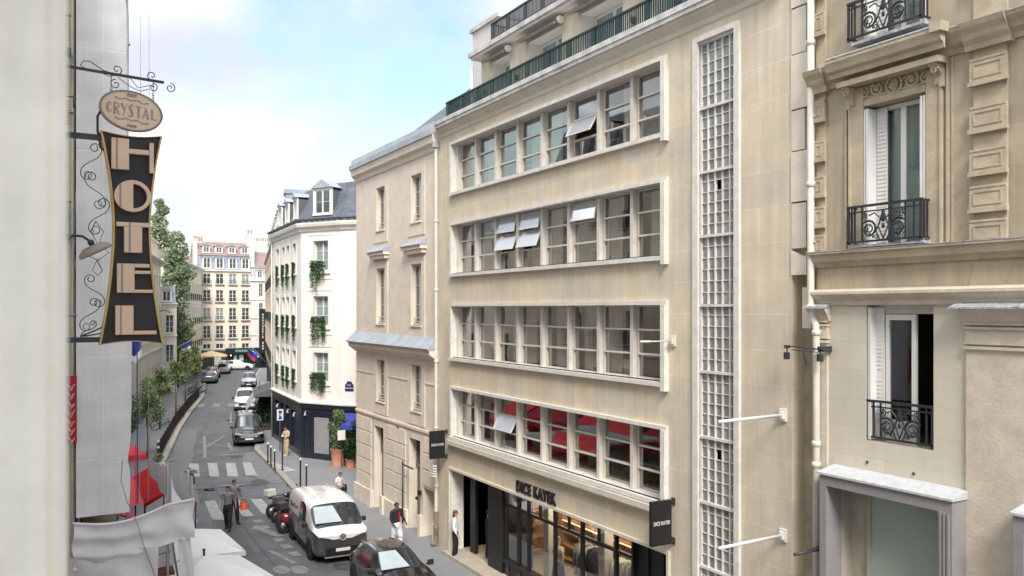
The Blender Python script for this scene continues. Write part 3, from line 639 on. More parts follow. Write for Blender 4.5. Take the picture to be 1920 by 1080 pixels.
# fascia lettering and two blade signs
text(mod, L0, 'DICE KAYEK', 6.77, -.03, 3.36, .49, MT['black'], 'lettering', bold=.007, depth=.03, sx=.74, sp=1.16)
def blade(x, z0, z1, label):
    t = thing('blade_sign', label, 'sign', fp((MX, MY, -PI / 2), x, 0, 0), -PI / 2)
    q = MB(); q.cbox(-.05, .05, -.70, -.10, z0, z1, .006); q.build('panel', MT['black'], t)
    q = MB()
    for z in (z0 + .05, z1 - .05): q.box(-.04, .04, -.1, -.005, z - .04, z + .04); q.box(-.06, .06, -.03, -.002, z - .08, z + .08)
    q.build('bracket', MT['dframe'], t)
    text(t, L0, 'DICE KAYEK', .055, -.4, (z0 + z1) / 2 + .0, .125, MT['offw'], 'lettering', bold=.001, depth=.002, rot=(PI / 2, 0, PI / 2), sx=.72)
    return t
blade(13.06, 3.39, 4.43, 'black blade sign lettered in white right of the shop fascia')
blade(.43, 3.44, 4.46, 'black blade sign lettered in white at the left end of the shop, by the downpipe')
# ---------------------------------------------------------------- boutique
shop = MB()
pocket(shop, .8, 12.87, .5, 6.5, .12, 3.06, m=0)
for f_ in (0,): pass
shop.m = 2; shop.face([(.8, .45, .13), (12.87, .45, .13), (12.87, 6.5, .13), (.8, 6.5, .13)])
shop.m = 1; shop.box(.741, .8, .0, 1.6, 0, 3.06)
shop.build('shop_interior', [mat('shop_wall_warm', (.55, .44, .33), .8, amt=.08), MT['surround'], mat('shop_floor', (.40, .30, .20), .5, amt=.15)], mod)
st = MB(); st.box(.75, 12.9, -.35, .45, 0, .125); st.build('doorstep', mat('step_stone', (.42, .37, .30), .85, amt=.15, sc=4, bump=.2), mod)
f = MB()
f.box(1.35, 1.75, .5, .62, .125, 3.06); f.box(3.1, 4.1, .3, 1.5, .125, 3.06); f.box(1.75, 3.1, 1.4, 1.5, 2.5, 2.6)
for x in (1.75, 2.4, 3.04): f.box(x, x + .07, 1.4, 1.48, .125, 3.06)
f.box(4.1, 11.0, .36, .5, .125, .5); f.box(4.1, 11.0, .30, .56, .5, .62); f.box(4.1, 11.0, .40, .48, 2.38, 2.47); f.box(4.1, 11.0, .40, .48, 3.0, 3.06)
for i, x in enumerate((4.1, 4.95, 5.6, 6.3, 7.15, 7.9, 8.6, 9.4, 10.2, 10.95)):
    if i in (3, 5, 7): f.box(x, x + .06, .40, .48, 2.47, 3.0)
    else: f.box(x, x + .07 + (.06 if i == 1 else 0), .38, .5, .62, 3.0)
f.box(11.02, 12.86, .5, .6, .125, 3.06); f.box(11.5, 11.56, .45, .5, .3, 3.0); f.box(12.1, 12.16, .45, .5, .3, 3.0)
f.build('shopfront_frame', MT['black'], mod)
f = MB()
for k in range(9): x = 4.3 + .75 * k; f.box(x, x + .18, .33, .36, .14, .47)
f.build('plinth_grille', MT['dframe'], mod)
g = MB(); g.box(4.17, 10.95, .43, .44, .62, 3.0); g.box(1.82, 2.4, 1.43, 1.44, .13, 3.0); g.box(2.47, 3.04, 1.43, 1.44, .13, 3.0); g.build('shop_glass', MT['shopg'], mod)
sh = MB()
for z in (.35, .8, 1.25, 1.7, 2.15, 2.6): sh.box(4.2, 10.9, 2.6, 3.0, z, z + .05)
sh.box(4.2, 10.9, 3.0, 3.05, .13, 3.0)
for x in (4.2, 5.2, 6.2, 7.2, 8.2, 9.2, 10.2): sh.box(x, x + .05, 2.6, 3.0, .13, 2.9)
for z in (.35, .8, 1.25, 1.7, 2.15, 2.6): sh.box(2.75, 3.1, 1.56, 2.59, z, z + .05)
sh.box(2.7, 2.75, 1.56, 3.05, .13, 3.0); sh.box(2.75, 4.19, 3.0, 3.05, .13, 3.0)
sh.build('shelving', mat('orange_wood', (.50, .30, .14), .5, amt=.2, sc=3), mod)
lm = MB()
for x in (3.4, 4.8, 6.4, 8.0, 9.6): lm.box(x, x + .35, .9, 2.5, 3.0, 3.03)
lm.build('ceiling_lamp', mat('lit_lamp', (1, .8, .5), .5, emit=(1, .86, .68), es=9), mod)
lm = MB(); lm.box(4.3, 10.8, 2.56, 2.59, 2.55, 2.6); lm.box(4.3, 10.8, 2.56, 2.59, 1.66, 1.69); lm.build('shelf_light', mat('lit_strip', (1, .7, .3), .5, emit=(1, .70, .42), es=1), mod)
lm = MB(); lm.box(5.75, 6.05, .9, 1.2, .13, 3.05); lm.box(8.75, 9.05, .9, 1.2, .13, 3.05); lm.build('shop_column', MT['whitetrim'], mod)
# mannequin
def garment(mb, x, y, z, w, d, h, n=10):
    mb.smooth = True; pr = [(w * .12, 0), (w * .5, -.05), (w * .55, -.12), (w * .5, -h * .5), (w * .56, -h)]
    for (r0, z0), (r1, z1) in zip(pr[:-1], pr[1:]):
        for k in range(n):
            a, c_ = 2 * PI * k / n, 2 * PI * (k + 1) / n
            P = lambda r, zz_, an: (x + r * d / w * math.cos(an) * (1 + .12 * math.sin(3 * an)), y + r * math.sin(an), z + zz_)
            mb.face([P(r1, z1, a), P(r1, z1, c_), P(r0, z0, c_), P(r0, z0, a)])
    mb.smooth = False
def WM(x, y): return fp((MX, MY, -PI / 2), x, y)
mn = thing('mannequin', 'shop mannequin in cream blouse and long navy skirt behind the glass', 'mannequin', WM(6.55, .95), -PI / 2)
q = MB(); q.lathe([(0, 1.86), (.06, 1.84), (.085, 1.75), (.06, 1.66), (.045, 1.6), (.05, 1.55)], n=14); q.build('head', MT['offw'], mn)
q = MB(); q.lathe([(.05, 1.56), (.17, 1.5), (.19, 1.4), (.15, 1.2), (.13, 1.1), (.15, 1.02)], n=16)
for s_ in (-1, 1): q.tube([(s_ * .18, 0, 1.46), (s_ * .23, .02, 1.2), (s_ * .2, -.04, .98)], .05, 8, .035)
q.build('blouse', mat('cream_fabric', (.62, .55, .44), .9), mn)
q = MB(); q.lathe([(.14, 1.1), (.17, .95), (.22, .6), (.27, .2), (.27, .16), (0, .16)], n=18); q.build('skirt', mat('navy_fabric', (.02, .025, .06), .9), mn)
q = MB(); q.lathe([(0, .155), (.16, .155), (.16, .13), (0, .13)], n=16); q.build('base', MT['steel'], mn)
for gi, (x0, cols, lab, ht) in enumerate(((7.45, [(.30, .30, .31), (.42, .42, .42), (.16, .17, .19), (.55, .54, .52), (.06, .06, .08), (.1, .1, .12)], 'clothes rail of grey and dark jackets behind the shop window', .95), (9.25, [(.66, .64, .58), (.70, .68, .64), (.60, .58, .52), (.68, .66, .6)], 'clothes rail of long white garments behind the shop window', 1.25))):
    rk = thing('clothes_rail', lab, 'clothes rail', WM(x0, 1.15), -PI / 2)
    q = MB(); q.tube([(-.1, 0, .13), (-.1, 0, 2.0), (1.15, 0, 2.0), (1.15, 0, .13)], .018, 8); q.build('rail', MT['dframe'], rk)
    for k, c_ in enumerate(cols):
        x = .08 + k * (1.0 / len(cols)); q = MB(); garment(q, x, 0, 1.9, .5, .11, ht)
        for s_ in (-1, 1): q.tube([(x, s_ * .2, 1.83), (x + .02, s_ * .28, 1.5), (x + .03, s_ * .27, 1.25)], .055, 7, .04)
        q.tube([(x, 0, 1.9), (x, 0, 1.96), (x, .02, 2.0)], .006, 4)
        tag(q.build('hanging_garment', mat('fabric_%d' % (gi * 9 + k), c_, .9), None), 'garment', 'garment')
        g_ = bpy.context.scene.objects[-1] if False else COL.objects[-1]
        g_.location = WM(x0, 1.15); g_.rotation_euler = (0, 0, -PI / 2)
        g_['label'] = ['light grey jacket, leftmost on the dark clothes rail', 'mid grey jacket, second on the dark clothes rail', 'charcoal jacket in the middle of the dark clothes rail', 'pale grey jacket near the right of the dark clothes rail', 'black jacket next to last on the dark clothes rail', 'black jacket at the right end of the dark clothes rail'][k] if gi == 0 else ['long white garment at the left end of the white clothes rail', 'long white garment, second on the white clothes rail', 'long ivory garment, third on the white clothes rail', 'long white garment at the right end of the white clothes rail'][k]
        g_['group'] = 'garments on the shop clothes rails'

# ================================================================ OLD STONE BUILDING (same plane, further along)
sb = thing('stone_building', 'old plain stone town house with zinc ledge between office block and white corner hotel', 'building', (13, 37.93, 0), -PI / 2)
SW = [(2.81, 3.81), (6.81, 7.81)]; SR = [(12.42, 14.3), (8.28, 10.72), (4.85, 6.68)]
hol = [(a, c_, z0, z1, .22) for a, c_ in SW for z0, z1 in SR] + [(2.47, 3.6, -.05, 3.7, .45), (6.53, 7.66, -.05, 3.7, .45), (7.95, 9.1, -.05, 1.95, .7)]
b = MB(); wallgrid(b, 0, 9.45, 7.7, 15.2, hol, base_m=1); wallgrid(b, 0, 9.45, -.1, 7.7, hol, base_m=1); shell(b, 0, 9.45, 0, 15.2, 10, m=1)
b.build('wall', [MT['S'], MT['Splain']], sb)
b = MB()
for zz_ in (3.95, 3.3, 2.65, 2.0, 1.35):      # rusticated lower courses: raised panels
    for x0, x1 in ((.12, 2.1), (3.95, 6.2), (8.0, 9.3)):
        if x0 == 8.0 and zz_ < 2.2: continue
        b.box(x0, x1 * .5 + x0 * .5 - .012, -.03, -.001, zz_ - .6, zz_ - .03); b.box(x1 * .5 + x0 * .5 + .012, x1, -.03, -.001, zz_ - .6, zz_ - .03)
b.box(-.06, 2.4, -.12, -.001, 0, .72); b.box(3.7, 6.45, -.12, -.001, 0, .72); b.box(2.0, 2.46, -.2, -.121, 0, .8); b.box(3.62, 3.95, -.2, -.121, 0, .8); b.box(7.68, 7.94, -.14, -.001, 0, .8); b.box(9.12, 9.4, -.14, -.001, 0, .8)
b.box(0, 9.45, -.06, -.001, 4.1, 4.2); b.box(0, 2.5, -.025, -.001, 6.0, 6.06); b.box(4.1, 6.5, -.025, -.001, 6.0, 6.06); b.box(8.1, 9.4, -.025, -.001, 6.0, 6.06)
for a, c_ in SW:
    for z0, z1 in SR:
        e = .36; zb = z0 - .55; zt = z1 + .3
        for q in ((a - e, a - .02, zb, zt), (c_ + .02, c_ + e, zb, zt)): b.box(q[0], q[1], -.03, -.001, q[2], q[3])
        b.box(a - .02, c_ + .02, -.03, -.001, z1 + .02, zt); b.box(a - .02, c_ + .02, -.03, -.001, zb, z0 - .06); b.box(a - .06, c_ + .06, -.08, .2, z0 - .06, z0)
    b.box(a - .5, c_ + .5, -.28, -.001, 11.3, 11.44); b.box(a - .42, c_ + .42, -.2, -.001, 11.14, 11.299)
b.prism([(0, 14.9), (-.06, 14.95), (-.1, 15.1), (-.24, 15.22), (-.28, 15.5), (0, 15.5)], -.06, 9.45, 'yz')
b.prism([(0, 6.95), (-.1, 7.0), (-.25, 7.12), (-.36, 7.2), (-.38, 7.38), (0, 7.38)], -.08, 9.4, 'yz')
b.build('stone_trim', MT['Splain'], sb)
b = MB(); b.prism([(0, 7.38), (-.46, 7.381), (-.48, 7.43), (0, 7.88)], -.15, 9.42, 'yz')
for a, c_ in SW: b.prism([(0, 11.441), (-.34, 11.441), (-.34, 11.47), (0, 11.72)], a - .52, c_ + .52, 'yz')
b.prism([(.0, 15.5), (-.34, 15.501), (-.34, 15.72), (-.25, 15.76), (-.2, 16.0), (.1, 16.02), (.1, 15.5)], -.1, 9.45, 'yz')
b.build('zinc_flashing', MT['zinc'], sb)
b = MB(); b.face([(3.2, .5, 16.1), (9.45, .5, 16.1), (9.45, 4, 19.3), (6.6, 4, 19.3)]); b.face([(3.2, .5, 16.1), (6.6, 4, 19.3), (3.2, 8, 16.1)]); b.face([(9.45, .5, 16.1), (9.45, 8, 16.1), (9.45, 4, 19.3)]); b.face([(9.45, 8, 16.1), (3.2, 8, 16.1), (6.6, 4, 19.3), (9.45, 4, 19.3)]); b.build('roof', MT['slate'], sb)
b = MB(); b.box(0, 9.45, .1, 10, 15.6, 16.1); b.build('flat_roof', MT['zinc'], sb)
for a, c_ in SW:
    for (z0, z1) in SR: window(sb, L0, a, z0, c_ - a, z1 - z0, y=.15, leaves=2, rows=3, fw=.06, fm='framebg', gm='pane')
    k = MB()
    for z0, z1 in SR:
        for q in (.14, .3): k.box(a + .01, c_ - .01, .08, .1, z0 + q, z0 + q + .03)
        k.box(a + .01, c_ - .01, .07, .11, z0 + .01, z0 + .09)
    k.build('window_guard', MT['pipe'], sb)
for x, w_ in ((2.47, 1.13), (6.53, 1.13)):
    k = MB(); k.box(x, x + w_, .36, .42, 0, 2.5); k.box(x, x + w_, .3, .42, 2.5, 2.62); k.box(x, x + .08, .3, .42, 2.62, 3.7); k.box(x + w_ / 2 - .03, x + w_ / 2 + .03, .33, .42, 0, 3.7)
    for z in (.3, 1.4): k.box(x + .12, x + w_ / 2 - .1, .335, .36, z, z + .9); k.box(x + w_ / 2 + .1, x + w_ - .1, .335, .36, z, z + .9)
    k.build('door', mat('worn_grey_door', (.20, .17, .14), .7, amt=.2), sb); k = MB(); k.box(x + .08, x + w_ - .02, .38, .4, 2.62, 3.7); k.build('fanlight', MT['pane'], sb)
k = MB(); k.box(7.95, 9.1, .6, .66, 0, 1.95); k.build('cellar_hatch', MT['Splain'], sb)
k = MB(); k.tube([(6.45, -.25, 2.75), (6.45, -.25, .2)], .03, 8); k.tube([(6.6, -.28, 2.62), (7.6, -.28, 2.62)], .035, 8); k.tube([(6.45, -.25, 2.7), (6.6, -.28, 2.62)], .03, 8); k.build('handrail_bar', MT['dframe'], sb)
k = MB(); k.box(7.75, 7.86, -.16, -.03, 1.6, 1.78); k.ball((7.8, -.2, 1.5), .07, n=10, m=6); k.build('wall_lantern', MT['black'], sb)
k = MB()
for q in range(5): k.box(9.05, 9.4, -.5, -.35, 2.75 + .09 * q, 2.79 + .09 * q)
tag(k.build('striped_sign', MT['offw']), 'small striped black and white plate behind the left blade sign', 'sign').location = (0, 0, 0)
COL.objects[-1].location = (13.0, 37.3, 0); COL.objects[-1].rotation_euler = (0, 0, -PI / 2)
k = MB(); k.box(.0, .28, -.025, -.001, 2.1, 2.45); k.box(5.2, 5.42, -.025, -.001, 3.75, 3.98); k.build('number_plate', MT['bluep'], sb)
dp = thing('downpipe', 'cream drainpipe running down between the old stone house and the office block', 'pipe', (12.9, 28.52, 0))
q = MB(); q.lathe([(.065, 1.3), (.065, 15.0)], n=12)
for z in (2.2, 4.4, 6.9, 9.6, 12.2): q.lathe([(.065, z), (.085, z + .01), (.085, z + .09), (.065, z + .1)], n=12)
q.build('pipe', MT['pipe'], dp)
q = MB(); q.lathe([(.085, .02), (.1, .3), (.085, .6), (.1, .62), (.1, .7), (.075, .9), (.09, 1.3)], n=12); q.tube([(0, 0, .3), (-.08, 0, .1), (-.2, -.05, .06)], .07, 8); q.build('cast_iron_foot', mat('rusty_iron', (.22, .18, .14), .8, amt=.3), dp)
q = MB(); q.cbox(-.14, .1, -.12, .12, 15.0, 15.25, .03); q.build('hopper', MT['zinc'], dp)
# ================================================================ HAUSSMANN BUILDING at the right edge
rb = thing('apartment_building', 'ornate stone apartment house with iron window balconies at the right edge', 'building', (13, 10.98, 0), -PI / 2)
RX = 9.5
cols_ = [(1.08, 2.30), (5.3, 6.52)]
H1 = [(a, c_, 10.0, 12.6, .30) for a, c_ in cols_] + [(a, c_, 13.74, 16.3, .30) for a, c_ in cols_]
H2 = [(1.11, 2.41, 6.55, 9.0, .28), (5.3, 6.6, 6.55, 9.0, .28), (.5, 2.87, 0, 5.62, .0), (4.1, 6.5, 0, 5.62, .0)]
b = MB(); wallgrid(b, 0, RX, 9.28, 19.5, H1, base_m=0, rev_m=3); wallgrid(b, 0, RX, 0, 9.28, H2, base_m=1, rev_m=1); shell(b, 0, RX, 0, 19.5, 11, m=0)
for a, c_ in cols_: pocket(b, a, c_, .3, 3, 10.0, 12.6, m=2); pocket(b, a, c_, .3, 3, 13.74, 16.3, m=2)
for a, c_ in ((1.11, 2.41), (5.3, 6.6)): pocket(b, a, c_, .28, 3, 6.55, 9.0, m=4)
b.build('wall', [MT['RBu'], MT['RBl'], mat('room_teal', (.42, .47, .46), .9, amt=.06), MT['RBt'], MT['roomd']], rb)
def profile(b, pts, x0, x1): b.prism(pts, x0, x1, 'yz')
b = MB()
# string course under the first floor windows and frieze
profile(b, [(0, 9.72), (-.06, 9.72), (-.1, 9.78), (-.17, 9.82), (-.2, 9.95), (-.24, 9.96), (-.24, 10.0), (0, 10.0)], -.04, RX)
b.build('string_course', MT['RBt'], rb)
b = MB(); profile(b, [(0, 9.0), (-.05, 9.0), (-.06, 9.08), (-.14, 9.14), (-.2, 9.2), (-.2, 9.25), (-.05, 9.3), (0, 9.3)], -.02, RX); b.build('lower_string', MT['RBd'], rb)
MT['joint'] = mat('joint', (.36, .31, .24), .9)
for x in (.35, .85, 1.35, 1.85, 2.35, 3.0, 3.6):
    b = MB(); b.face([(x, -.004, 9.31), (x + .012, -.004, 9.31), (x + .012 + (x - 1.75) * .08, -.004, 9.71), (x + (x - 1.75) * .08, -.004, 9.71)]); b.build('voussoir_joint', MT['joint'], rb)
# main cornice at z 13.3, broken forward over the window
b = MB(); pc = [(0, 13.08), (-.05, 13.08), (-.08, 13.16), (-.16, 13.22), (-.2, 13.3), (-.28, 13.38), (-.3, 13.44), (0, 13.5)]
profile(b, pc, -.03, .52); profile(b, pc, 2.62, RX); profile(b, pc, .52, 2.62)
for a, c_ in cols_:
    m = (a + c_) / 2
    profile(b, [(-.3, 13.16), (-.33, 13.16), (-.35, 13.24), (-.42, 13.28), (-.45, 13.36), (-.48, 13.42), (-.48, 13.48), (-.301, 13.55), (-.301, 13.16)], m - 1.12, m + 1.12)
    b.box(m - 1.0, m + 1.0, -.3, -.001, 12.98, 13.079)
    b.box(m + .98, m + 1.18, -.52, -.3, 13.40, 13.56)
b.build('cornice', MT['RBt'], rb)
b = MB()
for a, c_ in cols_:
    m = (a + c_) / 2
    b.prism([(-.301, 13.551), (-.49, 13.481), (-.49, 13.5), (-.301, 13.58)], m - 1.14, m + 1.14, 'yz')
b.prism([(0, 13.501), (-.31, 13.441), (-.31, 13.46), (0, 13.53)], -.03, RX, 'yz'); b.prism([(0, 10.001), (-.25, 10.001), (-.25, 10.015), (0, 10.03)], -.04, RX, 'yz')
b.build('cornice_zinc', MT['oldzinc'], rb)
# window surround: architrave, consoles, carved panel
for a, c_ in cols_:
    m = (a + c_) / 2; b = MB()
    for s in (-1, 1):
        x = m + s * (c_ - a) / 2
        b.box(x, x + s * .26, -.05, -.001, 10.03, 12.95); b.box(x + s * .26, x + s * .30, -.08, -.001, 10.03, 12.6); b.box(x + s * .36, x + s * .40, -.05, -.001, 10.03, 13.05); b.box(x + s * .26, x + s * .34, -.095, -.001, 12.601, 12.9)
        xx = m + s * .86
        b.prism([(-.02, 12.62), (-.08, 12.66), (-.1, 12.8), (-.2, 12.92), (-.28, 12.97), (-.02, 12.97)], xx - .07, xx + .07, 'yz')
        b.tube(spiral(xx, 12.88, .07, .02, 0, 1.5, 14, y=-.2), .02, 6)
    b.box(m - .6, m + .6, -.05, -.001, 12.6, 12.72)
    b.smooth = True
    for s in (-1, 1):                                              # rinceau: paired acanthus scrolls
        b.tube(spiral(m + s * .33, 12.86, .13, .02, PI / 2 - s * .5, -s * 1.6, 26, y=-.035), .027, 6)
        b.tube(spiral(m + s * .33, 12.86, .16, .1, PI / 2, -s * .7, 14, y=-.02), .02, 6)
        b.tube(spiral(m + s * .6, 12.84, .1, .02, PI / 2, s * 1.4, 20, y=-.03), .022, 6)
        b.tube([(m + s * .12, -.03, 12.75), (m + s * .22, -.05, 12.74), (m + s * .4, -.04, 12.73), (m + s * .55, -.03, 12.75), (m + s * .72, -.03, 12.79)], .02, 6)
        for q in range(5): b.ball((m + s * (.2 + .11 * q), -.03, 12.93 - .03 * (q % 2)), .035, .02, .022, 7, 5)
        b.ball((m + s * .33, -.04, 12.86), .04, .03, .04, 8, 6)
    b.smooth = False; b.tube(spiral(m, 12.86, .15, .15, 0, 1, 24, y=-.03), .03, 6); b.ball((m, -.035, 12.85), .09, .045, .12, 12, 8)
    for q in range(6): b.tube([(m, -.06, 12.8), (m + .07 * math.cos(q * PI / 5), -.09, 12.82 + .1 * math.sin(q * PI / 5))], .016, 5)
    b.build('carved_panel', MT['RBt'], rb)
# pilasters with panelled blocks
def pilaster(x0, x1, z0, z1, tops, bh=.36):
    b = MB(); b.box(x0 + .03, x1 - .03, -.045, -.001, z0, z1)
    for t in tops:
        b.box(x0, x1, -.11, -.061, t - bh, t); b.box(x0 - .015, x1 + .015, -.14, -.061, t - bh - .07, t - bh - .001); b.box(x0 + .01, x1 - .01, -.12, -.061, t + .001, t + .04)
        e = .07
        if x1 - x0 > .2:
            b.box(x0 + e, x1 - e, -.122, -.111, t - .07, t - .05); b.box(x0 + e, x1 - e, -.122, -.111, t - bh + .05, t - bh + .07)
            b.box(x0 + e, x0 + e + .02, -.122, -.111, t - bh + .071, t - .071); b.box(x1 - e - .02, x1 - e, -.122, -.111, t - bh + .071, t - .071)
    return b.build('pilaster', MT['RBt'], rb)
tops = [12.86, 12.10, 11.42, 10.84, 10.30]
for x0, x1 in ((3.09, 3.68), (.0, .27), (7.2, 7.8)):
    pilaster(x0, x1, 10.03, 13.07, tops, .30 if x1 < .5 else .32); pilaster(x0, x1, 13.54, 19.4, [14.55 + .74 * k for k in range(6)], .34)
    b = MB(); pp = [(-.0, 13.04), (-.14, 13.04), (-.16, 13.12), (-.22, 13.2), (-.25, 13.28), (-.32, 13.37), (-.35, 13.45), (0, 13.515)]; b.prism(pp, x0 - .05, x1 + .08, 'yz'); b.build('pilaster_capital', MT['RBt'], rb)
# vertical groove beside the window
b = MB(); b.box(2.73, 2.77, -.02, -.001, 10.03, 13.07); b.build('rib', MT['RBt'], rb)
# lower storey pilasters
b = MB()
for x0, x1 in ((.02, .28), (3.0, 4.3), (7.0, 7.6)):
    b.box(x0, x1, -.05, -.001, 0, 8.28); b.box(x0 - .03, x1 + .03, -.09, -.001, 8.28, 8.33); b.box(x0 - .03, x1 + .03, -.07, -.001, 8.36, 8.4); b.box(x0 - .01, x1 + .01, -.06, -.001, 8.4, 8.6); b.box(x0 - .03, x1 + .03, -.09, -.001, 8.6, 8.64); b.box(x0 - .03, x1 + .03, -.09, -.001, 8.67, 8.7)
    b.prism([(0, 8.7), (-.07, 8.7), (-.12, 8.82), (-.2, 8.93), (-.24, 8.985), (0, 8.985)], x0 - .06, x1 + .06, 'yz')
b.build('lower_pilaster', MT['RBd'], rb)
for x0, x1 in ((-.1, .36), (2.86, 4.4)): MB().prism([(0, 8.986), (-.3, 8.93), (-.3, 8.96), (0, 9.05)], x0, x1, 'yz').build('zinc_cap', MT['oldzinc'], rb)
b = MB()
for x, z in ((1.13, 6.15), (2.05, 6.1)): b.ball((x, -.01, z), .03, .02, .03, 6, 4)
b.build('iron_stub', MT['dframe'], rb)
# windows
for i, (a, c_) in enumerate(cols_):
    for z0, z1 in ((10.0, 12.6), (13.74, 16.3)):
        w = window(rb, L0, a + .01, z0, c_ - a - .02, z1 - z0 - .02, y=.24, leaves=2, rows=1, fw=.075, gm='glass', curtain='full' if z0 > 13 else None)
        q = MB(); q.smooth = True
        for j in range(22):
            x_ = .06 + j * (c_ - a - .12) / 22; dx = (c_ - a - .12) / 22; f0 = .3 + .03 * math.sin(j * 1.3); f1 = .3 + .03 * math.sin((j + 1) * 1.3)
            q.face([(x_, f0, .05), (x_ + dx, f1, .05), (x_ + dx, f1, z1 - z0 - .08), (x_, f0, z1 - z0 - .08)])
        q.build('net_curtain', mat('grey_net', (.60, .68, .70), .9, amt=.05), w)
        for s, x in ((-1, a), (1, c_)):
            q = MB(); hz = z1 - z0 - .06
            for k in range(3):
                y0 = -.02 + .075 * k
                xa = x + (.01 if s < 0 else -.01); xb = xa - s * .035
            W2 = .24; xa = x + (.015 if s < 0 else -.015)
            q.box(xa, xa - s * .03, -.05, .2, .02, hz); 
            n = 34
            for k in range(n): z = .06 + (hz - .12) * k / n; q.box(xa - s * .031, xa - s * .045, -.04, .19, z, z + .035)
            q.box(xa - s * .05, xa - s * .085, -.06, .195, .02, hz)
            if s < 0: q.box(xa - s * .09, xa - s * .30, .19, .215, .02, hz)
            for k in range(n):
                z = .06 + (hz - .12) * k / n
                if s < 0: q.box(xa - s * .10, xa - s * .29, .178, .189, z, z + .035)
            o = q.build('folded_shutter', MT['shut'], rb); o.location.z = z0
        ironbalcony(rb, L0, a - .14, c_ + .06, z0 + .08 if z0 < 13 else z0 + .03, .68, .25, y=-.27)
        q = MB(); q.box(a - .1, c_ + .1, -.26, .0, z0 - .05 if z0 > 13 else z0 + .031, z0 + .0 if z0 > 13 else z0 + .07); q.build('balcony_ledge', MT['oldzinc'], rb)
for a, c_ in ((1.11, 2.41), (5.3, 6.6)):
    z0, h = 6.55, 2.45
    # frame, closed left leaf, open right leaf
    f = MB(); f.box(a, c_, .2, .27, z0 + h - .16, z0 + h - .001); f.box(a, a + .26, .2, .27, z0, z0 + h - .161); f.box(c_ - .06, c_, .2, .27, z0, z0 + h - .161)
    o = f.build('window', mat('off_white_frame', (.62, .60, .54), .5), rb)
    g = MB(); xl, xr = a + .27, a + .86
    g.box(xl, xl + .07, .17, .23, z0, z0 + h - .17); g.box(xr - .08, xr, .17, .23, z0, z0 + h - .17); g.box(xl + .07, xr - .08, .17, .23, z0 + h - .27, z0 + h - .17); g.box(xl + .07, xr - .08, .17, .23, z0, z0 + .4)
    g.build('leaf', MT['frame'], o); g = MB(); g.box(xl + .06, xr - .07, .195, .2, z0 + .4, z0 + h - .26); g.build('pane', MT['glass'], o)
    g = MB(); T = Matrix.Translation((c_ - .08, .25, z0)) @ Matrix.Rotation(R(-62), 4, 'Z')
    g.box(-.6, -.52, 0, .05, 0, h - .17, T); g.box(-.07, 0, 0, .05, 0, h - .17, T); g.box(-.52, -.07, 0, .05, h - .27, h - .17, T); g.box(-.52, -.07, 0, .05, 0, .4, T); g.build('open_leaf', MT['frame'], o)
    g = MB(); g.box(a + .95, c_ - .02, 1.2, 1.3, z0, z0 + h); g.build('dark_red_wall', mat('oxblood', (.10, .02, .018), .7), o)
    g = MB(); g.box(a + .03, a + .05, -.0, .19, z0 + .02, z0 + h - .05)
    g.box(a + .06, a + .09, .0, .17, z0 + .02, z0 + h - .05); g.box(a + .09, a + .25, .15, .18, z0 + .02, z0 + h - .05)
    for k in range(30):
        if k in (14, 15): continue
        z = z0 + .12 + .073 * k; g.box(a + .12, a + .2, .14, .149, z, z + .03)
    g.build('folded_shutter', MT['shut'], rb)
    ironbalcony(rb, L0, a + .03, c_ - .03, z0 + .02, .7, .1, y=.02, returns=False)
# shop frames: projecting grey stone boxes with frosted glass
for i, (a, c_) in enumerate(((.42, 3.0), (3.95, 6.6))):
    f = MB(); MTg = mat('grey_stone_frame', (.27, .255, .26), .7, amt=.1, sc=3, bump=.1)
    f.box(a, a + .15, -.42, -.001, 0, 5.66); f.box(c_ - .24, c_, -.42, -.001, 0, 5.66); f.box(a, c_, -.42, -.001, 5.661, 5.86)
    for k in range(3): f.box(c_ - .2 + .065 * k, c_ - .17 + .065 * k, -.45, -.421, 0, 5.66)
    f.build('shop_frame', MTg, rb)
    f = MB(); f.prism([(-.001, 5.861), (-.46, 5.861), (-.46, 5.9), (-.001, 6.0)], a - .03, c_ + .03, 'yz'); f.build('frame_flashing', mat('speckled_zinc', (.50, .515, .54), .75, amt=.14, sc=9, bump=.3), rb)
    f = MB(); f.box(a + .15, a + .55, .3, .36, 0, 5.66); f.box(a + .55, a + .62, .2, .3, 0, 5.66); pocket(f, a + .151, c_ - .241, -.0, 1.2, 0, 5.65); f.build('shop_recess', mat('beige_panel', (.42, .38, .32), .8), rb)
    f = MB(); f.box(a + .62, c_ - .24, .24, .25, .3, 5.66); f.build('frosted_pane', mat('frosted_green', (.38, .45, .40), .14, amt=.05, sc=1, spec=.7), rb)
# ---------------------------------------------------------------- party wall strip with toothing stones
pw = thing('party_wall', 'grimy party wall strip with projecting toothing stones between the two right hand buildings', 'wall', (13, 10.98, 0), -PI / 2)
b = MB(); b.box(-.6, -.001, .35, 6, 0, 9.9); b.build('recessed_wall', MT['grime'], pw)
b = MB(); b.box(-.6, -.001, .12, 6, 9.9, 20)
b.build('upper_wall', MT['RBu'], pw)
b = MB(); z = 9.62; k = 0
b.prism([(-.6, 9.6), (-.22, 9.6), (-.22, 9.95), (-.42, 10.0), (-.6, 10.09)], -.035, .34)
z = 10.1
while z < 19.5:
    hh = [.92, 1.02, .82, 1.1][k % 4]; w = [-.24, -.18, -.27, -.2][k % 4]
    b.box(-.6, w, -.02 - .015 * (k % 2), .119, z + .03, z + hh); z += hh; k += 1
b.build('toothing_stones', MT['Splain'], pw)
b = MB(); b.box(-.33, -.12, -.02, .34, 8.55, 9.35); b.build('stub', MT['Splain'], pw)
rp = thing('rainwater_pipe', 'pale painted rainwater pipe with a kink between the two right hand buildings', 'pipe', (12.86, 11.0, 0))
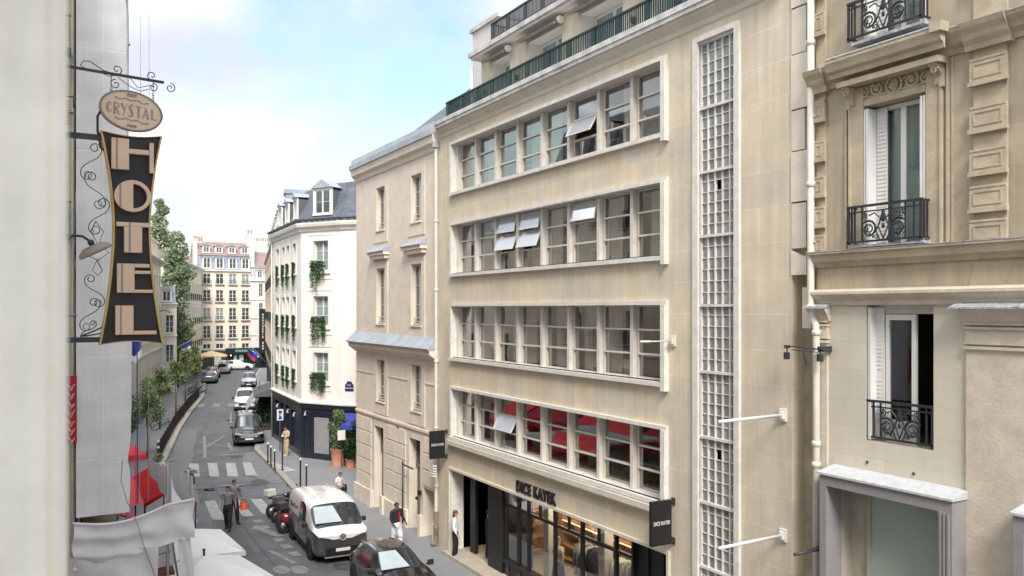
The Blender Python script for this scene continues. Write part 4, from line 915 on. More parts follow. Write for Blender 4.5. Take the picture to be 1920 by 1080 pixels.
q = MB(); q.tube([(0, 0, 19.5), (0, 0, 8.98), (.0, -.03, 8.8), (.0, -.11, 8.62), (.0, -.13, 8.5), (.0, -.13, .3)], .068, 14)
for z in (17.2, 14.0, 11.27): q.lathe([(.068, z), (.086, z + .01), (.086, z + .1), (.068, z + .11)], n=14)
for z in (8.42, 6.3, 5.9, 3.0): q.lathe([(.068, z), (.086, z + .01), (.086, z + .1), (.068, z + .11)], c=(0, -.13, 0), n=14)
q.lathe([(.068, 8.86), (.092, 8.9), (.092, 9.0), (.068, 9.02)], n=14)
q.build('pipe', MT['pipe'], rp)
q = MB()
for z in (15.5, 12.6, 10.2): q.box(-.02, .14, -.09, .09, z, z + .03)
q.build('clip', MT['pipe'], rp)
# twin spotlights on a rail, dark bracket
t = thing('spotlight_rail', 'dark rail with two small spotlights crossing the rainwater pipe', 'spotlight', fp((13, 10.98, -PI / 2), .2, 0, 8.16), -PI / 2)
q = MB(); q.tube([(-.62, -.3, .04), (.12, -.3, 0)], .012, 6); q.tube([(-.55, -.3, -.03), (.1, -.3, -.05)], .008, 6); q.tube([(-.25, -.3, .03), (-.25, -.3, -.12), (-.2, -.28, -.3)], .01, 6); q.box(.08, .16, -.3, -.001, -.04, .06); q.box(-.1, -.06, -.3, .1, .0, .03); q.build('rail', MT['dframe'], t)
for x in (-.66, .14):
    q = MB(); q.cbox(x - .04, x + .04, -.36, -.26, -.22, -.08, .01); q.tube([(x, -.3, -.09), (x, -.3, .03)], .012, 6); q.cbox(x - .05, x + .05, -.34, -.26, .0, .06, .01); q.build('spotlight', MT['dframe'], t)
t = thing('awning_arm', 'short dark iron arm low on the wall beside the rainwater pipe', 'bracket', fp((13, 10.98, -PI / 2), .3, 0, 4.4), -PI / 2)
q = MB(); q.box(-.06, .06, -.06, -.001, -.12, .1); q.build('wall_plate', MT['dframe'], t); q = MB(); q.tube([(0, -.05, 0), (0, -.95, -.0)], .03, 8); q.tube([(0, -.1, .06), (0, -.8, .03)], .012, 6); q.build('arm', MT['dframe'], t)
# ================================================================ WHITE CORNER BUILDING
A_, B_, C_, D_, E_ = (14.03, 58.6), (13.58, 49.69), (15.19, 46.97), (16.03, 46.1), (24.0, 42.0)
wb = thing('corner_building', 'white corner building with slate mansard, hanging plants and navy ground floor', 'building')
def edge(p, q): return (p[0], p[1], math.atan2(q[1] - p[1], q[0] - p[0])), math.hypot(q[0] - p[0], q[1] - p[1])
F1, l1 = edge(A_, B_); F2, l2 = edge(B_, C_); F3, l3 = edge(C_, D_); F4, l4 = edge(D_, E_)
rows_ = [(11.25, 13.0), (7.95, 9.7), (4.62, 6.35)]
c1 = [(1.3, 2.2), (3.3, 4.1), (4.75, 5.55), (6.6, 7.5)]
c2 = [(1.0, 2.16)]
b = MB()
def hl(cs, d=.3): return [(a, c_, z0, z1, d) for a, c_ in cs for z0, z1 in rows_]
for F, l, cs in ((F1, l1, c1), (F2, l2, c2), (F3, l3, []), (F4, l4, [(2, 3), (5, 6)])):
    b.frame(*F[:2], F[2]); wallgrid(b, 0, l, 3.45, 14.1, hl(cs), base_m=0)
b.M = None
fpz = [A_, B_, C_, D_, E_, (30, 50), (26, 66), (17, 68)]
b.face([(x, y, 14.1) for x, y in fpz]); 
for p, q in ((E_, (30, 50)), ((30, 50), (26, 66)), ((17, 68), A_)): b.face([(*p, 0), (*q, 0), (*q, 14.1), (*p, 14.1)])
b.build('wall', MT['white'], wb)
b = MB()
for F, l, hs in ((F1, l1, [(.6, 1.9, 0, 2.7, .4), (2.5, 3.6, 0, 2.7, .4), (4.2, 5.3, 0, 2.7, .4), (5.9, 7.0, 0, 2.6, .4)]), (F2, l2, [(.95, 2.2, 0, 2.55, .3)]), (F3, l3, []), (F4, l4, [(.6, 3.0, 0, 2.6, .5)])):
    b.frame(*F[:2], F[2]); wallgrid(b, 0, l, 0, 3.3, hs)
    for h in hs: 
        if F is not F2: b.box(h[0], h[1], .38, .42, 0, h[3])
    b.box(-.03, l + .03, -.08, -.001, 3.0, 3.28); b.box(-.02, l + .02, -.05, -.001, 0, .35); b.box(0, l, -.03, -.001, 2.72, 2.78)
    x = .1
    while x < l - .3: 
        if not any(h[0] - .2 < x < h[1] + .05 for h in hs): b.box(x, x + .14, -.04, -.001, .36, 2.7)
        x += .5
b.build('shopfront', MT['navy'], wb)
b = MB()
for F, l in ((F1, l1), (F2, l2), (F3, l3), (F4, l4)):
    b.frame(*F[:2], F[2])
    b.prism([(0, 3.281), (-.16, 3.281), (-.18, 3.36), (-.03, 3.46), (0, 3.46)], -.05, l + .05, 'yz')
    b.prism([(0, 13.55), (-.1, 13.6), (-.14, 13.72), (-.3, 13.85), (-.34, 14.0), (-.34, 14.1), (0, 14.1)], -.1, l + .1, 'yz')
for F, cs in ((F1, c1), (F2, c2)):
    b.frame(*F[:2], F[2])
    for a, c_ in cs:
        for z0, z1 in rows_:
            e = .14
            b.box(a - e, a - .001, -.04, -.001, z0 - .1, z1 + .18); b.box(c_ + .001, c_ + e, -.04, -.001, z0 - .1, z1 + .18); b.box(a, c_, -.05, -.001, z1, z1 + .18); b.box(a - e - .04, c_ + e + .04, -.09, -.001, z0 - .22, z0 - .101)
            if F is F2: b.box(a - .45, c_ + .3, -.03, -.001, z1 + .32, z1 + .38); b.box(a - .45, c_ + .3, -.03, -.001, z0 - .55, z0 - .49)
b.build('mouldings', MT['whitetrim'], wb)
# mansard: sloped slate faces, top, gutters with dark brackets
b = MB()
def inset(pts, d):
    n = len(pts); out = []
    for i in range(n):
        p0, p1, p2 = [Vector(pts[j % n]) for j in (i - 1, i, i + 1)]
        e1 = (p1 - p0).normalized(); e2 = (p2 - p1).normalized(); n1 = Vector((-e1.y, e1.x)); n2 = Vector((-e2.y, e2.x))
        bis = (n1 + n2); bis = bis / bis.dot(n1) / 1 if bis.length > 1e-6 else n1
        out.append(tuple(p1 + bis * d))
    return out
r0 = inset(fpz, -.05); r1 = inset(fpz, 1.15); r2 = inset(fpz, 4.0)
for i in range(len(fpz)):
    j = (i + 1) % len(fpz)
    b.face([(*r0[i], 14.1), (*r0[j], 14.1), (*r1[j], 16.55), (*r1[i], 16.55)])
b.build('mansard_roof', MT['slate'], wb)
b = MB()
for i in range(len(fpz)):
    j = (i + 1) % len(fpz); b.face([(*r1[i], 16.55), (*r1[j], 16.55), (*r2[j], 17.3), (*r2[i], 17.3)])
b.face([(x, y, 17.3) for x, y in r2])
ro = inset(fpz, -.38)
for i in range(4): b.face([(*r0[i], 14.18), (*ro[i], 14.13), (*ro[i + 1], 14.13), (*r0[i + 1], 14.18)][::-1])
b.build('zinc_roof', MT['zinc'], wb)
b = MB()
for F, l in ((F1, l1), (F2, l2), (F3, l3), (F4, l4)):
    b.frame(*F[:2], F[2]); b.box(-.1, l + .1, -.40, -.36, 14.18, 14.28)
    for k in range(int(l / .45) + 1): b.box(.45 * k, .45 * k + .05, -.37, -.02, 14.18, 14.3)
b.build('snow_guard', MT['dframe'], wb)
def dormer(root, F, x, w, z0, h, depth, gable=.4, wm='whitetrim', sm='slate', top='zinc', yo=.12):
    fr = F; b = MB(); b.frame(*fr[:2], fr[2])
    b.m = 0; b.box(x - .14, x, yo, yo + .1, z0, z0 + h); b.box(x + w, x + w + .14, yo, yo + .1, z0, z0 + h); b.box(x - .14, x + w + .14, yo - .02, yo + .1, z0 + h, z0 + h + .12); b.box(x - .16, x + w + .16, yo - .05, yo + .12, z0 - .1, z0)
    b.m = 1; b.box(x - .13, x - .02, yo + .101, yo + depth, z0, z0 + h); b.box(x + w + .02, x + w + .13, yo + .101, yo + depth, z0, z0 + h)
    b.m = 2; b.prism([(x - .24, z0 + h + .121), (x + w + .24, z0 + h + .121), (x + w / 2, z0 + h + .121 + gable)], yo - .12, yo + depth + .5)
    o = b.build('dormer', [MT[wm], MT[sm], MT[top]], root)
    window(o, fr, x, z0, w, h, y=yo + .03, leaves=2, rows=2, fw=.07, bar=.02)
    return o
dormer(wb, F2, .98, 1.2, 14.62, 1.42, 1.3, gable=.5)
for x in (1.4, 3.6, 6.2): dormer(wb, F1, x, .8, 14.65, 1.15, 1.2, gable=.3)
for F, cs in ((F1, c1), (F2, c2)):
    for a, c_ in cs:
        for z0, z1 in rows_: window(wb, F, a, z0, c_ - a, z1 - z0, y=.2, leaves=2, rows=3, fw=.06, gm='panel' if F is F2 else 'pane', bar=.03)
        if F is F2: pass
b = MB(); b.frame(*F2[:2], F2[2]); b.box(.95, 2.2, .1, .16, 0, 2.5)
for k in range(25): b.box(.97, 2.18, .07, .1, .05 + .098 * k, .05 + .098 * k + .07)
b.build('roller_shutter', mat('grey_shutter', (.42, .42, .42), .5, .2), wb)
b = MB(); b.frame(*F4[:2], F4[2]); b.prism([(0, 2.9), (-1.3, 2.35), (-1.3, 2.1), (0, 2.1)], -.9, 2.2, 'yz'); b.build('blue_awning', MT['blue'], wb)
b = MB(); b.frame(*F1[:2], F1[2])
for x in (2.2, 5.6, 7.5): b.tube([(x, -.02, 2.5), (x, -.14, 2.55)], .02, 6); b.lathe([(.03, 2.5), (.09, 2.3), (0, 2.3)], c=(x, -.15, 0), n=8)
b.frame(*F2[:2], F2[2]); b.tube([(.45, -.02, 2.75), (.45, -.14, 2.8)], .02, 6); b.lathe([(.03, 2.75), (.09, 2.55), (0, 2.55)], c=(.45, -.15, 0), n=8)
b.build('wall_lamp', MT['offw'], wb)
b = MB(); b.frame(*F3[:2], F3[2]); b.box(.25, .8, -.03, -.001, 4.15, 4.55); b.prism([(.32, 4.551), (.73, 4.551), (.65, 4.72), (.4, 4.72)], -.03, -.001); pl = b.build('street_plaque', MT['bluep'], wb)
fr3 = (F3[0], F3[1], F3[2])
text(wb, fr3, 'RUE', .52, -.034, 4.5, .13, MT['offw'], 'plaque_lettering', depth=.003); text(wb, fr3, 'SAINT-BENOIT', .52, -.034, 4.32, .11, MT['offw'], 'plaque_lettering', bold=.002, depth=.003, sx=.8)
b = MB(); b.frame(*F1[:2], F1[2]); b.tube([(.05, -.1, 0), (.05, -.1, 14)], .05, 8); b.build('downpipe', MT['pipe'], wb)
for q in (F4,):
    b = MB(); b.frame(*F3[:2], F3[2]); b.box(.9, 1.0, -.08, -.001, 3.5, 13.5); b.build('pilaster_strip', MT['whitetrim'], wb)

# ---------------------------------------------------------------- foliage
def leaves(m, c, r, n, size, shape='ball', seed=1, drop=0, flat=.0):
    rg = random.Random(seed); b = m
    for _ in range(n):
        if shape == 'ball':
            while True:
                p = [rg.uniform(-1, 1) for _ in range(3)]; q = p[0] ** 2 + p[1] ** 2 + p[2] ** 2
                if q < 1 and rg.random() < .25 + q: break
            P = Vector((c[0] + p[0] * r[0], c[1] + p[1] * r[1], c[2] + p[2] * r[2]))
        else: P = Vector((c[0] + rg.uniform(-r[0], r[0]), c[1] + rg.uniform(-r[1], r[1]), c[2] + rg.uniform(-r[2], r[2])))
        a, e = rg.uniform(0, 2 * PI), rg.uniform(-1.1, 1.1); s = size * rg.uniform(.6, 1.35)
        u = Vector((math.cos(a) * math.cos(e), math.sin(a) * math.cos(e), math.sin(e))); v = u.orthogonal().normalized(); v.rotate(Matrix.Rotation(rg.uniform(0, 6), 3, u))
        k = len(b.v); b.v += [P - u * s, P + v * s * .45, P + u * s, P - v * s * .45]; b.uv += [(0, 0)] * 4
        b.f.append((k, k + 1, k + 2, k + 3)); b.mi.append(b.m); b.sm.append(False)
def ivy(F, x, z, w, h, seed, label, cnt=260):
    dp_ = .05 if F is F1 else .13
    t = thing('hanging_ivy', label, 'plant', fp(F, x, -.02 - dp_, z), F[2], 'ivy hanging from window boxes')
    q = MB(); q.box(-w / 2, w / 2, -dp_, dp_, -.14, .0); q.build('window_box', MT['dframe'], t)
    m = MB(); rg = random.Random(seed)
    for k in range(9):
        xx = rg.uniform(-w / 2, w / 2); hh = h * rg.uniform(.45, 1) * (1 - .5 * abs(xx) / w)
        leaves(m, (xx, -dp_ * .7, -hh / 2 + .15), (.13, dp_, hh / 2 + .1), cnt // 5, .055, 'box', seed * 31 + k)
    leaves(m, (0, -.0, .1), (w / 2 + .03, dp_ + .03, .13), cnt // 3, .06, 'ball', seed + 500)
    m.build('foliage', MT['ivy'], t)
ORD = ['top floor', 'second floor', 'first floor']
for ci, (a, c_) in enumerate(c1):
    if ci == 3: pass
    for ri, (z0, z1) in enumerate(rows_):
        ivy(F1, (a + c_) / 2, z0 + .35, .42, 1.75 if ri < 2 else 1.5, 10 + ci * 3 + ri, 'ivy below the %s window, %s from the corner on the long white facade' % (ORD[ri], ['fourth', 'third', 'second', 'nearest'][ci]), 330)
for ri, (z0, z1) in enumerate(rows_): ivy(F2, 1.45, z0 + .3, 1.0, 1.85, 50 + ri, 'ivy trailing from the %s window on the white corner facing the crossing' % ORD[ri], 600)
# ================================================================ generic facade building
def facade_building(name, label, ox, oy, rz, w, h, d, cols, rows, wm, roof=None, win=(1.1, 1.9), trim='whitetrim', leaves_=2, rows_w=3, gms=('pane',), ground=None, gh=3.2, roofm='slatel', balcony=False, band=(), panes=False, wdepth=.22, shutters=False, cornice=.3, seed=3):
    root = thing(name, label, 'building', (ox, oy, 0), rz); rg = random.Random(seed)
    ww, wh = win; hol = [(x - ww / 2, x + ww / 2, z, z + (wh if not isinstance(wh, dict) else wh[z]), wdepth) for x in cols for z in rows]
    b = MB(); wallgrid(b, 0, w, gh if ground else 0, h, hol, base_m=0); shell(b, 0, w, 0, h, d)
    b.build('wall', MT[wm], root)
    t = MB()
    for z in band: t.box(-.05, w + .05, -.12, -.001, z, z + .18)
    t.prism([(0, h - .45), (-.1, h - .4), (-.14, h - .25), (-cornice, h - .12), (-cornice, h), (0, h)], -.08, w + .08, 'yz')
    for x0, x1, z0, z1, _ in hol:
        t.box(x0 - .1, x1 + .1, -.1, -.001, z0 - .12, z0 - .001)
        t.box(x0 - .12, x0 - .001, -.03, -.001, z0, z1 + .12); t.box(x1 + .001, x1 + .12, -.03, -.001, z0, z1 + .12); t.box(x0, x1, -.03, -.001, z1, z1 + .12)
    t.build('stone_trim', MT[trim], root)
    for x0, x1, z0, z1, _ in hol: window(root, L0, x0, z0, x1 - x0, z1 - z0, y=wdepth - .08, leaves=leaves_, rows=rows_w, fw=.06, bar=.035, gm=rg.choice(gms))
    if shutters:
        s = MB()
        for x0, x1, z0, z1, _ in hol:
            if rg.random() < .7: s.box(x0 - ww * .48, x0 - .02, -.07, -.032, z0, z1)
        s.build('shutters', MT['shut'], root)
    if balcony:
        s = MB()
        for x0, x1, z0, z1, _ in hol:
            for z in (z0 + .08, z0 + .75): s.box(x0 - .08, x1 + .08, -.2, -.17, z, z + .04)
            n = 9
            for k in range(n + 1): x = x0 - .08 + (x1 - x0 + .16) * k / n; s.box(x - .012, x + .012, -.195, -.175, z0, z0 + .75)
            s.box(x0 - .1, x1 + .1, -.24, -.121, z0 - .12, z0 - .06)
        s.build('window_guards', MT['iron'], root)
    if ground:
        g = MB(); hs = []; x = .5
        while x + 2.2 < w: hs.append((x, x + 1.9, .4, gh - .7, .3)); x += 2.6
        wallgrid(g, 0, w, 0, gh, hs); g.box(0, w, -.1, -.001, gh - .45, gh - .05); g.build('shopfront', MT[ground], root)
        g = MB()
        for q in hs: g.box(q[0], q[1], .26, .29, q[2], q[3])
        g.build('shop_glass', MT['pane'], root)
    if roof == 'mansard':
        r = MB(); r.prism([(0.15, h), (1.1, h + 2.4), (3.2, h + 3.3), (d - 1.1, h + 2.4), (d - .15, h)], 0, w, 'yz'); r.build('roof', MT[roofm], root)
        for x in cols: dormer(root, L0, x - .5, 1.0, h + .35, 1.4, 1.3, gable=.22, sm=roofm)
    elif roof == 'gable':
        r = MB(); r.prism([(-.2, h), (d / 2, h + 2.6), (d + .2, h)], -.1, w + .1, 'yz'); r.build('roof', MT[roofm], root)
    return root
# ---------------------------------------------------------------- end of the street
eb = thing('apartment_building', 'peach apartment house with brown tiled roof closing the end of the street', 'building', (20.3, 130.92, 0), 0)
ec = [1.2, 3.05, 4.95, 6.85]; er = [(12.75, 14.3), (10.1, 11.85), (7.3, 9.15), (4.55, 6.45), (2.95, 3.7)]
hol = [(x - .55, x + .55, z0, z1, .2) for x in ec for z0, z1 in er]
b = MB(); wallgrid(b, 0, 7.6, 2.7, 14.9, hol); shell(b, 0, 7.6, 0, 14.9, 9); b.build('wall', MT['peach'], eb)
t = MB(); t.box(-.05, 7.6, -.3, -.001, 14.72, 14.92)
for x0, x1, z0, z1, _ in hol: t.box(x0 - .12, x1 + .12, -.1, -.001, z0 - .12, z0 - .001)
t.box(3.9, 4.0, -.08, -.001, 2.7, 14.7); t.build('stone_trim', MT['whitetrim'], eb)
for i, (x0, x1, z0, z1, _) in enumerate(hol): window(eb, L0, x0, z0, x1 - x0, z1 - z0, y=.1, leaves=2, rows=3 if z1 - z0 > 1 else 1, fw=.07, bar=.05, gm='panel' if i in (7, 10, 14, 15) or i == 2 else 'pane')
g = MB()
for x0, x1, z0, z1, _ in hol:
    if z1 - z0 > 1:
        g.box(x0 - .1, x1 + .1, -.25, -.22, z0 + .5, z0 + .55)
        for k in range(8): g.box(x0 - .1 + .18 * k, x0 - .08 + .18 * k, -.245, -.225, z0 - .08, z0 + .5)
        g.box(x0 - .15, x1 + .15, -.28, -.101, z0 - .14, z0 - .09)
g.build('window_guards', MT['iron'], eb)
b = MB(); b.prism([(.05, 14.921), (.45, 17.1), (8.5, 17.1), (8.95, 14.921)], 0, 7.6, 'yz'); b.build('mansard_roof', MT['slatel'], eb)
b = MB(); b.prism([(.3, 17.101), (2.6, 19.3), (6.4, 19.3), (8.6, 17.101)], .0, 7.6, 'yz'); b.build('tile_roof', MT['tile'], eb)
for x in ec: dormer(eb, L0, x - .5, 1.0, 15.15, 1.55, .8, gable=.05, sm='slatel', top='slatel', yo=.0); dormer(eb, L0, x - .42, .84, 17.55, .85, 1.2, gable=.35, sm='whitetrim', top='tile', yo=.6)
b = MB(); b.box(-.5, 0.0, 1.0, 2.4, 14, 19.6); b.box(.1, .9, 2.4, 3.6, 17, 19.3); b.build('chimney', MT['whitefar'], eb)
b = MB()
for x in (-.4, -.15, .2, .5, .8): b.lathe([(.11, 19.3), (.09, 20.0)], c=(x, 1.5 + (x > 0), 0), n=8)
b.build('chimney_pots', MT['terra'], eb)
b = MB(); hs = [(.5, 1.9, .3, 2.1, .4), (2.1, 3.5, .3, 2.1, .4)]; wallgrid(b, 0, 3.85, 0, 2.7, hs); b.box(0, 3.85, -.2, -.001, 2.3, 2.65); b.box(.5, 3.5, .4, .45, .3, 2.1); b.build('grey_shopfront', mat('dark_grey_front', (.06, .065, .07), .5), eb)
b = MB(); hs = [(4.4, 5.6, .0, 2.0, .6), (5.9, 7.4, .3, 2.0, .5), (7.7, 9.6, .3, 2.0, .5)]; wallgrid(b, 3.85, 10.4, 0, 2.7, hs, y=-.05); b.box(3.86, 10.4, -.3, -.051, 2.1, 3.0); b.box(4.4, 9.6, .4, .5, 0, 2.0); b.build('green_shopfront', mat('green_black_front', (.012, .022, .024), .4), eb)
text(eb, L0, 'STREZZIA', 6.2, -.32, 2.55, .42, mat('pale_green_letter', (.35, .55, .45), .5), 'shop_lettering', bold=.01)
b = MB()
for x in (4.6, 7.6, 7.9): b.ball((x, -.4, 1.9), .09, n=8, m=6)
b.build('globe_lamp', mat('lit_globe', (1, .95, .85), .5, emit=(1, .93, .8), es=2.5), eb)
b = MB(); b.box(5.2, 6.6, .3, .35, .5, 1.9); b.box(2.3, 3.3, .2, .25, .4, 2.0); b.build('lit_window', mat('pale_green_light', (.4, .5, .42), .5, emit=(.5, .65, .55), es=.12), eb)
wf = thing('apartment_building', 'narrow white house with brown roof beside the peach one at the street end', 'building', (27.9, 131.0, 0), 0)
cs = [2.0]; hz = [(10.9, 12.9), (7.9, 9.9), (5.2, 7.1), (3.0, 4.9)]
hol = [(1.3, 1.9, z0, z1, .2) for z0, z1 in hz]
b = MB(); wallgrid(b, 0, 6, 2.6, 13.5, hol); shell(b, 0, 6, 0, 13.5, 9); b.build('wall', MT['whitefar'], wf)
t = MB(); t.box(0, 6, -.25, -.001, 13.3, 13.5)
for z in (10.4, 7.5, 4.9, 2.7): t.box(0, 6, -.12, -.001, z, z + .12)
t.build('stone_trim', MT['whitetrim'], wf)
for x0, x1, z0, z1, _ in hol: window(wf, L0, x0, z0, x1 - x0, z1 - z0, y=.1, leaves=2, rows=3, fw=.05, gm='pane')
s = MB()
for x0, x1, z0, z1, _ in hol: s.box(.75, 1.27, -.06, -.02, z0, z1)
s.build('shutters', MT['shut'], wf)
b = MB(); b.prism([(.05, 13.5), (.5, 15.3), (8.5, 15.3), (8.9, 13.5)], 0, 6, 'yz'); b.build('mansard_roof', MT['zinc'], wf)
b = MB(); b.prism([(.4, 15.301), (3, 18.0), (6, 18.0), (8.6, 15.301)], 0, 6, 'yz'); b.build('tile_roof', MT['tile'], wf)
dormer(wf, L0, 1.1, .7, 13.7, 1.2, .8, gable=.05, top='zinc', sm='zinc', yo=.1)
b = MB(); b.box(-.3, .75, .6, 2.6, 13.6, 20.6); b.box(1.4, 6, 4, 6, 15, 19.8); b.build('chimney', MT['whitefar'], wf)
b = MB()
for k in range(12): b.lathe([(.1, 0), (.08, .6)], c=(1.6 + .35 * k, 4.5, 19.8), n=6)
for k in range(2): b.lathe([(.12, 0), (.1, .7)], c=(0 + .45 * k, 1.5, 20.6), n=8)
b.build('chimney_pots', MT['terra'], wf)
bs = thing('banner_sign', 'tall black vertical sign with small white lettering at the far end of the street', 'sign', (28.7, 128.6, 0))
b = MB(); b.cbox(0, 1.05, -.12, .12, 2.2, 9.0, .03); b.build('panel', MT['black'], bs)
b = MB(); b.box(1.05, 1.6, -.03, .03, 3, 3.1); b.box(1.05, 1.6, -.03, .03, 8, 8.1); b.build('bracket', MT['dframe'], bs)
for k, ch_ in enumerate('BRASSERIE BAR'): 
    if ch_ != ' ': text(bs, L0, ch_, .52, -.14, 8.1 - .43 * k, .42, MT['offw'], 'sign_lettering', bold=.01)
# filler houses closing the view behind, cheap but real
facade_building('apartment_building', 'pale building across the cross street, mostly hidden at the far left end', 10.5, 131.2, 0, 9.5, 14.5, 9, [1.5, 3.6, 5.7, 7.8], [3.6, 6.6, 9.6, 12.2], 'cream', 'gable', roofm='tile', seed=4)
facade_building('apartment_building', 'pale building across the cross street, mostly hidden at the far right end', 34.0, 131.0, 0, 12, 14, 9, [1.5, 4, 6.5, 9], [3.6, 6.6, 9.6], 'whitefar', 'gable', roofm='tile', seed=5)
# ---------------------------------------------------------------- right side beyond the white corner building
HR = R(12.0); rz_r = -PI / 2 - HR + PI
# frame: x runs back towards the camera, so origin at the far end
dR = (math.sin(HR), math.cos(HR)); p0 = (14.45, 59.2)
far = (p0[0] + 38 * dR[0], p0[1] + 38 * dR[1]); rzR = math.atan2(-dR[1], -dR[0])
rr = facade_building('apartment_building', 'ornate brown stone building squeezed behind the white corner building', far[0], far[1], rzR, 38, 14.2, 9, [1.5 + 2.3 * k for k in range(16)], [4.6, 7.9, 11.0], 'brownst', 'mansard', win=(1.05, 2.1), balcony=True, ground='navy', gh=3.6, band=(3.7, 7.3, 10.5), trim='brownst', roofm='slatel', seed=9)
b = MB()
for k in range(17):
    x = .35 + 2.3 * k; b.box(x - .16, x + .16, -.16, -.001, 3.9, 13.7); b.box(x - .22, x + .22, -.24, -.001, 13.1, 13.5); b.box(x - .22, x + .22, -.24, -.001, 7.0, 7.2)
b.build('pilasters', MT['brownst'], rr)
b = MB(); b.box(36.2, 37.8, .6, 3, 15.0, 17.2); b.box(36.1, 37.9, .5, 3.1, 17.2, 17.5); b.build('chimney', MT['slatel'], rr)
b = MB(); b.prism([(0, 3.3), (-1.6, 2.7), (-1.6, 2.6), (0, 2.6)], 30.5, 36.5, 'yz'); b.build('dark_awning', mat('charcoal_canvas', (.10, .10, .11), .8), rr)
b = MB(); b.box(37.9, 37.99, -.12, -.001, 0, 14); b.build('downpipe', MT['dframe'], rr)
facade_building('apartment_building', 'cream building on the right side near the far crossing', far[0] + .374 * 26, far[1] + .927 * 26, math.atan2(-.927, -.374), 25.9, 13.5, 9, [1.5 + 2.4 * k for k in range(10)], [4.2, 7.3, 10.4], 'cream', 'mansard', ground='navy', roofm='tile', seed=12)
# flags
def flag(label, loc, rz, L, cols, r=.02, sag=.35, tilt=50, size=(1.0, .7)):
    t = thing('flag', label, 'flag', loc, rz); q = MB(); c, s = math.cos(R(tilt)), math.sin(R(tilt))
    q.tube([(0, 0, 0), (0, -L * c, L * s)], r, 7); q.ball((0, -L * c, L * s), r * 2, n=6, m=5); q.build('pole', MT['offw'], t)
    n = 9
    for k, col in enumerate(cols):
        q = MB(); q.smooth = True
        for i in range(n):
            for j in (0,):
                def P(u, v):
                    d = L * (.98 - .55 * u); return (.06 * math.sin(u * 7 + v * 3), -d * c + .12 * v * math.sin(u * 5), d * s - v * size[1] * (1 + .25 * math.sin(u * 4)))
                u0, u1 = i / n, (i + 1) / n; v0, v1 = k / len(cols), (k + 1) / len(cols)
                q.face([P(u0, v0), P(u1, v0), P(u1, v1), P(u0, v1)])
        q.build('cloth', mat('flag_%s_%d' % (label[:6], k), col, .8, amt=.05), t)
    return t
BL, WH, RD = (.02, .045, .28), (.75, .75, .75), (.72, .03, .07)
flag('blue, white and red flag hanging from the grey house by the hotel sign', (12.45, 96.2, 4.6), PI * .42, 1.9, [BL, WH, RD], tilt=30, size=(1, 1.5))
flag('blue flag with red tip beside the hedge on the right pavement', (17.6, 76.5, 4.2), -PI * .42, 2.2, [BL, BL, RD], tilt=38, size=(1, .7))
flag('dark blue flag on a white pole behind the white van', (19.2, 84.0, 4.0), -PI * .42, 1.6, [BL, WH, BL], tilt=42, size=(1, .6))
flag('blue flag at the edge of the scaffold sheeting', (3.1, 42.0, 7.0), PI * .5, 1.2, [BL, BL, WH], tilt=40, size=(1, 1.0))

# ================================================================ LEFT SIDE
HL = R(11.7); dL = (math.sin(HL), math.cos(HL)); rzL = math.atan2(dL[1], dL[0])
# hotel wing the camera looks from: wall with a window opening round the viewpoint
hb = thing('hotel_building', 'pale rendered hotel wall close to the viewer at the left edge', 'building')
MT['hotelw'] = mat('hotel_render', (.95, .90, .80), .85, amt=.09, sc=7, bump=.6, fine=14)
b = MB()
b.prism([(-8, -9), (.021, -9), (.021, -6.2), (-.38, -6.2), (-.38, .85), (-8, .85)], 0, 18.5, 'xy')
b.build('rear_wall', MT['hotelw'], hb)
b = MB()
b.v = []; 
za, zb_ = 0, 18
def jx(z): return .0222 + (8.92 - z) * .0 
# front leaf of the jamb with its moulded edge
b.prism([(-8, .86), (-.03, .86), (-.012, .885), (.006, .895), (.0245, .93), (.030, 15.95), (-8, 15.95)], 0, 7.6, 'xy')
b.prism([(-8, .86), (-.03, .86), (-.012, .885), (.004, .895), (.0215, .93), (.026, 15.95), (-8, 15.95)], 7.6, 18.5, 'xy')
b.build('front_wall', MT['hotelw'], hb)
b = MB(); b.tube([(.0125, .9, 6.5), (.004, .9, 11.5)], .008, 8); b.build('edge_moulding', MT['hotelw'], hb)
b = MB(); b.box(-.38, .0, -6.2, .85, 0, 7.75); b.box(-4, -3.9, -6.2, .85, 7.75, 12.0); b.build('window_reveal', MT['hotelw'], hb)
lc = [1.6 + 2.6 * k for k in range(11)]
def leftb(label, y0, y1, h, rows, wm, roof, name='cafe_building', xo=.55, **kw):
    w = y1 - y0; n = int((w - 1) / 2.5); cs = [w / 2 + (k - (n - 1) / 2) * 2.5 for k in range(n)]
    return facade_building(name, label, xo, y0, PI / 2, w, h, 9, cs, rows, wm, roof, **kw)
b1 = leftb('cream building wrapped by the scaffold, seen as a strip beside the hotel wall', 18.2, 31, 17.5, [3.9, 7.0, 10.1, 13.2], 'leftw', 'mansard', balcony=True, band=(3.5, 6.6, 9.7), roofm='slate', ground='redd', gh=3.3, seed=21)
b2 = leftb('cream facade above the red cafe awnings, seen mirrored in the office windows', 31.05, 41.5, 17.0, [3.9, 7.0, 10.1, 13.2], 'leftw', 'mansard', balcony=True, band=(3.5, 6.6, 9.7), roofm='slate', ground='redd', gh=3.3, seed=22)
b2b = leftb('low cream facade at the bend of the street by the last red awning', 41.55, 45, 11.0, [3.9, 7.0], 'leftw', None, band=(3.5, 6.6), ground='redd', gh=3.3, seed=27)
b3 = facade_building('apartment_building', 'pale building behind the plaza trees, left side of the bend', .55, 45.1, rzL, 21.5, 13.9, 9, [1.8 + 2.5 * k for k in range(8)], [5.4, 8.4, 11.2], 'cream', 'mansard', win=(1.0, 2.1), band=(4.8,), roofm='slatel', ground='brownst', gh=3.4, seed=23)
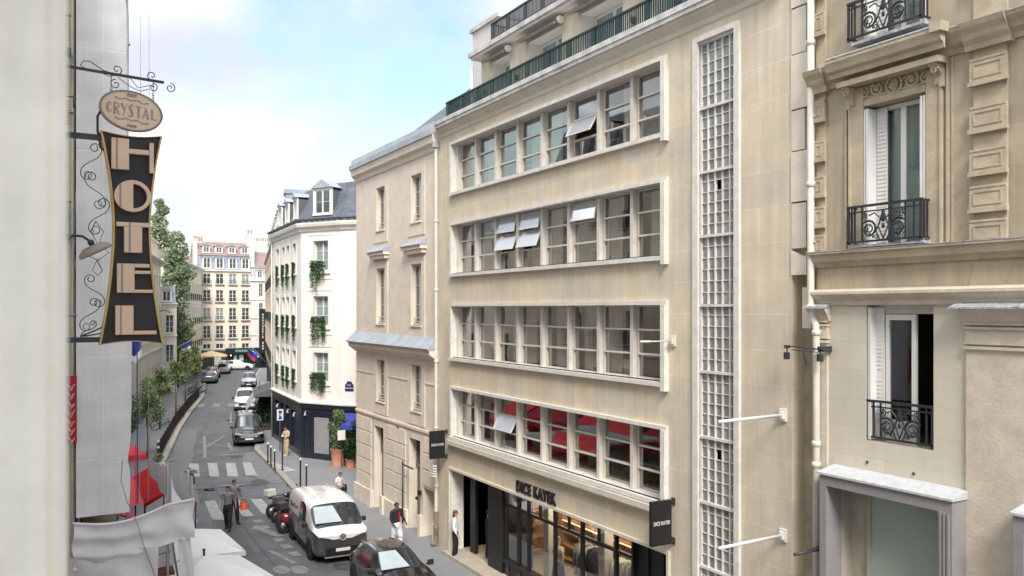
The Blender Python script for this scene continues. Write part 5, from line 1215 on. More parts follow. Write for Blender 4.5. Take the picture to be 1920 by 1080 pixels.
bA = facade_building('apartment_building', 'long cream building with tall narrow windows right of the hotel sign', .55 + 21.6 * dL[0], 45.1 + 21.6 * dL[1], rzL, 30.0, 13.9, 9, [1.6 + 2.45 * k for k in range(12)], [1.0, 5.9, 9.4], 'cream', None, win=(.95, {1.0: 2.4, 5.9: 2.4, 9.4: 3.0}), band=(4.75,), cornice=.7, panes=True, gms=('pane', 'panel'), wdepth=.3, seed=24)
b = MB(); b.box(0, 29.0, .25, 8, 13.9, 16.0); b.box(0, 29.1, .1, 8, 15.85, 16.02)
for k in range(12): b.box(1.2 + 2.45 * k, 1.9 + 2.45 * k, .21, .249, 14.3, 15.5)
b.build('attic', MT['cream'], bA)
eA = (.55 + 51.6 * dL[0], 45.1 + 51.6 * dL[1])      # about (11.0, 95.6)
bB = facade_building('townhouse', 'small white house with blue slate dormer and a flag', eA[0] - 1.0, eA[1] + .1, 0, 2.6, 9.6, 7, [1.9], [3.2, 6.4], 'whitefar', None, win=(.8, 1.9), band=(6.0, 2.6), shutters=False, seed=25)
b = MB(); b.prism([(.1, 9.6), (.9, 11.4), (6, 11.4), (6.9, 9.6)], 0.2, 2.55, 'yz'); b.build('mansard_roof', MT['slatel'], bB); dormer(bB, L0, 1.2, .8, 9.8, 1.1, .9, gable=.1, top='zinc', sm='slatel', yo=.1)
HC2 = R(15.2); dC = (math.sin(HC2), math.cos(HC2)); rzC = math.atan2(dC[1], dC[0])
bC = facade_building('apartment_building', 'tall cream row with narrow windows behind the big tree', 13.1, 102.6, rzC, 28.6, 14.9, 9, [1.5 + 2.3 * k for k in range(12)], [3.8, 7.0, 10.3], 'cream', 'gable', win=(.95, 2.3), band=(3.3, 6.4, 9.7), roofm='tile', balcony=True, gms=('pane', 'panel'), cornice=.55, seed=26)
b = MB(); b.box(9, 12, 2, 3.5, 15, 19.0); b.box(20, 23, 2, 3.5, 15, 19.4); b.box(15, 16, 1, 2.5, 15, 18.6); b.build('chimney', MT['whitefar'], bC)
b = MB()
for x in (9.3, 10.0, 10.7, 11.4, 20.4, 21.2, 22): b.lathe([(.14, 18.9), (.1, 19.9)], c=(x, 2.7, 0), n=8)
b.build('chimney_pots', MT['terra'], bC)
for k, (x, l) in enumerate(((3, 'orange awning, nearer of two under the far cream row'), (10, 'pale orange awning nearest the far crossing under the cream row'))):
    a = thing('shop_awning', l, 'awning', (13.1 + x * dC[0], 102.6 + x * dC[1], 0), rzC); b = MB(); b.prism([(-.02, 3.3), (-1.9, 2.7), (-1.9, 2.4), (-1.85, 2.4), (-1.85, 2.65), (-.02, 3.2)], 0, 5.2, 'yz'); b.build('canvas', mat('apricot_canvas', (.72, .46, .26), .8), a)
# red vertical banner and details seen in the slit beside the hotel wall
bn = thing('banner', 'narrow red cafe banner with white scrawled lettering beside the scaffold', 'banner', (.47, 17.9, 0))
b = MB(); b.box(-.1, .1, 0, .03, 6.35, 7.65); b.build('cloth', MT['redd'], bn)
b = MB(); rg = random.Random(3)
for k in range(7): z = 7.5 - .17 * k; b.tube([(-.06, -.01, z), (rg.uniform(-.03, .03), -.01, z - .08), (.06, -.01, z + rg.uniform(-.05, .02)), (0, -.01, z - .13)], .009, 4)
b.build('lettering', MT['offw'], bn)
b = MB(); b.box(-.02, .02, .03, .25, 7.5, 7.54); b.build('bracket', MT['dframe'], bn)
st_ = thing('wall_strip_details', 'slender balcony rail and drainpipe on the facade just beside the hotel wall', 'balcony', (.35, 18.05, 0))
b = MB(); b.tube([(.16, .1, 0), (.16, .1, 15)], .03, 8); b.build('drainpipe', MT['pipe'], st_)
b = MB()
for z0 in (10.35, 13.9):
    b.box(-.2, .12, -.22, .1, z0 - .1, z0)
    for k in range(5): b.box(-.15 + .06 * k, -.138 + .06 * k, -.2, -.185, z0, z0 + .6)
    b.box(-.2, .12, -.21, -.17, z0 + .6, z0 + .63)
b.build('railing', MT['iron'], st_)
b = MB(); leaves(b, (-.02, -.15, 10.75), (.14, .12, .25), 120, .04, 'ball', 4); b.build('foliage', MT['leafp'], st_)
b = MB()
for k in range(14): b.box(-.1, .1, -.02 + .02 * k, 0.0 + .02 * k, 12.9 - .05 * k, 12.93 - .05 * k)
b.build('striped_blind', MT['redd'], st_)
# ================================================================ HOTEL SIGN (9 m along the left facade, perpendicular to it)
SY = 9.0
hs = thing('hotel_sign', 'black hourglass hotel sign with cream letters H O T E L and gold edge', 'sign', (.765, SY, 0))
cx0 = .0
def half(z):           # half width of the waisted panel; z from 8.56 to 10.66
    t = (z - 9.72) / (10.67 - 9.72) if z > 9.72 else (9.72 - z) / (9.72 - 8.56)
    return .165 + (.115 if z > 9.72 else .125) * t ** 1.75
def outline(e, zt0=10.655, zb0=8.575):
    L_, R_ = [], []; n = 26
    for i in range(n + 1):
        z = zb0 - e * .5 + (zt0 - zb0 + e) * i / n; w = half(z) + e; L_.append((-w, z)); R_.append((w, z))
    top = [(R_[-1][0] - (R_[-1][0] * 2) * k / 8, R_[-1][1] - .03 * math.sin(PI * k / 8)) for k in range(1, 8)]
    bot = [(L_[0][0] + (-L_[0][0] * 2) * k / 8, L_[0][1] + .03 * math.sin(PI * k / 8)) for k in range(1, 8)]
    return R_ + top + L_[::-1] + bot
b = MB(); b.prism(outline(-.012), -.05, .05); b.build('panel', mat('sign_black', (.022, .018, .020), .6, amt=.2), hs)
o1, o2 = outline(.004), outline(-.014); b = MB(); n = len(o1)
for i in range(n):
    a, c, d, e = o1[i], o1[(i + 1) % n], o2[(i + 1) % n], o2[i]
    b.face([(a[0], -.075, a[1]), (c[0], -.075, c[1]), (d[0], -.075, d[1]), (e[0], -.075, e[1])][::-1]); b.face([(a[0], -.075, a[1]), (a[0], .075, a[1]), (c[0], .075, c[1]), (c[0], -.075, c[1])])
    b.face([(e[0], -.075, e[1]), (d[0], -.075, d[1]), (d[0], .075, d[1]), (e[0], .075, e[1])][::-1]); b.face([(a[0], .075, a[1]), (c[0], .075, c[1]), (d[0], .075, d[1]), (e[0], .075, e[1])])
b.build('gold_edge', mat('aged_gold', (.52, .33, .12), .45, .35, amt=.15, sc=3), hs)
LC = mat('letter_cream', (.70, .50, .38), .6, amt=.04); LG = mat('letter_stripe', (.33, .25, .24), .6, amt=.05)
yf, yb = -.12, -.051
def px(x): return (x - 245) * .00485      # letter drawing is laid out on a 0.485 cm raster
def pz(y): return 10.66 - (y - 250) * .00519
def lbox(b, x0, x1, y0, y1, f=yf): b.cbox(px(x0), px(x1), f, yb, pz(y1), pz(y0), .004)
def stripe(x0, x1, y0, y1):
    b = MB(); b.box(px(x0), px(x1), yf - .002, yf - .0005, pz(y1), pz(y0)); b.build('letter_stripe', LG, hs)
b = MB(); lbox(b, 207, 239, 264, 322); lbox(b, 277, 285, 268, 325); lbox(b, 239, 277, 282, 291, -.11); b.build('letter_h', LC, hs); stripe(214.5, 218.5, 264.5, 321.5)
b = MB(); n = 40; zc = pz(371); rx, rz_ = .165, .155
def ring(r): return [(px(246) + r * rx * math.cos(2 * PI * k / n), zc + r * rz_ * math.sin(2 * PI * k / n)) for k in range(n)]
O, I = ring(1), ring(.78)
xs_ = px(246.5)
for k in range(n):
    a, c, d, e = O[k], O[(k + 1) % n], I[(k + 1) % n], I[k]
    for y, fl in ((yf, 1), (yb, 0)):
        q = [(a[0], y, a[1]), (c[0], y, c[1]), (d[0], y, d[1]), (e[0], y, e[1])]; b.face(q[::-1] if fl else q)
    b.face([(a[0], yf, a[1]), (a[0], yb, a[1]), (c[0], yb, c[1]), (c[0], yf, c[1])]); b.face([(e[0], yf, e[1]), (d[0], yf, d[1]), (d[0], yb, d[1]), (e[0], yb, e[1])][::-1])
arc = [(x, z) for x, z in ring(.79) if x < xs_]; arc.sort(key=lambda p: p[1]); b.prism([(xs_, arc[0][1])] + [(x, z) for x, z in arc] + [(xs_, arc[-1][1])], yf - .0005, yb)
b.build('letter_o', LC, hs); stripe(221, 225, 349, 393)
b = MB(); lbox(b, 216, 277, 421, 429); lbox(b, 230, 263, 429.2, 478); b.build('letter_t', LC, hs); stripe(238, 242, 421.5, 477.5)
b = MB(); lbox(b, 217, 249, 499, 554); lbox(b, 249.2, 277, 499, 506); lbox(b, 249.2, 279, 512, 518); lbox(b, 249.2, 283, 548, 554); b.build('letter_e', LC, hs); stripe(224, 228, 499.5, 553.5)
b = MB(); lbox(b, 214, 247, 578, 633); lbox(b, 247.2, 290, 626, 633); b.build('letter_l', LC, hs); stripe(222, 225.5, 578.5, 632.5)
# brackets of the big sign
b = MB()
b.box(-.75, -.27, -.03, .03, 10.57, 10.62); b.box(-.75, -.27, -.03, .03, 8.60, 8.65)
b.tube([(-.16, 0, 10.98), (-.24, 0, 10.93), (-.3, 0, 10.8), (-.3, 0, 10.66), (-.27, 0, 10.5), (-.2, 0, 10.43)], .012, 6)
b.tube([(-.45, 0, 8.66), (-.33, 0, 8.71), (-.25, 0, 8.75), (-.2, 0, 8.72)], .008, 5); b.tube([(-.42, 0, 8.66), (-.3, 0, 8.68), (-.22, 0, 8.7)], .007, 5)
b.build('bracket', MT['iron'], hs)
# oval name board
cs = thing('name_board', 'oval cream board lettered in mauve, hanging on chains above the hotel sign', 'sign', (.765, SY, 0))
zc = 10.885; b = MB(); n = 40; tl = -.085
def el(r, k): 
    a = 2 * PI * k / n; x = r * .29 * math.cos(a); z = r * .198 * math.sin(a); return (x, zc + z + x * tl)
b.prism([el(.96, k) for k in range(n)], -.022, .022); b.build('board', mat('board_cream', (.72, .56, .42), .6, amt=.05), cs)
b = MB()
for k in range(n):
    a, c, d, e = el(1, k), el(1, k + 1), el(.93, k + 1), el(.93, k)
    b.face([(a[0], -.03, a[1]), (c[0], -.03, c[1]), (d[0], -.03, d[1]), (e[0], -.03, e[1])][::-1]); b.face([(a[0], -.03, a[1]), (a[0], .03, a[1]), (c[0], .03, c[1]), (c[0], -.03, c[1])]); b.face([(a[0], .03, a[1]), (c[0], .03, c[1]), (d[0], .03, d[1]), (e[0], .03, e[1])])
b.build('rim', mat('rim_mauve', (.26, .20, .20), .6), cs)
LV = mat('letter_mauve', (.36, .26, .27), .7, amt=.05)
b = MB()   # art-deco letters: one fat stroke, the rest hairline
def fat(x0, z0, x1, z1, w): b.prism([(x0, z0), (x0 + w, z0), (x1 + w, z1), (x1, z1)], -.026, -.0225)
def thin(pts, r=.0045): b.tube([(x, -.025, z) for x, z in pts], r, 4)
def T(i): return -.232 + i * .0665
def Z(i): return zc + (T(i) + .03) * tl
h = [.05, .058, .06, .062, .06, .056, .05]
for i, ch_ in enumerate('CRYSTAL'):
    x, z, e = T(i), Z(i), h[i]
    if ch_ == 'C':
        b.prism([(x + .022, z + e), (x + .008, z + e * .6), (x + .004, z), (x + .008, z - e * .6), (x + .022, z - e), (x + .03, z - e * .8), (x + .03, z + e * .8)], -.026, -.0225); thin([(x + .026, z + e), (x + .045, z + e * .85), (x + .052, z + e * .45)]); thin([(x + .026, z - e), (x + .045, z - e * .85), (x + .052, z - e * .45)])
    elif ch_ == 'R': fat(x + .004, z - e, x + .004, z + e, .018); thin([(x + .02, z + e), (x + .05, z + e * .8), (x + .052, z + e * .3), (x + .02, z)]); thin([(x + .026, z), (x + .056, z - e)], .006)
    elif ch_ == 'Y': b.prism([(x, z + e), (x + .022, z + e), (x + .036, z), (x + .028, z - .01)], -.026, -.0225); thin([(x + .056, z + e), (x + .026, z - e)])
    elif ch_ == 'S':
        pts = [(x + .05, z + e * .75), (x + .034, z + e), (x + .016, z + e * .8), (x + .012, z + e * .4), (x + .03, z), (x + .046, z - e * .4), (x + .042, z - e * .8), (x + .022, z - e), (x + .004, z - e * .7)]; thin(pts, .005); b.prism([(x + .008, z + e * .6), (x + .026, z + e * .75), (x + .05, z - e * .4), (x + .032, z - e * .75)], -.026, -.0225)
    elif ch_ == 'T': fat(x + .02, z - e, x + .02, z + e, .02); thin([(x, z + e - .004), (x + .058, z + e - .008)])
    elif ch_ == 'A': thin([(x, z - e), (x + .03, z + e)]); b.prism([(x + .024, z + e), (x + .034, z + e), (x + .06, z - e), (x + .036, z - e)], -.026, -.0225); thin([(x + .01, z - e * .3), (x + .05, z - e * .36)])
    else: fat(x + .01, z - e, x + .01, z + e, .02); thin([(x + .012, z - e + .004), (x + .062, z - e)])
b.build('lettering', LV, cs)
b = MB()
for sg, zz_ in ((1, .098), (-1, -.1)):
    P = [(-.15, 0), (-.14, .012), (-.12, .002), (-.09, .0), (-.06, .014), (-.03, .01), (0, .0), (.03, .008), (.06, .012), (.09, -.004), (.12, -.006), (.14, .008), (.15, -.008)]
    b.tube([(x, -.025, zc + zz_ + z * 1.3 + x * tl) for x, z in P], .005, 4)
    for q in (-.03, 0, .03): b.tube(spiral(q, zc + sg * .152 + q * tl, .018, .004, 0, 1.3, 10, y=-.025), .004, 4)
    b.prism([(-.03, zc + sg * .14), (.03, zc + sg * .14 - .004), (0, zc + sg * .165)], -.026, -.0225)
b.build('ornament', LV, cs)
# wrought iron top bracket with scrolls and chains
b = MB(); z0 = 11.225; tb = -.045
def zt(x): return z0 + tb * x
b.prism([(-.745, zt(-.745) - .012), (.3, zt(.3) - .012), (.3, zt(.3) + .012), (-.745, zt(-.745) + .012)], -.012, .012); b.box(-.745, -.73, -.03, .03, z0 - .06, z0 + .1)
b.tube(spiral(.36, zt(.36) - .045, .05, .012, PI / 2, -1.3, 20), .005, 5)
b.tube([(-.12, 0, zt(-.1)), (-.25, 0, z0 + .03), (-.36, 0, z0 + .1), (-.42, 0, z0 + .1), (-.45, 0, z0 + .05), (-.41, 0, z0 + .03)], .005, 5); b.tube([(-.12, 0, zt(-.1)), (-.2, 0, z0 - .02), (-.3, 0, z0 + .02)], .004, 5)
b.tube(spiral(-.13, z0 + .055, .05, .01, -PI / 2, 1.2, 18), .005, 5); b.tube(spiral(-.14, z0 - .09, .05, .012, PI / 2, 1.2, 18), .005, 5); b.tube(spiral(.19, zt(.2) + .05, .05, .01, -PI / 2, -1.1, 18), .005, 5); b.tube(spiral(.2, zt(.2) - .07, .045, .01, PI / 2, -1.2, 18), .005, 5)
b.tube([(-.12, 0, z0 - .02), (0, 0, z0 - .1), (.08, 0, z0 - .13), (.16, 0, z0 - .1)], .004, 5); b.tube([(-.02, 0, z0), (.06, 0, z0 - .1), (.2, 0, z0 - .05)], .004, 5)
for x in (-.18, .2):
    z = z0 - .13; zb2 = zc + .2 * math.sqrt(1 - (x / .3) ** 2) + x * tl
    k = 0
    while z > zb2: b.tube([(x + (.009 * math.cos(t_ * PI / 4) if k % 2 == 0 else 0), (0 if k % 2 == 0 else .009 * math.cos(t_ * PI / 4)), z - .014 + .017 * math.sin(t_ * PI / 4)) for t_ in range(8)], .0032, 4, closed=True); z -= .024; k += 1
    b.tube([(x, 0, z0), (x, 0, z0 - .12)], .005, 4)
b.build('bracket', MT['iron'], cs)
# scrollwork running down between wall and sign
sc_ = thing('scrollwork', 'tall black wrought iron scrollwork between the wall and the hotel sign', 'ironwork', (.42, SY + .02, 0))
b = MB(); r = .0045
def cornu(cx, cz, h, rot, flip=1, K=17, n=60):
    "S scroll with a spiral eye at both ends (Euler spiral)"
    P = [(0, 0)]; m = n // 2
    for i in range(m): t = (i + .5) / m; a = K * t * t / 2; P.append((P[-1][0] + math.cos(a) / m, P[-1][1] + math.sin(a) / m))
    P = [(-x, -y) for x, y in P[:0:-1]] + P; E = P[-1]; L_ = 2 * math.hypot(*E); s = h / L_ / 1.25; a0 = math.atan2(E[1], E[0]); c, q = math.cos(rot - a0), math.sin(rot - a0)
    return [(cx + flip * s * (x * c - y * q), 0, cz + s * (x * q + y * c)) for x, y in P]
def S(cx, z, s, up=1): 
    b.tube(spiral(cx, z + .085 * up, .075, .012, -PI / 2 * up, -s * up * 1.35, 24), r, 4); b.tube(spiral(cx + s * .05, z - .085 * up, .075, .012, PI / 2 * up, -s * up * 1.35, 24), r, 4)
    b.tube([(cx - s * .05, 0, z + .15 * up), (cx + s * .02, 0, z + .03 * up), (cx + s * .06, 0, z - .08 * up), (cx + s * .1, 0, z - .16 * up)], r, 4)
for i, z in enumerate((10.36, 10.08, 9.83)): b.tube(cornu(-.01 + .035 * i, z, .40, R(75), 1 if i % 2 == 0 else -1), r, 4)
b.tube([(.06, 0, 10.5), (.1, 0, 10.58), (.06, 0, 10.64)], r, 4)
b.tube([(.03, 0, 9.78), (.1, 0, 9.68), (.05, 0, 9.55), (-.01, 0, 9.68), (.03, 0, 9.78)], r, 4); b.tube([(.05, 0, 9.55), (.15, 0, 9.48), (.05, 0, 9.4), (-.08, 0, 9.46), (-.02, 0, 9.53), (.05, 0, 9.55)], r, 4); b.tube([(.04, 0, 9.4), (0, 0, 9.3), (.05, 0, 9.25), (.09, 0, 9.3), (.04, 0, 9.4)], r, 4)
for i, z in enumerate((9.10, 8.87)): b.tube(cornu(.02 - .04 * i, z, .36, R(72), 1 if i % 2 else -1), r, 4)
b.tube(cornu(-.03, 8.72, .22, R(60), 1), r, 4)
b.build('scrolls', MT['iron'], sc_)
# round sign lamp on a curved arm
lp = thing('sign_lamp', 'grey disc shaped lamp on a curved arm lighting the hotel sign', 'lamp', (.42, 8.6, 9.47))
b = MB(); T_ = Matrix.Rotation(R(-28), 4, 'Y'); b.M = T_
b.lathe([(0, .055), (.09, .045), (.145, .01), (.155, -.02), (.14, -.03), (.1, -.015), (0, -.01)], n=28); b.build('lamp_shade', mat('lamp_grey', (.32, .28, .26), .45, amt=.1), lp)
b = MB(); b.tube([(-.02, 0, .05), (-.05, 0, .09), (-.1, 0, .125), (-.17, 0, .13), (-.26, 0, .09), (-.38, 0, .08)], .012, 8); b.ball((-.03, 0, .07), .03, n=8, m=6); b.build('arm', MT['dframe'], lp)
# spotlight brackets lower down the wall
t = thing('wall_bracket', 'small grey bracket on the wall just above the lower arm of the hotel sign', 'bracket', (.02, 9.4, 8.86)); b = MB(); b.tube([(0, 0, 0), (.28, 0, 0)], .015, 6); b.box(.02, .1, -.04, .04, -.02, .03); b.build('arm', MT['steel'], t)
t = thing('wall_bracket', 'pair of thin wall brackets above the upper arm of the hotel sign', 'bracket', (.02, 9.2, 10.85)); b = MB(); b.tube([(0, 0, 0), (.24, 0, 0)], .01, 6); b.tube([(0, 0, .14), (.24, 0, .16), (.25, 0, .05)], .008, 6); b.build('arm', MT['iron'], t)

# ================================================================ SCAFFOLD wrapped in pale sheeting
sf = thing('scaffold', 'tall scaffold tower wrapped in pale sheeting beside the hotel sign', 'scaffold')
def cloth(fn, nu, nv, name, m=None):
    b = MB(); b.smooth = True
    for i in range(nu):
        for j in range(nv): b.face([fn(i / nu, j / nv), fn((i + 1) / nu, j / nv), fn((i + 1) / nu, (j + 1) / nv), fn(i / nu, (j + 1) / nv)])
    return b.build(name, m or MT['sheet'], sf)
def wr(u, z, a=1): return a * .45 * (.018 * math.sin(z * 5 + u * 9) + .014 * math.sin(z * 11.3 - u * 5) + .012 * math.sin(z * 2.1 + u * 17))
XA, XB = .56, 1.52
def tower(u, v):
    z = 4.9 + v * 14
    s = 1 - .035 * math.exp(-((z - 5.95) * 6) ** 2)
    if u < .5: x = XA + (XB * s - .13 * max(0, (z - 8)) / 10 - XA) * u * 2; return (x, 18 + wr(u, z, .8) - .03 * math.sin(u * 2 * PI) + .03 * abs(math.sin((z + .05) * PI / 2)) ** .4 * math.sin(u * 2 * PI), z)
    return (XB * s - .13 * max(0, (z - 8)) / 10 + wr(u, z, .5) + .02 * math.sin(z), 18 + (u - .5) * 2 * 9, z)
cloth(tower, 44, 190, 'tower_sheeting', MT['tower'])
b = MB()
for x in (XA + .05, XB - .05):
    for y in (18.12, 20.5, 23, 26): b.tube([(x, y, 0), (x, y, 19)], .025, 6)
for z in [2.2 + 2 * k for k in range(9)]:
    for y in (18.12, 20.5, 23, 26): b.tube([(XA, y, z), (XB, y, z)], .022, 6)
    b.tube([(XB - .05, 18.1, z), (XB - .05, 26, z)], .022, 6); b.tube([(XB - .05, 18.1, z + 1), (XB - .05, 26, z + 1)], .022, 6)
for (x, y, zt_) in ((2.25, 18.4, 5.75), (2.62, 18.2, 5.6), (2.5, 22, 3.9)): b.tube([(x, y, 0), (x, y, zt_)], .028, 7)
for z in (3.9, 4.5): b.tube([(1.5, 18.4, z - .1), (2.3, 18.4, z)], .02, 6)
b.tube([(2.25, 18.35, 4.7), (2.45, 18.35, 3.3)], .02, 6); b.tube([(2.56, 18.2, 5.58), (2.72, 18.2, 5.58)], .02, 6); b.tube([(2.2, 18.4, 5.78), (2.35, 18.4, 5.78)], .02, 6)
b.build('tubes', MT['steel'], sf)
b = MB()
for z in [4.2 + 2 * k for k in range(7)]: b.box(XA, XB - .12, 18.15, 26, z, z + .05)
b.build('decks', mat('scaffold_boards', (.32, .25, .17), .9, amt=.2), sf)
def skirt(u, v):          # lower wrap: sagging upper edge, folds fanning from the left
    x = .5 + 2.2 * u; top = 4.86 - .16 * math.sin(PI * min(1, u * 1.3)) + .16 * u; bot = 3.95 + .3 * u
    z = bot + (top - bot) * v
    f_ = .5 + .5 * math.cos(u * 2.2); return (x + .02 * math.sin(v * 9), 17.75 + .25 * u + .07 * math.sin(v * 15 * (1 - .45 * u) + u * 9) * f_ + .03 * math.sin(u * 23 + v * 6), z)
cloth(skirt, 40, 16, 'upper_skirt')
def skirt2(u, v):
    x = .45 + 1.55 * u; z = 1.2 + (4.2 - 1.2) * v
    return (x, 17.85 + .07 * math.sin(z * 7 + u * 8) * (1 - .6 * u) + .05 * math.sin(u * 14 + z * 2.3), z)
cloth(skirt2, 26, 30, 'lower_skirt')
def skirt3(u, v):
    z = .8 + 3.4 * v; return (2.42 + .26 * u + .03 * math.sin(z * 4), 18.1 + .04 * math.sin(u * 9 + z * 3), z)
cloth(skirt3, 8, 30, 'corner_wrap')
def skirt4(u, v):
    x = 1.65 + .8 * u; z = 3.25 + .95 * v; return (x, 18.9 + .03 * math.sin(u * 8), z)
cloth(skirt4, 8, 8, 'back_wrap')
def side(u, v):
    y = 18 + 8.5 * u; z = 4.2 + (1.0 * (1 - u)) * v + .3 * v; return (2.68 + .03 * math.sin(y * 3 + z), y, z)
cloth(side, 20, 5, 'side_wrap')
b = MB(); b.smooth = True; b.tube([(.5 + 2.2 * k / 30, 17.72 + .25 * k / 30, skirt(k / 30, 1)[2]) for k in range(31)], .03, 7); b.build('hem', MT['sheet'], sf)
def corner_flap(u, v): return (2.28 + .3 * u * (1 - v), 18.05 + .05 * v, 4.85 + .8 * v - .35 * u * v)
cloth(corner_flap, 6, 8, 'corner_flap')
b = MB(); b.box(1.65, 2.4, 18.5, 19.2, 3.38, 3.46); b.build('red_beam', mat('red_brown_beam', (.22, .06, .05), .7), sf)
b = MB(); b.tube([(1.35, 17.7, 6.0), (1.32, 17.68, 5.6), (1.42, 17.66, 5.2), (1.62, 17.7, 4.7), (1.75, 17.7, 4.2), (1.95, 17.8, 3.6)], .009, 5); b.build('cable', MT['steel'], sf)
rp = thing('hoist_ropes', 'pair of thin hoist ropes hanging beside the scaffold sheeting', 'rope', (0, 0, 0))
b = MB()
for x in (1.72, 1.88): b.tube([(x, 18.3, 19), (x + .01, 18.3, 12), (x - .01, 18.3, 5.0)], .005, 5)
b.build('rope', MT['steel'], rp)
b = MB(); b.tube([(1.66, 18.28, 8.2), (1.67, 18.28, 5.0)], .012, 5); b.build('blue_rope', MT['blue'], rp); b = MB(); b.tube([(1.63, 18.26, 6.2), (1.64, 18.26, 5.0)], .014, 5); b.build('red_rope', MT['red'], rp)
# ================================================================ VEHICLES (front towards -y in their own frame)
MT['carglass'] = mat('car_glass', (.03, .035, .04), .03, amt=.2, sc=1, spec=1.0, coat=1)
MT['sunscreen'] = mat('windscreen_shade', (.52, .60, .64), .35, .2, amt=.12, sc=3, coat=.8)
MT['trim'] = mat('black_plastic', (.015, .015, .017), .5)
MT['lamp'] = mat('headlight_glass', (.45, .46, .48), .08, .3, coat=1)
MT['rim'] = mat('alloy', (.45, .45, .46), .3, .8)
MT['plate'] = mat('plate_white', (.7, .7, .68), .4)
def split(me, root, names, mats):
    for i, nm in enumerate(names):
        if nm is None: continue
        b = bmesh.new(); b.from_mesh(me)
        bmesh.ops.delete(b, geom=[f for f in b.faces if f.material_index != i], context='FACES')
        if not b.faces: b.free(); continue
        m2 = bpy.data.meshes.new(nm)
        for f in b.faces: f.material_index = 0; f.smooth = True
        b.to_mesh(m2); b.free(); m2.materials.append(mats[i]); inst(m2, nm, root)
def wheel(root, x, y, r, w=.22, side=1, rim='rim'):
    k = ('wheel', r, w, side, rim)
    if k not in CACHE:
        t = MB(); p = [(r * .66, -w / 2), (r * .96, -w / 2), (r, -w / 3), (r, w / 3), (r * .96, w / 2), (r * .66, w / 2)]; t.lathe(p, axis='x', n=26)
        q = MB(); q.lathe([(r * .67, -w / 2 + .02), (r * .67, w / 2 - .04), (r * .6, w / 2 - .03), (r * .56, w / 2 - .08), (0, w / 2 - .08)] if side > 0 else [(0, -w / 2 + .08), (r * .56, -w / 2 + .08), (r * .6, -w / 2 + .03), (r * .67, -w / 2 + .04), (r * .67, w / 2 - .02)], axis='x', n=26)
        xs = (w / 2 - .03) * side
        for j in range(5):
            a = j * 2 * PI / 5
            T = Matrix.Rotation(a, 4, 'X'); q.box(min(xs, xs - .04 * side), max(xs, xs - .04 * side), -.035, .035, r * .08, r * .6, T)
        q.lathe([(r * .14, xs - .03), (r * .14, xs), (0, xs)] if side > 0 else [(0, xs), (r * .14, xs), (r * .14, xs + .03)], axis='x', n=12)
        CACHE[k] = (t.mesh('tyre', MT['rubber']), q.mesh('rim', MT[rim]))
    o = inst(CACHE[k][0], 'wheel', root, (x, y, r)); inst(CACHE[k][1], 'rim', o); return o
def car(name, label, loc, rz, st, sideglass, ws, rear=None, paint_=None, lower=None, wheels=(), wr=.33, panelrows=(), cat='car', group=None, glassmat='carglass', upper_all=True):
    """st: (y, half width, z bottom, z belt, half width belt, z top, half width top)"""
    root = thing(name, label, cat, loc, rz, group)
    me = bpy.data.meshes.new('body'); V = []; Fc = []; MI = []
    def ring(s):
        y, w, zb, zt, wb, zr, wr_ = s
        h = [(0, zb), (w * .88, zb), (w, zb + .14), (w * 1.0, zb + (zt - zb) * .6), (wb, zt), (wr_, zr - .07), (wr_ * .78, zr), (0, zr + .03)]
        return [(x, y, z) for x, z in h] + [(-x, y, z) for x, z in h[-2:0:-1]]
    for s in st: V += ring(s)
    n = 14
    for i in range(len(st) - 1):
        for k in range(n):
            a, b_ = i * n + k, i * n + (k + 1) % n; Fc.append((a, b_, b_ + n, a + n))
            row = k if k < 7 else 13 - k; m = 1 if (lower and row <= 3) else 0
            if row == 4 and i in sideglass: m = 2
            if row == 4 and i in panelrows: m = 0
            if row in (5, 6) and i in ws: m = 2
            if rear and row in (5, 6) and i in rear: m = 2
            MI.append(m)
    Fc.append(tuple(range(n))[::-1]); MI.append(1 if lower else 0); L_ = (len(st) - 1) * n; Fc.append(tuple(range(L_, L_ + n))); MI.append(1 if lower else 0)
    me.from_pydata(V, [], Fc); me.polygons.foreach_set('material_index', MI)
    for _ in range(3): me.materials.append(None)
    o = bpy.data.objects.new('tmp', me); COL.objects.link(o); md = o.modifiers.new('s', 'SUBSURF'); md.levels = 2; md.render_levels = 2
    bm = bmesh.new(); bm.from_mesh(me); cl = bm.edges.layers.float.new('crease_edge')
    for e in bm.edges:
        fm = {f.material_index for f in e.link_faces}
        if len(fm) > 1: e[cl] = .8
        rows = [v.index % n for v in e.verts]
        if all(r in (4, 10) for r in rows): e[cl] = max(e[cl], .45)
    for f in bm.faces:
        if len(f.verts) > 4:
            for e in f.edges: e[cl] = .35
    bmesh.ops.recalc_face_normals(bm, faces=bm.faces); bm.to_mesh(me); bm.free()
    dg = bpy.context.evaluated_depsgraph_get(); dg.update(); ev = bpy.data.meshes.new_from_object(o.evaluated_get(dg)); bpy.data.objects.remove(o)
    split(ev, root, ['body', 'lower_body' if lower else None, 'window_glass'], [paint_, lower or paint_, MT[glassmat]])
    for (x, y) in wheels:
        for s in (-1, 1):
            a = MB(); hw = x; a.lathe([(wr * 1.13, -.02), (wr * 1.13, .006), (0, .006)] if s > 0 else [(0, -.006), (wr * 1.13, -.006), (wr * 1.13, .02)], c=(s * hw, y, wr), axis='x', n=26); a.build('wheel_arch', MT['trim'], root)
            wheel(root, s * (hw - .095), y, wr, side=s)
    return root
def mirror(root, x, y, z, m):
    for s in (-1, 1):
        b = MB(); b.cbox(s * x, s * (x + .2), y - .06, y + .06, z, z + .17, .03); b.box(min(s * (x - .06), s * x), max(s * (x - .06), s * x), y - .02, y + .02, z + .03, z + .07); b.build('mirror', m, root)
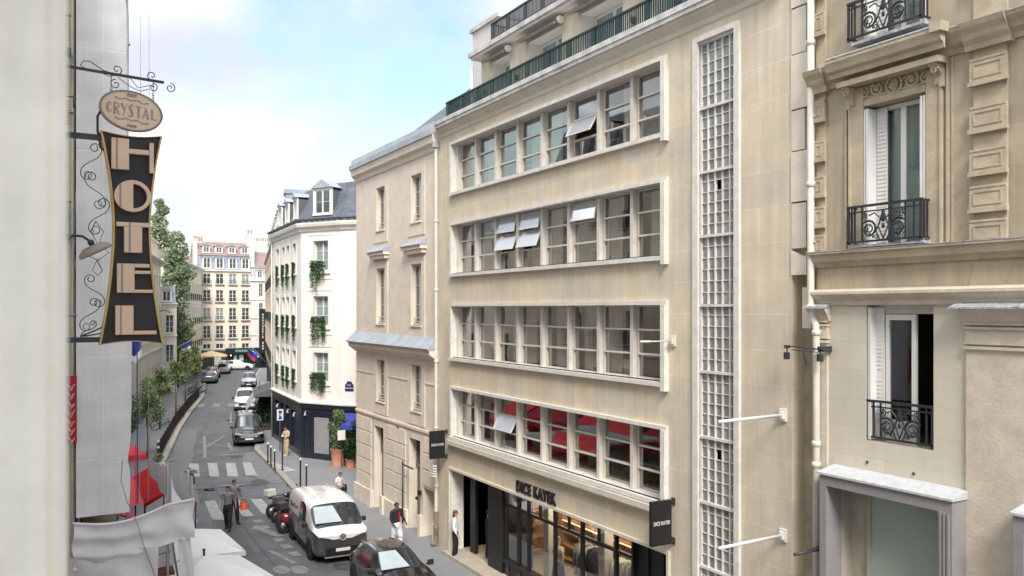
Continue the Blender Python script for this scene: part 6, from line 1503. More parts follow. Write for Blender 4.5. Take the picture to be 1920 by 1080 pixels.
# --- two-tone electric van
P_WH = paint('paint_white', (.74, .74, .75)); P_DG = paint('paint_bronze', (.10, .088, .082), .3, .4); P_BK = paint('paint_black', (.012, .012, .016), .15)
vw = car('parked_van', 'two tone delivery van, white roof over bronze sides, parked in front of the motorbikes', (9.42, 31.0, -.12), -R(2.5),
    [(-2.36, .76, .34, .90, .74, .93, .60), (-2.33, .90, .26, 1.0, .86, 1.03, .74), (-2.2, .96, .22, 1.07, .93, 1.11, .84), (-2.02, .98, .22, 1.12, .965, 1.16, .90), (-1.95, .985, .22, 1.10, .97, 1.20, .91),
     (-1.02, .99, .22, 1.12, .975, 1.86, .89), (-.86, .99, .22, 1.13, .975, 1.93, .90), (.30, .99, .22, 1.14, .975, 1.98, .91), (.42, .99, .22, 1.14, .975, 1.98, .91), (2.1, .99, .24, 1.14, .965, 1.94, .90), (2.3, .97, .30, 1.12, .94, 1.84, .86), (2.37, .90, .36, 1.05, .88, 1.6, .78)],
    sideglass=(6,), ws=(4,), paint_=P_WH, lower=P_DG, wheels=((.985, -1.42), (.985, 1.55)), wr=.37, cat='van')
mirror(vw, 1.0, -1.2, 1.12, MT['trim'])
b = MB(); b.prism([(-.34, .86), (.34, .86), (.80, 1.0), (-.80, 1.0)], -2.375, -2.30); b.build('white_nose_panel', P_WH, vw)
b = MB(); b.cbox(-.62, .62, -2.40, -2.3, .30, .62, .03); b.build('lower_grille', MT['black'], vw)
b = MB(); b.cbox(-.66, .66, -2.43, -2.33, .235, .27, .01); b.build('bumper_strip', MT['steel'], vw)
b = MB()
for s in (-1, 1): b.prism([(s * .46, .84), (s * .80, .90), (s * .86, .99), (s * .74, .985), (s * .44, .90)], -2.385, -2.2)
b.build('headlight', mat('dark_headlight', (.10, .10, .11), .1, .3, coat=1), vw)
b = MB(); b.lathe([(.125, 0), (.135, -.012), (.12, -.02), (0, -.02)][::-1], c=(0, -2.375, .93), axis='y', n=24); b.build('emblem_disc', MT['black'], vw)
b = MB(); b.lathe([(.105, -.028), (.125, -.028), (.125, -.02), (.105, -.02), (.105, -.028)], c=(0, -2.375, .93), axis='y', n=24)
for pts in ([(-.04, .085), (0, .01), (.04, .085)], [(-.09, .04), (-.045, -.08), (0, .005), (.045, -.08), (.09, .04)]): b.tube([(x, -2.402, .93 + z) for x, z in pts], .009, 4)
b.build('emblem', MT['plate'], vw)
b = MB(); T = Matrix.Translation((0, -1.47, 1.545)) @ Matrix.Rotation(R(-54), 4, 'X'); P_ = [(-.84, -.40), (.12, -.40), (-.06, .38), (-.78, .38)]
for q_ in (.0, 1.0): pass
b.face([T @ Vector((x, -.045, z)) for x, z in P_]); b.face([T @ Vector((x, -.035, z)) for x, z in P_[::-1]])
b.build('sun_shade', MT['sunscreen'], vw)
b = MB()
for y in (-1.02, .22, 1.32): b.box(-.996, -.99, y, y + .012, .34, 1.12)
b.box(-.999, -.99, -1.6, 2.1, .30, .36); b.build('door_seams', MT['black'], vw)
b = MB(); b.box(-.26, .26, -2.415, -2.401, .44, .55); b.build('number_plate', MT['plate'], vw)
b = MB()
for k in range(5): b.box(-.955, -.925, .55 + .26 * k, .68 + .26 * k, 1.38 - .02 * k, 1.5 - .05 * (k % 2))
b.build('side_lettering', MT['dframe'], vw)
b = MB()
for k in range(4): b.box(-.5 + .32 * k, -.47 + .32 * k, -.3, 1.8, 1.975, 1.99)
b.build('roof_ribs', P_WH, vw)
b = MB(); b.cbox(-1.0, -.985, -.25, -.05, 1.02, 1.05, .004); b.cbox(-1.0, -.985, .55, .75, 1.02, 1.05, .004); b.build('door_handle', MT['steel'], vw)
# --- dark hatchback in front of it
dc = car('parked_car', 'dark car with a pale sun shade, nearest at the bottom of the picture', (9.75, 24.9, -.12), -R(1),
    [(-2.12, .72, .30, .62, .66, .66, .50), (-2.05, .84, .24, .70, .78, .74, .6), (-1.6, .89, .2, .84, .84, .88, .68), (-1.0, .9, .2, .92, .86, .97, .70), (-.9, .9, .2, .93, .86, 1.0, .70),
     (-.18, .9, .2, .93, .86, 1.38, .60), (-.05, .9, .2, .93, .86, 1.42, .62), (.75, .9, .2, .94, .86, 1.44, .62), (.85, .9, .2, .94, .86, 1.44, .62), (1.45, .89, .22, .94, .84, 1.36, .58), (1.95, .84, .28, .90, .78, 1.0, .6), (2.1, .74, .36, .8, .7, .84, .54)],
    sideglass=(6, 8), ws=(4,), rear=(9,), paint_=P_BK, wheels=((.895, -1.32), (.895, 1.28)), wr=.32)
mirror(dc, .9, -.72, .92, P_BK)
b = MB(); T = Matrix.Translation((0, -.54, 1.2)) @ Matrix.Rotation(R(-60), 4, 'X'); P_ = [(-.70, -.40), (.22, -.40), (-.02, .34), (-.58, .34)]
b.face([T @ Vector((x, -.05, z)) for x, z in P_]); b.face([T @ Vector((x, -.04, z)) for x, z in P_[::-1]])
b.build('sun_shade', MT['sunscreen'], dc)
b = MB()
for s in (-1, 1): b.prism([(s * .5, .56), (s * .8, .6), (s * .82, .72), (s * .55, .68)], -2.13, -1.95)
b.build('headlight', MT['lamp'], dc)
b = MB()
for s in (-1, 1): b.tube([(s * .60, -.1, 1.43), (s * .62, .8, 1.46), (s * .58, 1.4, 1.38)], .014, 6)
b.build('roof_rail', MT['steel'], dc)
b = MB(); b.cbox(-.45, .45, -2.15, -2.05, .36, .52, .02); b.build('grille', MT['trim'], dc); b = MB(); b.box(-.26, .26, -2.165, -2.151, .38, .48); b.build('number_plate', MT['plate'], dc)
def vanparts(v, y0, w, zl, zg, chrome=True, dark=False):
    b = MB()
    for s in (-1, 1): b.prism([(s * w * .5, zl), (s * w * .93, zl + .06), (s * w * .9, zl + .2), (s * w * .55, zl + .12)], y0 - .03, y0 + .16)
    b.build('headlight', MT['lamp'], v)
    b = MB()
    for k in range(3): b.cbox(-w * .55, w * .55, y0 - .05, y0 + .05, zg + .09 * k, zg + .05 + .09 * k, .01)
    b.build('grille', MT['steel'] if chrome else MT['trim'], v)
    b = MB(); b.cbox(-w * .7, w * .7, y0 - .03, y0 + .08, .3, .45, .02); b.build('bumper_intake', MT['trim'], v)
    b = MB(); b.box(-.26, .26, y0 - .065, y0 - .045, zg - .16, zg - .05); b.build('number_plate', MT['plate'], v)
    b = MB(); b.lathe([(.07, -.02), (.08, 0), (.0, -.02)], c=(0, y0 - .05, zg + .14), axis='y', n=14); b.build('emblem', MT['steel'], v)
def vanst(L=5.0, w=.96, H=1.9, cowl=1.05, hood=.95):
    y = -L / 2
    return [(y, w * .78, .34, hood * .8, w * .72, hood * .85, w * .55), (y + .06, w * .92, .25, hood * .88, w * .86, hood * .94, w * .66), (y + .4, w, .22, hood, w * .94, hood + .07, w * .74), (y + 1.0, w, .22, cowl, w * .97, cowl + .1, w * .78), (y + 1.1, w, .22, cowl, w * .97, cowl + .16, w * .78),
            (y + 1.75, w, .22, cowl + .04, w * .97, H - .08, w * .74), (y + 1.9, w, .22, cowl + .04, w * .97, H, w * .77), (y + 2.8, w, .22, cowl + .04, w * .97, H + .02, w * .8), (y + 2.92, w, .22, cowl + .04, w * .97, H + .02, w * .8), (y + L - .35, w, .24, cowl + .03, w * .96, H, w * .79), (y + L - .1, w * .97, .28, cowl, w * .93, H - .1, w * .76), (y + L, w * .88, .36, cowl - .05, w * .85, H - .35, w * .7)]
mb_ = car('parked_van', 'black minibus with chrome grille parked half on the kerb before the zebra crossing', (12.25, 58.3, -.12), -R(10), vanst(5.1, .97, 1.9), sideglass=(6, 8), ws=(4,), paint_=P_BK, wheels=((.965, -1.65), (.965, 1.55)), wr=.34, cat='van')
vanparts(mb_, -2.56, .97, .78, .62); mirror(mb_, .98, -1.3, 1.08, MT['trim'])
wv = car('parked_van', 'small white van parked behind the black minibus', (16.0, 77.3, -.12), -R(13), vanst(4.3, .92, 1.82), sideglass=(6,), ws=(4,), paint_=P_WH, lower=None, wheels=((.915, -1.3), (.915, 1.25)), wr=.32, cat='van')
vanparts(wv, -2.16, .92, .74, .56, chrome=False); mirror(wv, .93, -1.0, 1.02, MT['trim']); b = MB(); b.cbox(-.9, .9, -2.22, -2.1, .24, .46, .03); b.build('bumper', MT['trim'], wv)
P_SV = paint('paint_silver', (.50, .53, .58), .3, .5)
def carst(L=4.2, w=.88, H=1.5):
    y = -L / 2
    return [(y, w * .78, .3, .62, w * .72, .66, w * .55), (y + .07, w * .93, .24, .72, w * .86, .77, w * .66), (y + .5, w, .2, .86, w * .93, .91, w * .74), (y + 1.1, w, .2, .94, w * .95, 1.0, w * .77), (y + 1.18, w, .2, .94, w * .95, 1.04, w * .77),
            (y + 1.85, w, .2, .95, w * .95, H - .06, w * .68), (y + 2.0, w, .2, .95, w * .95, H, w * .7), (y + 2.75, w, .2, .96, w * .95, H + .01, w * .7), (y + 2.85, w, .2, .96, w * .95, H + .01, w * .7), (y + L - .6, w * .99, .22, .96, w * .93, H - .1, w * .66), (y + L - .12, w * .94, .28, .92, w * .88, 1.02, w * .66), (y + L, w * .85, .36, .8, w * .8, .86, w * .6)]
def smallcar(label, x, y, rz, p, L=4.2, H=1.5, group='cars parked far down the street', front=True):
    c = car('parked_car', label, (x, y, -.12), rz, carst(L, .88, H), sideglass=(6, 8), ws=(4,), rear=(9,), paint_=p, wheels=((.875, -L / 2 + .85), (.875, L / 2 - .8)), wr=.32, group=group)
    vanparts(c, -L / 2 - .03, .88, .62, .5, chrome=False); return c
smallcar('silver car with pale bonnet parked behind the small white van', 21.15, 100.0, -R(13), P_SV, 4.4, 1.62)
smallcar('white hatchback standing crosswise at the far crossing', 25.6, 127.6, R(70), P_WH)
smallcar('silver car in the far left row, beside the beige parasol', 22.3, 122.0, PI - R(13), P_SV)
smallcar('white estate car at the far end of the left row', 23.4, 127.6, PI - R(13), P_WH)
smallcar('dark grey blue car nearest in the far left row, next to parked bikes', 17.95, 107.2, PI - R(13), paint('paint_bluegrey', (.10, .13, .18), .2, .3))
smallcar('brick red car between grey blue and silver ones in the far left row', 19.6, 114.8, PI - R(13), paint('paint_red', (.30, .06, .04), .25))
# ---------------------------------------------------------------- two-wheelers
def spokewheel(b, y, z, r, t, n=20):
    b.lathe([(r - t, -t / 2), (r, -t / 3), (r, t / 3), (r - t, t / 2), (r - t, -t / 2)], c=(0, y, z), axis='x', n=n)
def bicycle(label, loc, rz, basket=False, group='parked bicycles'):
    t = thing('bicycle', label, 'bicycle', loc, rz, group)
    for nm, y in (('wheel', -.52), ('wheel', .52)):
        b = MB(); spokewheel(b, y, .34, .34, .035)
        for k in range(10): a = k * PI / 5; b.tube([(0, y, .34), (0, y + .31 * math.cos(a), .34 + .31 * math.sin(a))], .002, 3)
        b.build(nm, MT['rubber'], t)
    b = MB()
    for p in ([(0, -.52, .34), (0, -.38, .78), (0, -.36, .95)], [(0, -.39, .76), (0, .12, .78)], [(0, -.4, .68), (0, .05, .3)], [(0, .05, .3), (0, .16, .85)], [(0, .05, .3), (0, .52, .34)], [(0, .52, .34), (0, .14, .74)], [(.05, .05, .3), (.06, -.08, .22)], [(-.05, .05, .3), (-.06, .18, .38)]): b.tube(p, .016, 6)
    b.build('bike_frame', MT['black'], t)
    b = MB(); b.tube([(-.28, -.28, .98), (-.1, -.38, .97), (.1, -.38, .97), (.28, -.28, .98)], .013, 6); b.build('handlebar', MT['steel'], t)
    b = MB(); b.cbox(-.07, .07, .04, .3, .86, .91, .02); b.build('saddle', MT['black'], t)
    if basket: b = MB(); b.cbox(-.16, .16, .36, .66, .66, .95, .03); b.build('rear_basket', MT['trim'], t)
    return t
bicycle('black bicycle with child seat leaning by the second plaza tree', (7.7, 65.8, 0), R(75), True)
bicycle('dark bicycle leaning against the pale end of the plaza railing', (9.9, 73.2, 0), R(15))
for k in range(6): bicycle(['nearest bicycle of the row', 'second bicycle of the row', 'third bicycle of the row', 'fourth bicycle of the row', 'fifth bicycle of the row', 'last bicycle of the row'][k] + ' at the far end of the plaza railing', (13.2 + .35 * k, 90.0 + 1.1 * k, 0), R(60 + 12 * (k % 3)), group='bicycles at the far end of the railing')
def motorbike(label, loc, rz, col, box=None, scooter=False, s=1.0, lean=0):
    t = thing('motorbike' if not scooter else 'scooter', label, 'motorbike', loc, rz, 'motorbikes parked behind the two tone van'); t.rotation_euler = (0, R(lean), rz); t.scale = (s, s, s)
    for y in (-.72, .68):
        b = MB(); spokewheel(b, y, .31, .31, .11, 24); b.build('wheel', MT['rubber'], t); b = MB(); b.lathe([(.21, -.02), (.21, .02), (.05, .05), (0, .05)], c=(0, y, .31), axis='x', n=16); b.lathe([(0, -.05), (.05, -.05), (.21, -.02)], c=(0, y, .31), axis='x', n=16); b.build('rim', MT['steel'], t)
    p = paint('bike_paint', col)
    b = MB()
    for s_ in (-.09, .09): b.tube([(s_, -.72, .31), (s_, -.5, .85)], .026, 7)
    b.tube([(-.36, -.30, 1.05), (-.2, -.45, 1.02), (.2, -.45, 1.02), (.36, -.30, 1.05)], .016, 6); b.build('fork_and_handlebar', MT['steel'], t)
    b = MB(); b.smooth = True
    if scooter:
        b.prism([(-.62, .35), (-.45, 1.0), (-.36, 1.0), (-.38, .4), (.1, .32), (.15, .7), (.75, .82), (.85, .6), (.6, .35), (.1, .22), (-.3, .22)], -.17, .17, 'yz')
    else:
        b.ball((0, -.22, .86), .17, .32, .15, 12, 8); b.prism([(.2, .78), (.75, .92), (.8, .86), (.3, .62)], -.12, .12, 'yz'); b.ball((0, -.62, .86), .15, .14, .17, 10, 8)
    b.build('fairing', p, t)
    b = MB(); b.cbox(-.15, .15, -.3, .3, .3, .62, .06); b.tube([(.16, -.2, .35), (.18, .3, .3), (.19, .75, .42)], .045, 8); b.build('engine', MT['dframe'], t)
    b = MB(); b.cbox(-.15, .15, .02, .72, .80, .92, .05); b.build('saddle', MT['black'], t)
    b = MB(); b.ball((0, -.7, .9), .1, .06, .1, 10, 6); b.build('headlight', MT['lamp'], t)
    b = MB()
    for s_ in (-1, 1): b.tube([(s_ * .25, -.42, 1.03), (s_ * .33, -.45, 1.2)], .008, 5); b.ball((s_ * .34, -.45, 1.24), .06, .02, .04, 8, 5)
    b.build('mirror', MT['black'], t)
    if box: b = MB(); b.cbox(-.2, .2, .52, .92, .93, 1.25, .05); b.build('top_box', mat('box_' + label[:5], box, .5), t)
    return t
motorbike('black motorbike with white top box, rearmost beside the zebra crossing', (9.3, 36.5, -.12), R(112), (.02, .02, .02), (.7, .66, .62), lean=8)
motorbike('black and chrome motorbike in the middle of the parked row', (9.3, 35.6, -.12), R(108), (.015, .015, .018), lean=8)
motorbike('dark motorbike next to the red scooter', (9.3, 34.9, -.12), R(110), (.03, .03, .035), (.10, .10, .10), lean=8)
motorbike('red scooter parked close behind the two tone van', (9.2, 34.25, -.12), R(108), (.30, .025, .03), None, True, lean=6)
motorbike('dark red scooter with black top box tucked behind the van wheel', (9.15, 33.75, -.12), R(106), (.22, .02, .03), (.05, .05, .05), True, lean=6)
# ================================================================ PEOPLE (face -y in their own frame)
def skinned(name, verts, edges, rad, parent, m, sub=1, root=0, extra=None):
    me = bpy.data.meshes.new(name); me.from_pydata(verts, edges, []); o = bpy.data.objects.new(name, me); COL.objects.link(o)
    o.modifiers.new('k', 'SKIN')
    sv = me.skin_vertices[0].data
    for i, r in enumerate(rad): sv[i].radius = (r, r) if not isinstance(r, tuple) else r; sv[i].use_root = (i == root)
    s = o.modifiers.new('s', 'SUBSURF'); s.levels = s.render_levels = sub
    dg = bpy.context.evaluated_depsgraph_get(); dg.update(); ev = bpy.data.meshes.new_from_object(o.evaluated_get(dg)); bpy.data.objects.remove(o)
    bm = bmesh.new(); bm.from_mesh(ev)
    if extra:
        tmp = extra.mesh('x', m); bm.from_mesh(tmp)
    for f in bm.faces: f.smooth = True; f.material_index = 0
    bm.to_mesh(ev); bm.free(); ev.materials.clear(); ev.materials.append(m); ev.name = name
    return inst(ev, name, parent)
def person(label, loc, rz, H=1.72, top=(.1, .1, .1), legs=(.05, .05, .06), skin='skin', hair='hair', stride=.12, armL=None, armR=None, sleeves=True, skirt=False, longhair=False, coat=False, lean=0, headturn=0, shoes=(.03, .03, .03), group=None, build=1.0, headdown=0, kneel=False, belt=None):
    """joints in metres for a 1.72 m figure; arm = (elbow, wrist) offsets"""
    k = H / 1.72; t = thing('person', label, 'person', loc, rz, group); B = build
    V = lambda x, y, z: (x * k, (y - lean * max(0, z - .9)) * k, z * k)
    sh = .185 * B; st = stride
    aL = armL or ((.25, .06 + st * .5, 1.14), (.27, -.02 + st * .3, .90)); aR = armR or ((-.25, .06 - st * .5, 1.14), (-.27, -.06 - st * .7, .90))
    hd = headdown
    head = V(0, -.02 - hd * .06, 1.60 - hd * .02)
    # body: pelvis, spine, neck, head, arms, hands, legs, feet in one skin
    P = [V(0, 0, .93), V(0, .01, 1.1), V(0, .01, 1.3), V(0, .015, 1.43), V(0, 0, 1.49), V(0, -.01 - hd * .03, 1.545), V(0, -.02 - hd * .06, 1.61), V(0, -.02 - hd * .06, 1.665)]
    E = [(i, i + 1) for i in range(7)]; Rr = [.07 * B, .075 * B, .09 * B, .055, .052, (.058, .07), (.074, .092), (.06, .075)]
    def add(p, r, link): P.append(p); Rr.append(r); E.append((link, len(P) - 1)); return len(P) - 1
    hands = []
    for s, a in ((1, aL), (-1, aR)):
        i = add(V(s * sh, .01, 1.405), .055, 3); i = add(V(*a[0]), .038, i); i = add(V(*a[1]), .026, i)
        e, w = Vector(V(*a[0])), Vector(V(*a[1])); d = (w - e).normalized(); i = add(tuple(w + d * .05 * k), (.034, .018), i); i = add(tuple(w + d * .085 * k), (.034, .014), i); hands.append((w, d, s))
    for s in (1, -1):
        y = -s * st
        i = add(V(s * .085, 0, .86), .07 * B, 0); i = add(V(s * .095, y * .55 - .02, .48), .058, i); i = add(V(s * .095, y + .02 + max(0, -s * 0), .09), .036, i); i = add(V(s * .1, y - .06, .045), (.04, .03), i); add(V(s * .105, y - .14, .03), (.035, .02), i)
    x = MB(); x.smooth = True
    hx, hy, hz = head
    x.tube([(hx, hy - .075 * k, hz + .03 * k), (hx, hy - .105 * k, hz - .012 * k)], .011 * k, 6, .017 * k)           # nose
    for s in (-1, 1): x.ball((hx + s * .073 * k, hy + .01, hz), .012 * k, .024 * k, .033 * k, 8, 6)
    for w, d, s in hands:                                                                                              # five fingers, curled
        sd = Vector((1, 0, 0)) if abs(d.x) < .7 else Vector((0, 0, 1)); f_ = d.cross(sd).normalized(); sd = f_.cross(d).normalized()
        if f_.y > 0: f_ = -f_
        for j, (o_, l_) in enumerate(((-.024, .062), (-.008, .072), (.008, .068), (.022, .052))):
            p0_ = w + d * .082 * k + f_ * o_ * k; x.tube([p0_, p0_ + d * l_ * .45 * k, p0_ + d * l_ * .85 * k - sd * s * .016 * k, p0_ + d * l_ * k - sd * s * .032 * k], .0085 * k, 5, .006 * k)
        p0_ = w + d * .03 * k + f_ * .026 * k; x.tube([p0_, p0_ + (d * .7 + f_).normalized() * .03 * k, p0_ + (d + f_ * .5).normalized() * .058 * k], .010 * k, 5, .007 * k)
    body = skinned('body', P, E, [r if isinstance(r, tuple) else r for r in [(q * k if not isinstance(q, tuple) else (q[0] * k, q[1] * k)) for q in Rr]], t, MT[skin], 2, 0, x)
    f = MB(); 
    for s in (-1, 1): f.ball((hx + s * .030 * k, hy - .083 * k, hz + .012 * k), .011 * k, .007 * k, .007 * k, 8, 5)
    f.tube([(hx - .024 * k, hy - .082 * k, hz - .045 * k), (hx, hy - .09 * k, hz - .047 * k), (hx + .024 * k, hy - .082 * k, hz - .045 * k)], .005 * k, 5)
    for s in (-1, 1): f.tube([(hx + s * .045 * k, hy - .078 * k, hz + .03 * k), (hx + s * .018 * k, hy - .088 * k, hz + .034 * k)], .004 * k, 4)
    f.build('face_features', MT['hair'], t)
    # clothing
    TP = [V(0, 0, .84), V(0, .01, 1.08), V(0, .01, 1.28), V(0, .012, 1.42), V(0, .005, 1.475)]; TE = [(0, 1), (1, 2), (2, 3), (3, 4)]; TR = [(.175 * B * k, .135 * k), (.15 * B * k, .12 * k), (.165 * B * k, .13 * k), (.11 * k, .09 * k), .066 * k]
    for s, a in ((1, aL), (-1, aR)):
        TP.append(V(s * sh, .01, 1.40)); TR.append(.075 * k); TE.append((3, len(TP) - 1)); e_ = a[0]
        if sleeves:
            TP.append(V(*a[0])); TR.append(.056 * k); TE.append((len(TP) - 2, len(TP) - 1)); w_ = Vector(a[0]).lerp(Vector(a[1]), .9); TP.append(V(*w_)); TR.append(.042 * k); TE.append((len(TP) - 2, len(TP) - 1))
        else:
            w_ = Vector((s * sh, .01, 1.40)).lerp(Vector(a[0]), .75); TP.append(V(*w_)); TR.append(.06 * k); TE.append((len(TP) - 2, len(TP) - 1))
    if coat: TP.append(V(0, .02, .72)); TR.append((.19 * k * B, .15 * k)); TE.append((0, len(TP) - 1))
    skinned('coat' if coat else 'top', TP, TE, TR, t, mat('top_fabric', top, .9, amt=.12, sc=9, bump=.2, fine=30), 2, 1)
    if skirt:
        b = MB(); b.smooth = True; b.lathe([(.14 * k, 1.0 * k), (.17 * k, .9 * k), (.2 * k, .6 * k), (.22 * k, .25 * k), (.2 * k, .2 * k)], n=18); b.build('skirt', mat('leg_fabric', legs, .9), t)
    else:
        LP = [V(0, 0, .96), V(0, 0, 1.09)]; LE = [(0, 1)]; LR = [(.15 * B * k, .12 * k), (.12 * B * k, .1 * k)]
        for s in (1, -1):
            y = -s * st; i0 = 0
            for p, r in ((V(s * .088, 0, .85), .118 * B), (V(s * .097, y * .55 - .02, .48), .088 * B), (V(s * .096, y + .02, .13), .072), (V(s * .096, y + .01, .07), .06)): LP.append(p); LR.append(r * k); LE.append((i0, len(LP) - 1)); i0 = len(LP) - 1
        skinned('trousers', LP, LE, LR, t, mat('leg_fabric', legs, .9, amt=.15, sc=8), 2, 0)
    b = MB()
    for s in (1, -1):
        y = -s * st; c = V(s * .1, y - .055, .045); b.ball(c, .05 * k, .135 * k, .05 * k, 12, 8); c = V(s * .1, y - .05, .0); b.cbox(c[0] - .045 * k, c[0] + .045 * k, c[1] - .13 * k, c[1] + .12 * k, .0, .03, .01)
    b.build('shoes', mat('shoe', shoes, .6), t)
    b = MB(); b.smooth = True; n, m_ = 16, 10
    for i in range(m_):
        for j in range(n):
            def Q(i, j):
                a = 2 * PI * j / n; ph = PI * i / m_ * .62; front = max(0, -math.sin(a)); ph *= (1 - .42 * front)
                rr = 1 + .04 * math.sin(j * 5 + i * 3)
                return (hx + .086 * k * rr * math.sin(ph) * math.cos(a), hy + .012 + .104 * k * rr * math.sin(ph) * math.sin(a), hz + .03 * k + .098 * k * rr * math.cos(ph))
            b.face([Q(i, j), Q(i + 1, j), Q(i + 1, j + 1), Q(i, j + 1)])
    if longhair: b.ball((hx, hy + .06 * k, hz - .06 * k), .088 * k, .06 * k, .15 * k, 12, 8)
    b.build('hair', MT[hair], t)
    if belt: b = MB(); b.lathe([(.158 * k, 1.0 * k), (.165 * k, 1.01 * k), (.165 * k, 1.05 * k), (.158 * k, 1.06 * k)], n=18); b.build('belt', mat('belt', belt, .6), t)
    return t
Wd = -.12
person('woman in white shirt and wide black trousers standing at the boutique door', (12.86, 26.78, 0), R(62), 1.72, (.72, .72, .75), (.012, .012, .014), hair='hairb', stride=.03, longhair=True, armL=((.26, .08, 1.16), (.16, -.04, 1.0)))
person('person in black standing inside the boutique doorway with one hand stretched out', (13.75, 25.9, .125), R(60), 1.7, (.012, .012, .014), (.012, .012, .014), stride=.04, armR=((-.25, .0, 1.18), (-.22, -.25, 1.24)))
person('man in dark open jacket and white trousers walking past the old stone house', (11.42, 28.8, 0), R(20), 1.76, (.018, .02, .03), (.66, .66, .68), skin='skind', stride=.16, build=1.2, armL=((.32, .04, 1.15), (.42, -.02, .93)), armR=((-.27, .0, 1.14), (-.25, -.14, .98)), group=None)
o = COL.objects[-1]
t_ = [x for x in COL.objects if x.get('label', '').startswith('man in dark open jacket')][0]
b = MB(); b.prism([(-.03, 1.42), (.05, 1.42), (.055, 1.1), (-.02, 1.1)], -.165, -.14); b.build('red_shirt', MT['redd'], t_)
person('woman in black standing left of the road, by the red awning', (5.75, 39.7, 0), R(25), 1.74, (.015, .015, .018), (.16, .015, .02), stride=.1, skirt=False, belt=(.6, .6, .6), armL=((.25, .02, 1.14), (.2, -.12, .95)))
person('man in grey tee shirt and dark trousers crossing the road, left of the pair', (6.62, 35.3, Wd), R(-20), 1.78, (.19, .20, .22), (.02, .02, .025), hair='hair', stride=.26, sleeves=False, armL=((.27, .08, 1.14), (.3, .0, .92)), armR=((-.28, -.05, 1.16), (-.3, -.2, .97)), build=1.1)
person('man in grey long sleeved shirt carrying the orange bag, right of the pair', (7.02, 36.2, Wd), R(10), 1.84, (.20, .22, .27), (.02, .018, .022), stride=.18, armL=((.28, .06, 1.17), (.36, -.02, .96)), lean=.05)
bg = thing('bag', 'bright orange bucket bag carried by one of the pair crossing the road', 'bag', (7.43, 36.18, .4)); b = MB(); b.lathe([(0, 0), (.13, 0), (.17, .3), (.15, .3), (.12, .02)], n=18); b.build('body', mat('orange_vinyl', (.70, .10, .03), .5), bg); b = MB(); b.tube([(-.14, 0, .3), (-.07, 0, .42), (0, 0, .46), (.07, 0, .42), (.14, 0, .3)], .012, 6); b.build('handle', MT['black'], bg)
wl = person('woman in white sleeveless top and jeans looking at her hands, behind the two tone van', (11.55, 36.0, 0), R(35), 1.66, (.70, .70, .70), (.03, .045, .08), hair='hairb', stride=.05, sleeves=False, headdown=1, armL=((.24, -.02, 1.16), (.12, -.24, 1.14)), armR=((-.25, .0, 1.14), (-.14, -.22, 1.1)))
jk = thing('jacket', 'dark jacket folded over the arm of the woman in the white top', 'jacket', (11.72, 35.78, .72)); b = MB(); b.smooth = True; b.lathe([(0, 0), (.09, .02), (.12, .2), (.1, .38), (0, .42)], n=12); b.build('cloth', MT['black'], jk)
person('dark haired woman in white at the bottom edge before the shop window', (12.2, 18.2, 0), R(185 - 180), 1.66, (.72, .72, .76), (.05, .05, .07), hair='hair', stride=.08, longhair=True)
person('man in beige suit reading a paper by the navy shopfront corner', (12.92, 50.6, 0), R(-60), 1.8, (.52, .40, .26), (.50, .38, .25), stride=.06, headdown=1, coat=True, shoes=(.5, .42, .3), armL=((.25, -.06, 1.16), (.1, -.26, 1.16)), armR=((-.26, -.04, 1.16), (-.1, -.25, 1.12)))
person('small figure in dark clothes walking in the road near the far crossing', (22.7, 121.8, Wd), R(10), 1.74, (.03, .035, .06), (.03, .035, .05), stride=.15)
person('dark dressed person standing beside the small white van', (17.2, 75.6, 0), R(30), 1.75, (.02, .02, .025), (.02, .02, .025), stride=.1)
person('person in dark clothes on the far right pavement under the blue flags', (18.6, 80.6, 0), R(-10), 1.74, (.05, .02, .03), (.03, .03, .04), stride=.1)
person('waiter in black with a red apron beneath the red parasol roof', (3.4, 31.0, 0), R(10), 1.72, (.02, .02, .025), (.25, .02, .03), stride=.05)
# ================================================================ STREET FURNITURE, TERRACES, TREES
def bollard(x, y, h, label, ball=True):
    t = thing('bollard', label, 'bollard', (x, y, 0), 0, 'dark bollards with pale balls on the right pavement'); b = MB(); b.lathe([(.07, 0), (.07, .06), (.045, .1), (.04, h - .12), (.045, h - .1), (.035, h - .08), (0, h - .08)], n=12); b.build('post', mat('bollard_paint', (.02, .022, .035), .45), t)
    b = MB(); b.ball((0, 0, h - .05), .06, n=12, m=8); b.build('ball', MT['offw'], t)
bollard(11.41, 48.92, 1.15, 'farthest of the low bollards by the pale paving patch'); bollard(11.29, 47.67, 1.15, 'middle low bollard by the pale paving patch'); bollard(11.17, 46.3, 1.15, 'nearest low bollard by the pale paving patch')
bollard(11.55, 46.1, 1.95, 'taller bollard standing right of the three low ones'); bollard(10.78, 39.6, 1.75, 'tall bollard behind the parked motorbikes, left of the two'); bollard(11.14, 39.85, 1.4, 'shorter bollard behind the parked motorbikes, right of the two')
for x, y, h in ((14.3, 63.9, 3.4),):
    t = thing('sign_post', 'thin dark post standing at the kerb behind the black minibus', 'post', (x, y, 0)); b = MB(); b.lathe([(.04, 0), (.035, h), (0, h)], n=10); b.build('post', MT['dframe'], t)
t = thing('street_sign', 'small white and blue parking panel on a post before the navy shopfront', 'sign', (12.95, 52.3, 0)); b = MB(); b.lathe([(.03, 0), (.03, 2.7), (0, 2.7)], n=10); b.build('post', MT['dframe'], t)
b = MB(); b.cbox(-.2, .2, -.05, -.032, 1.95, 2.65, .01); b.build('panel', MT['offw'], t); b = MB(); b.prism([(-.12, 2.58), (.1, 2.58), (.12, 2.45), (-.02, 2.3), (.12, 2.15), (.1, 2.02), (-.12, 2.02), (-.05, 2.3)], -.056, -.051); b.build('symbol', MT['blue'], t)
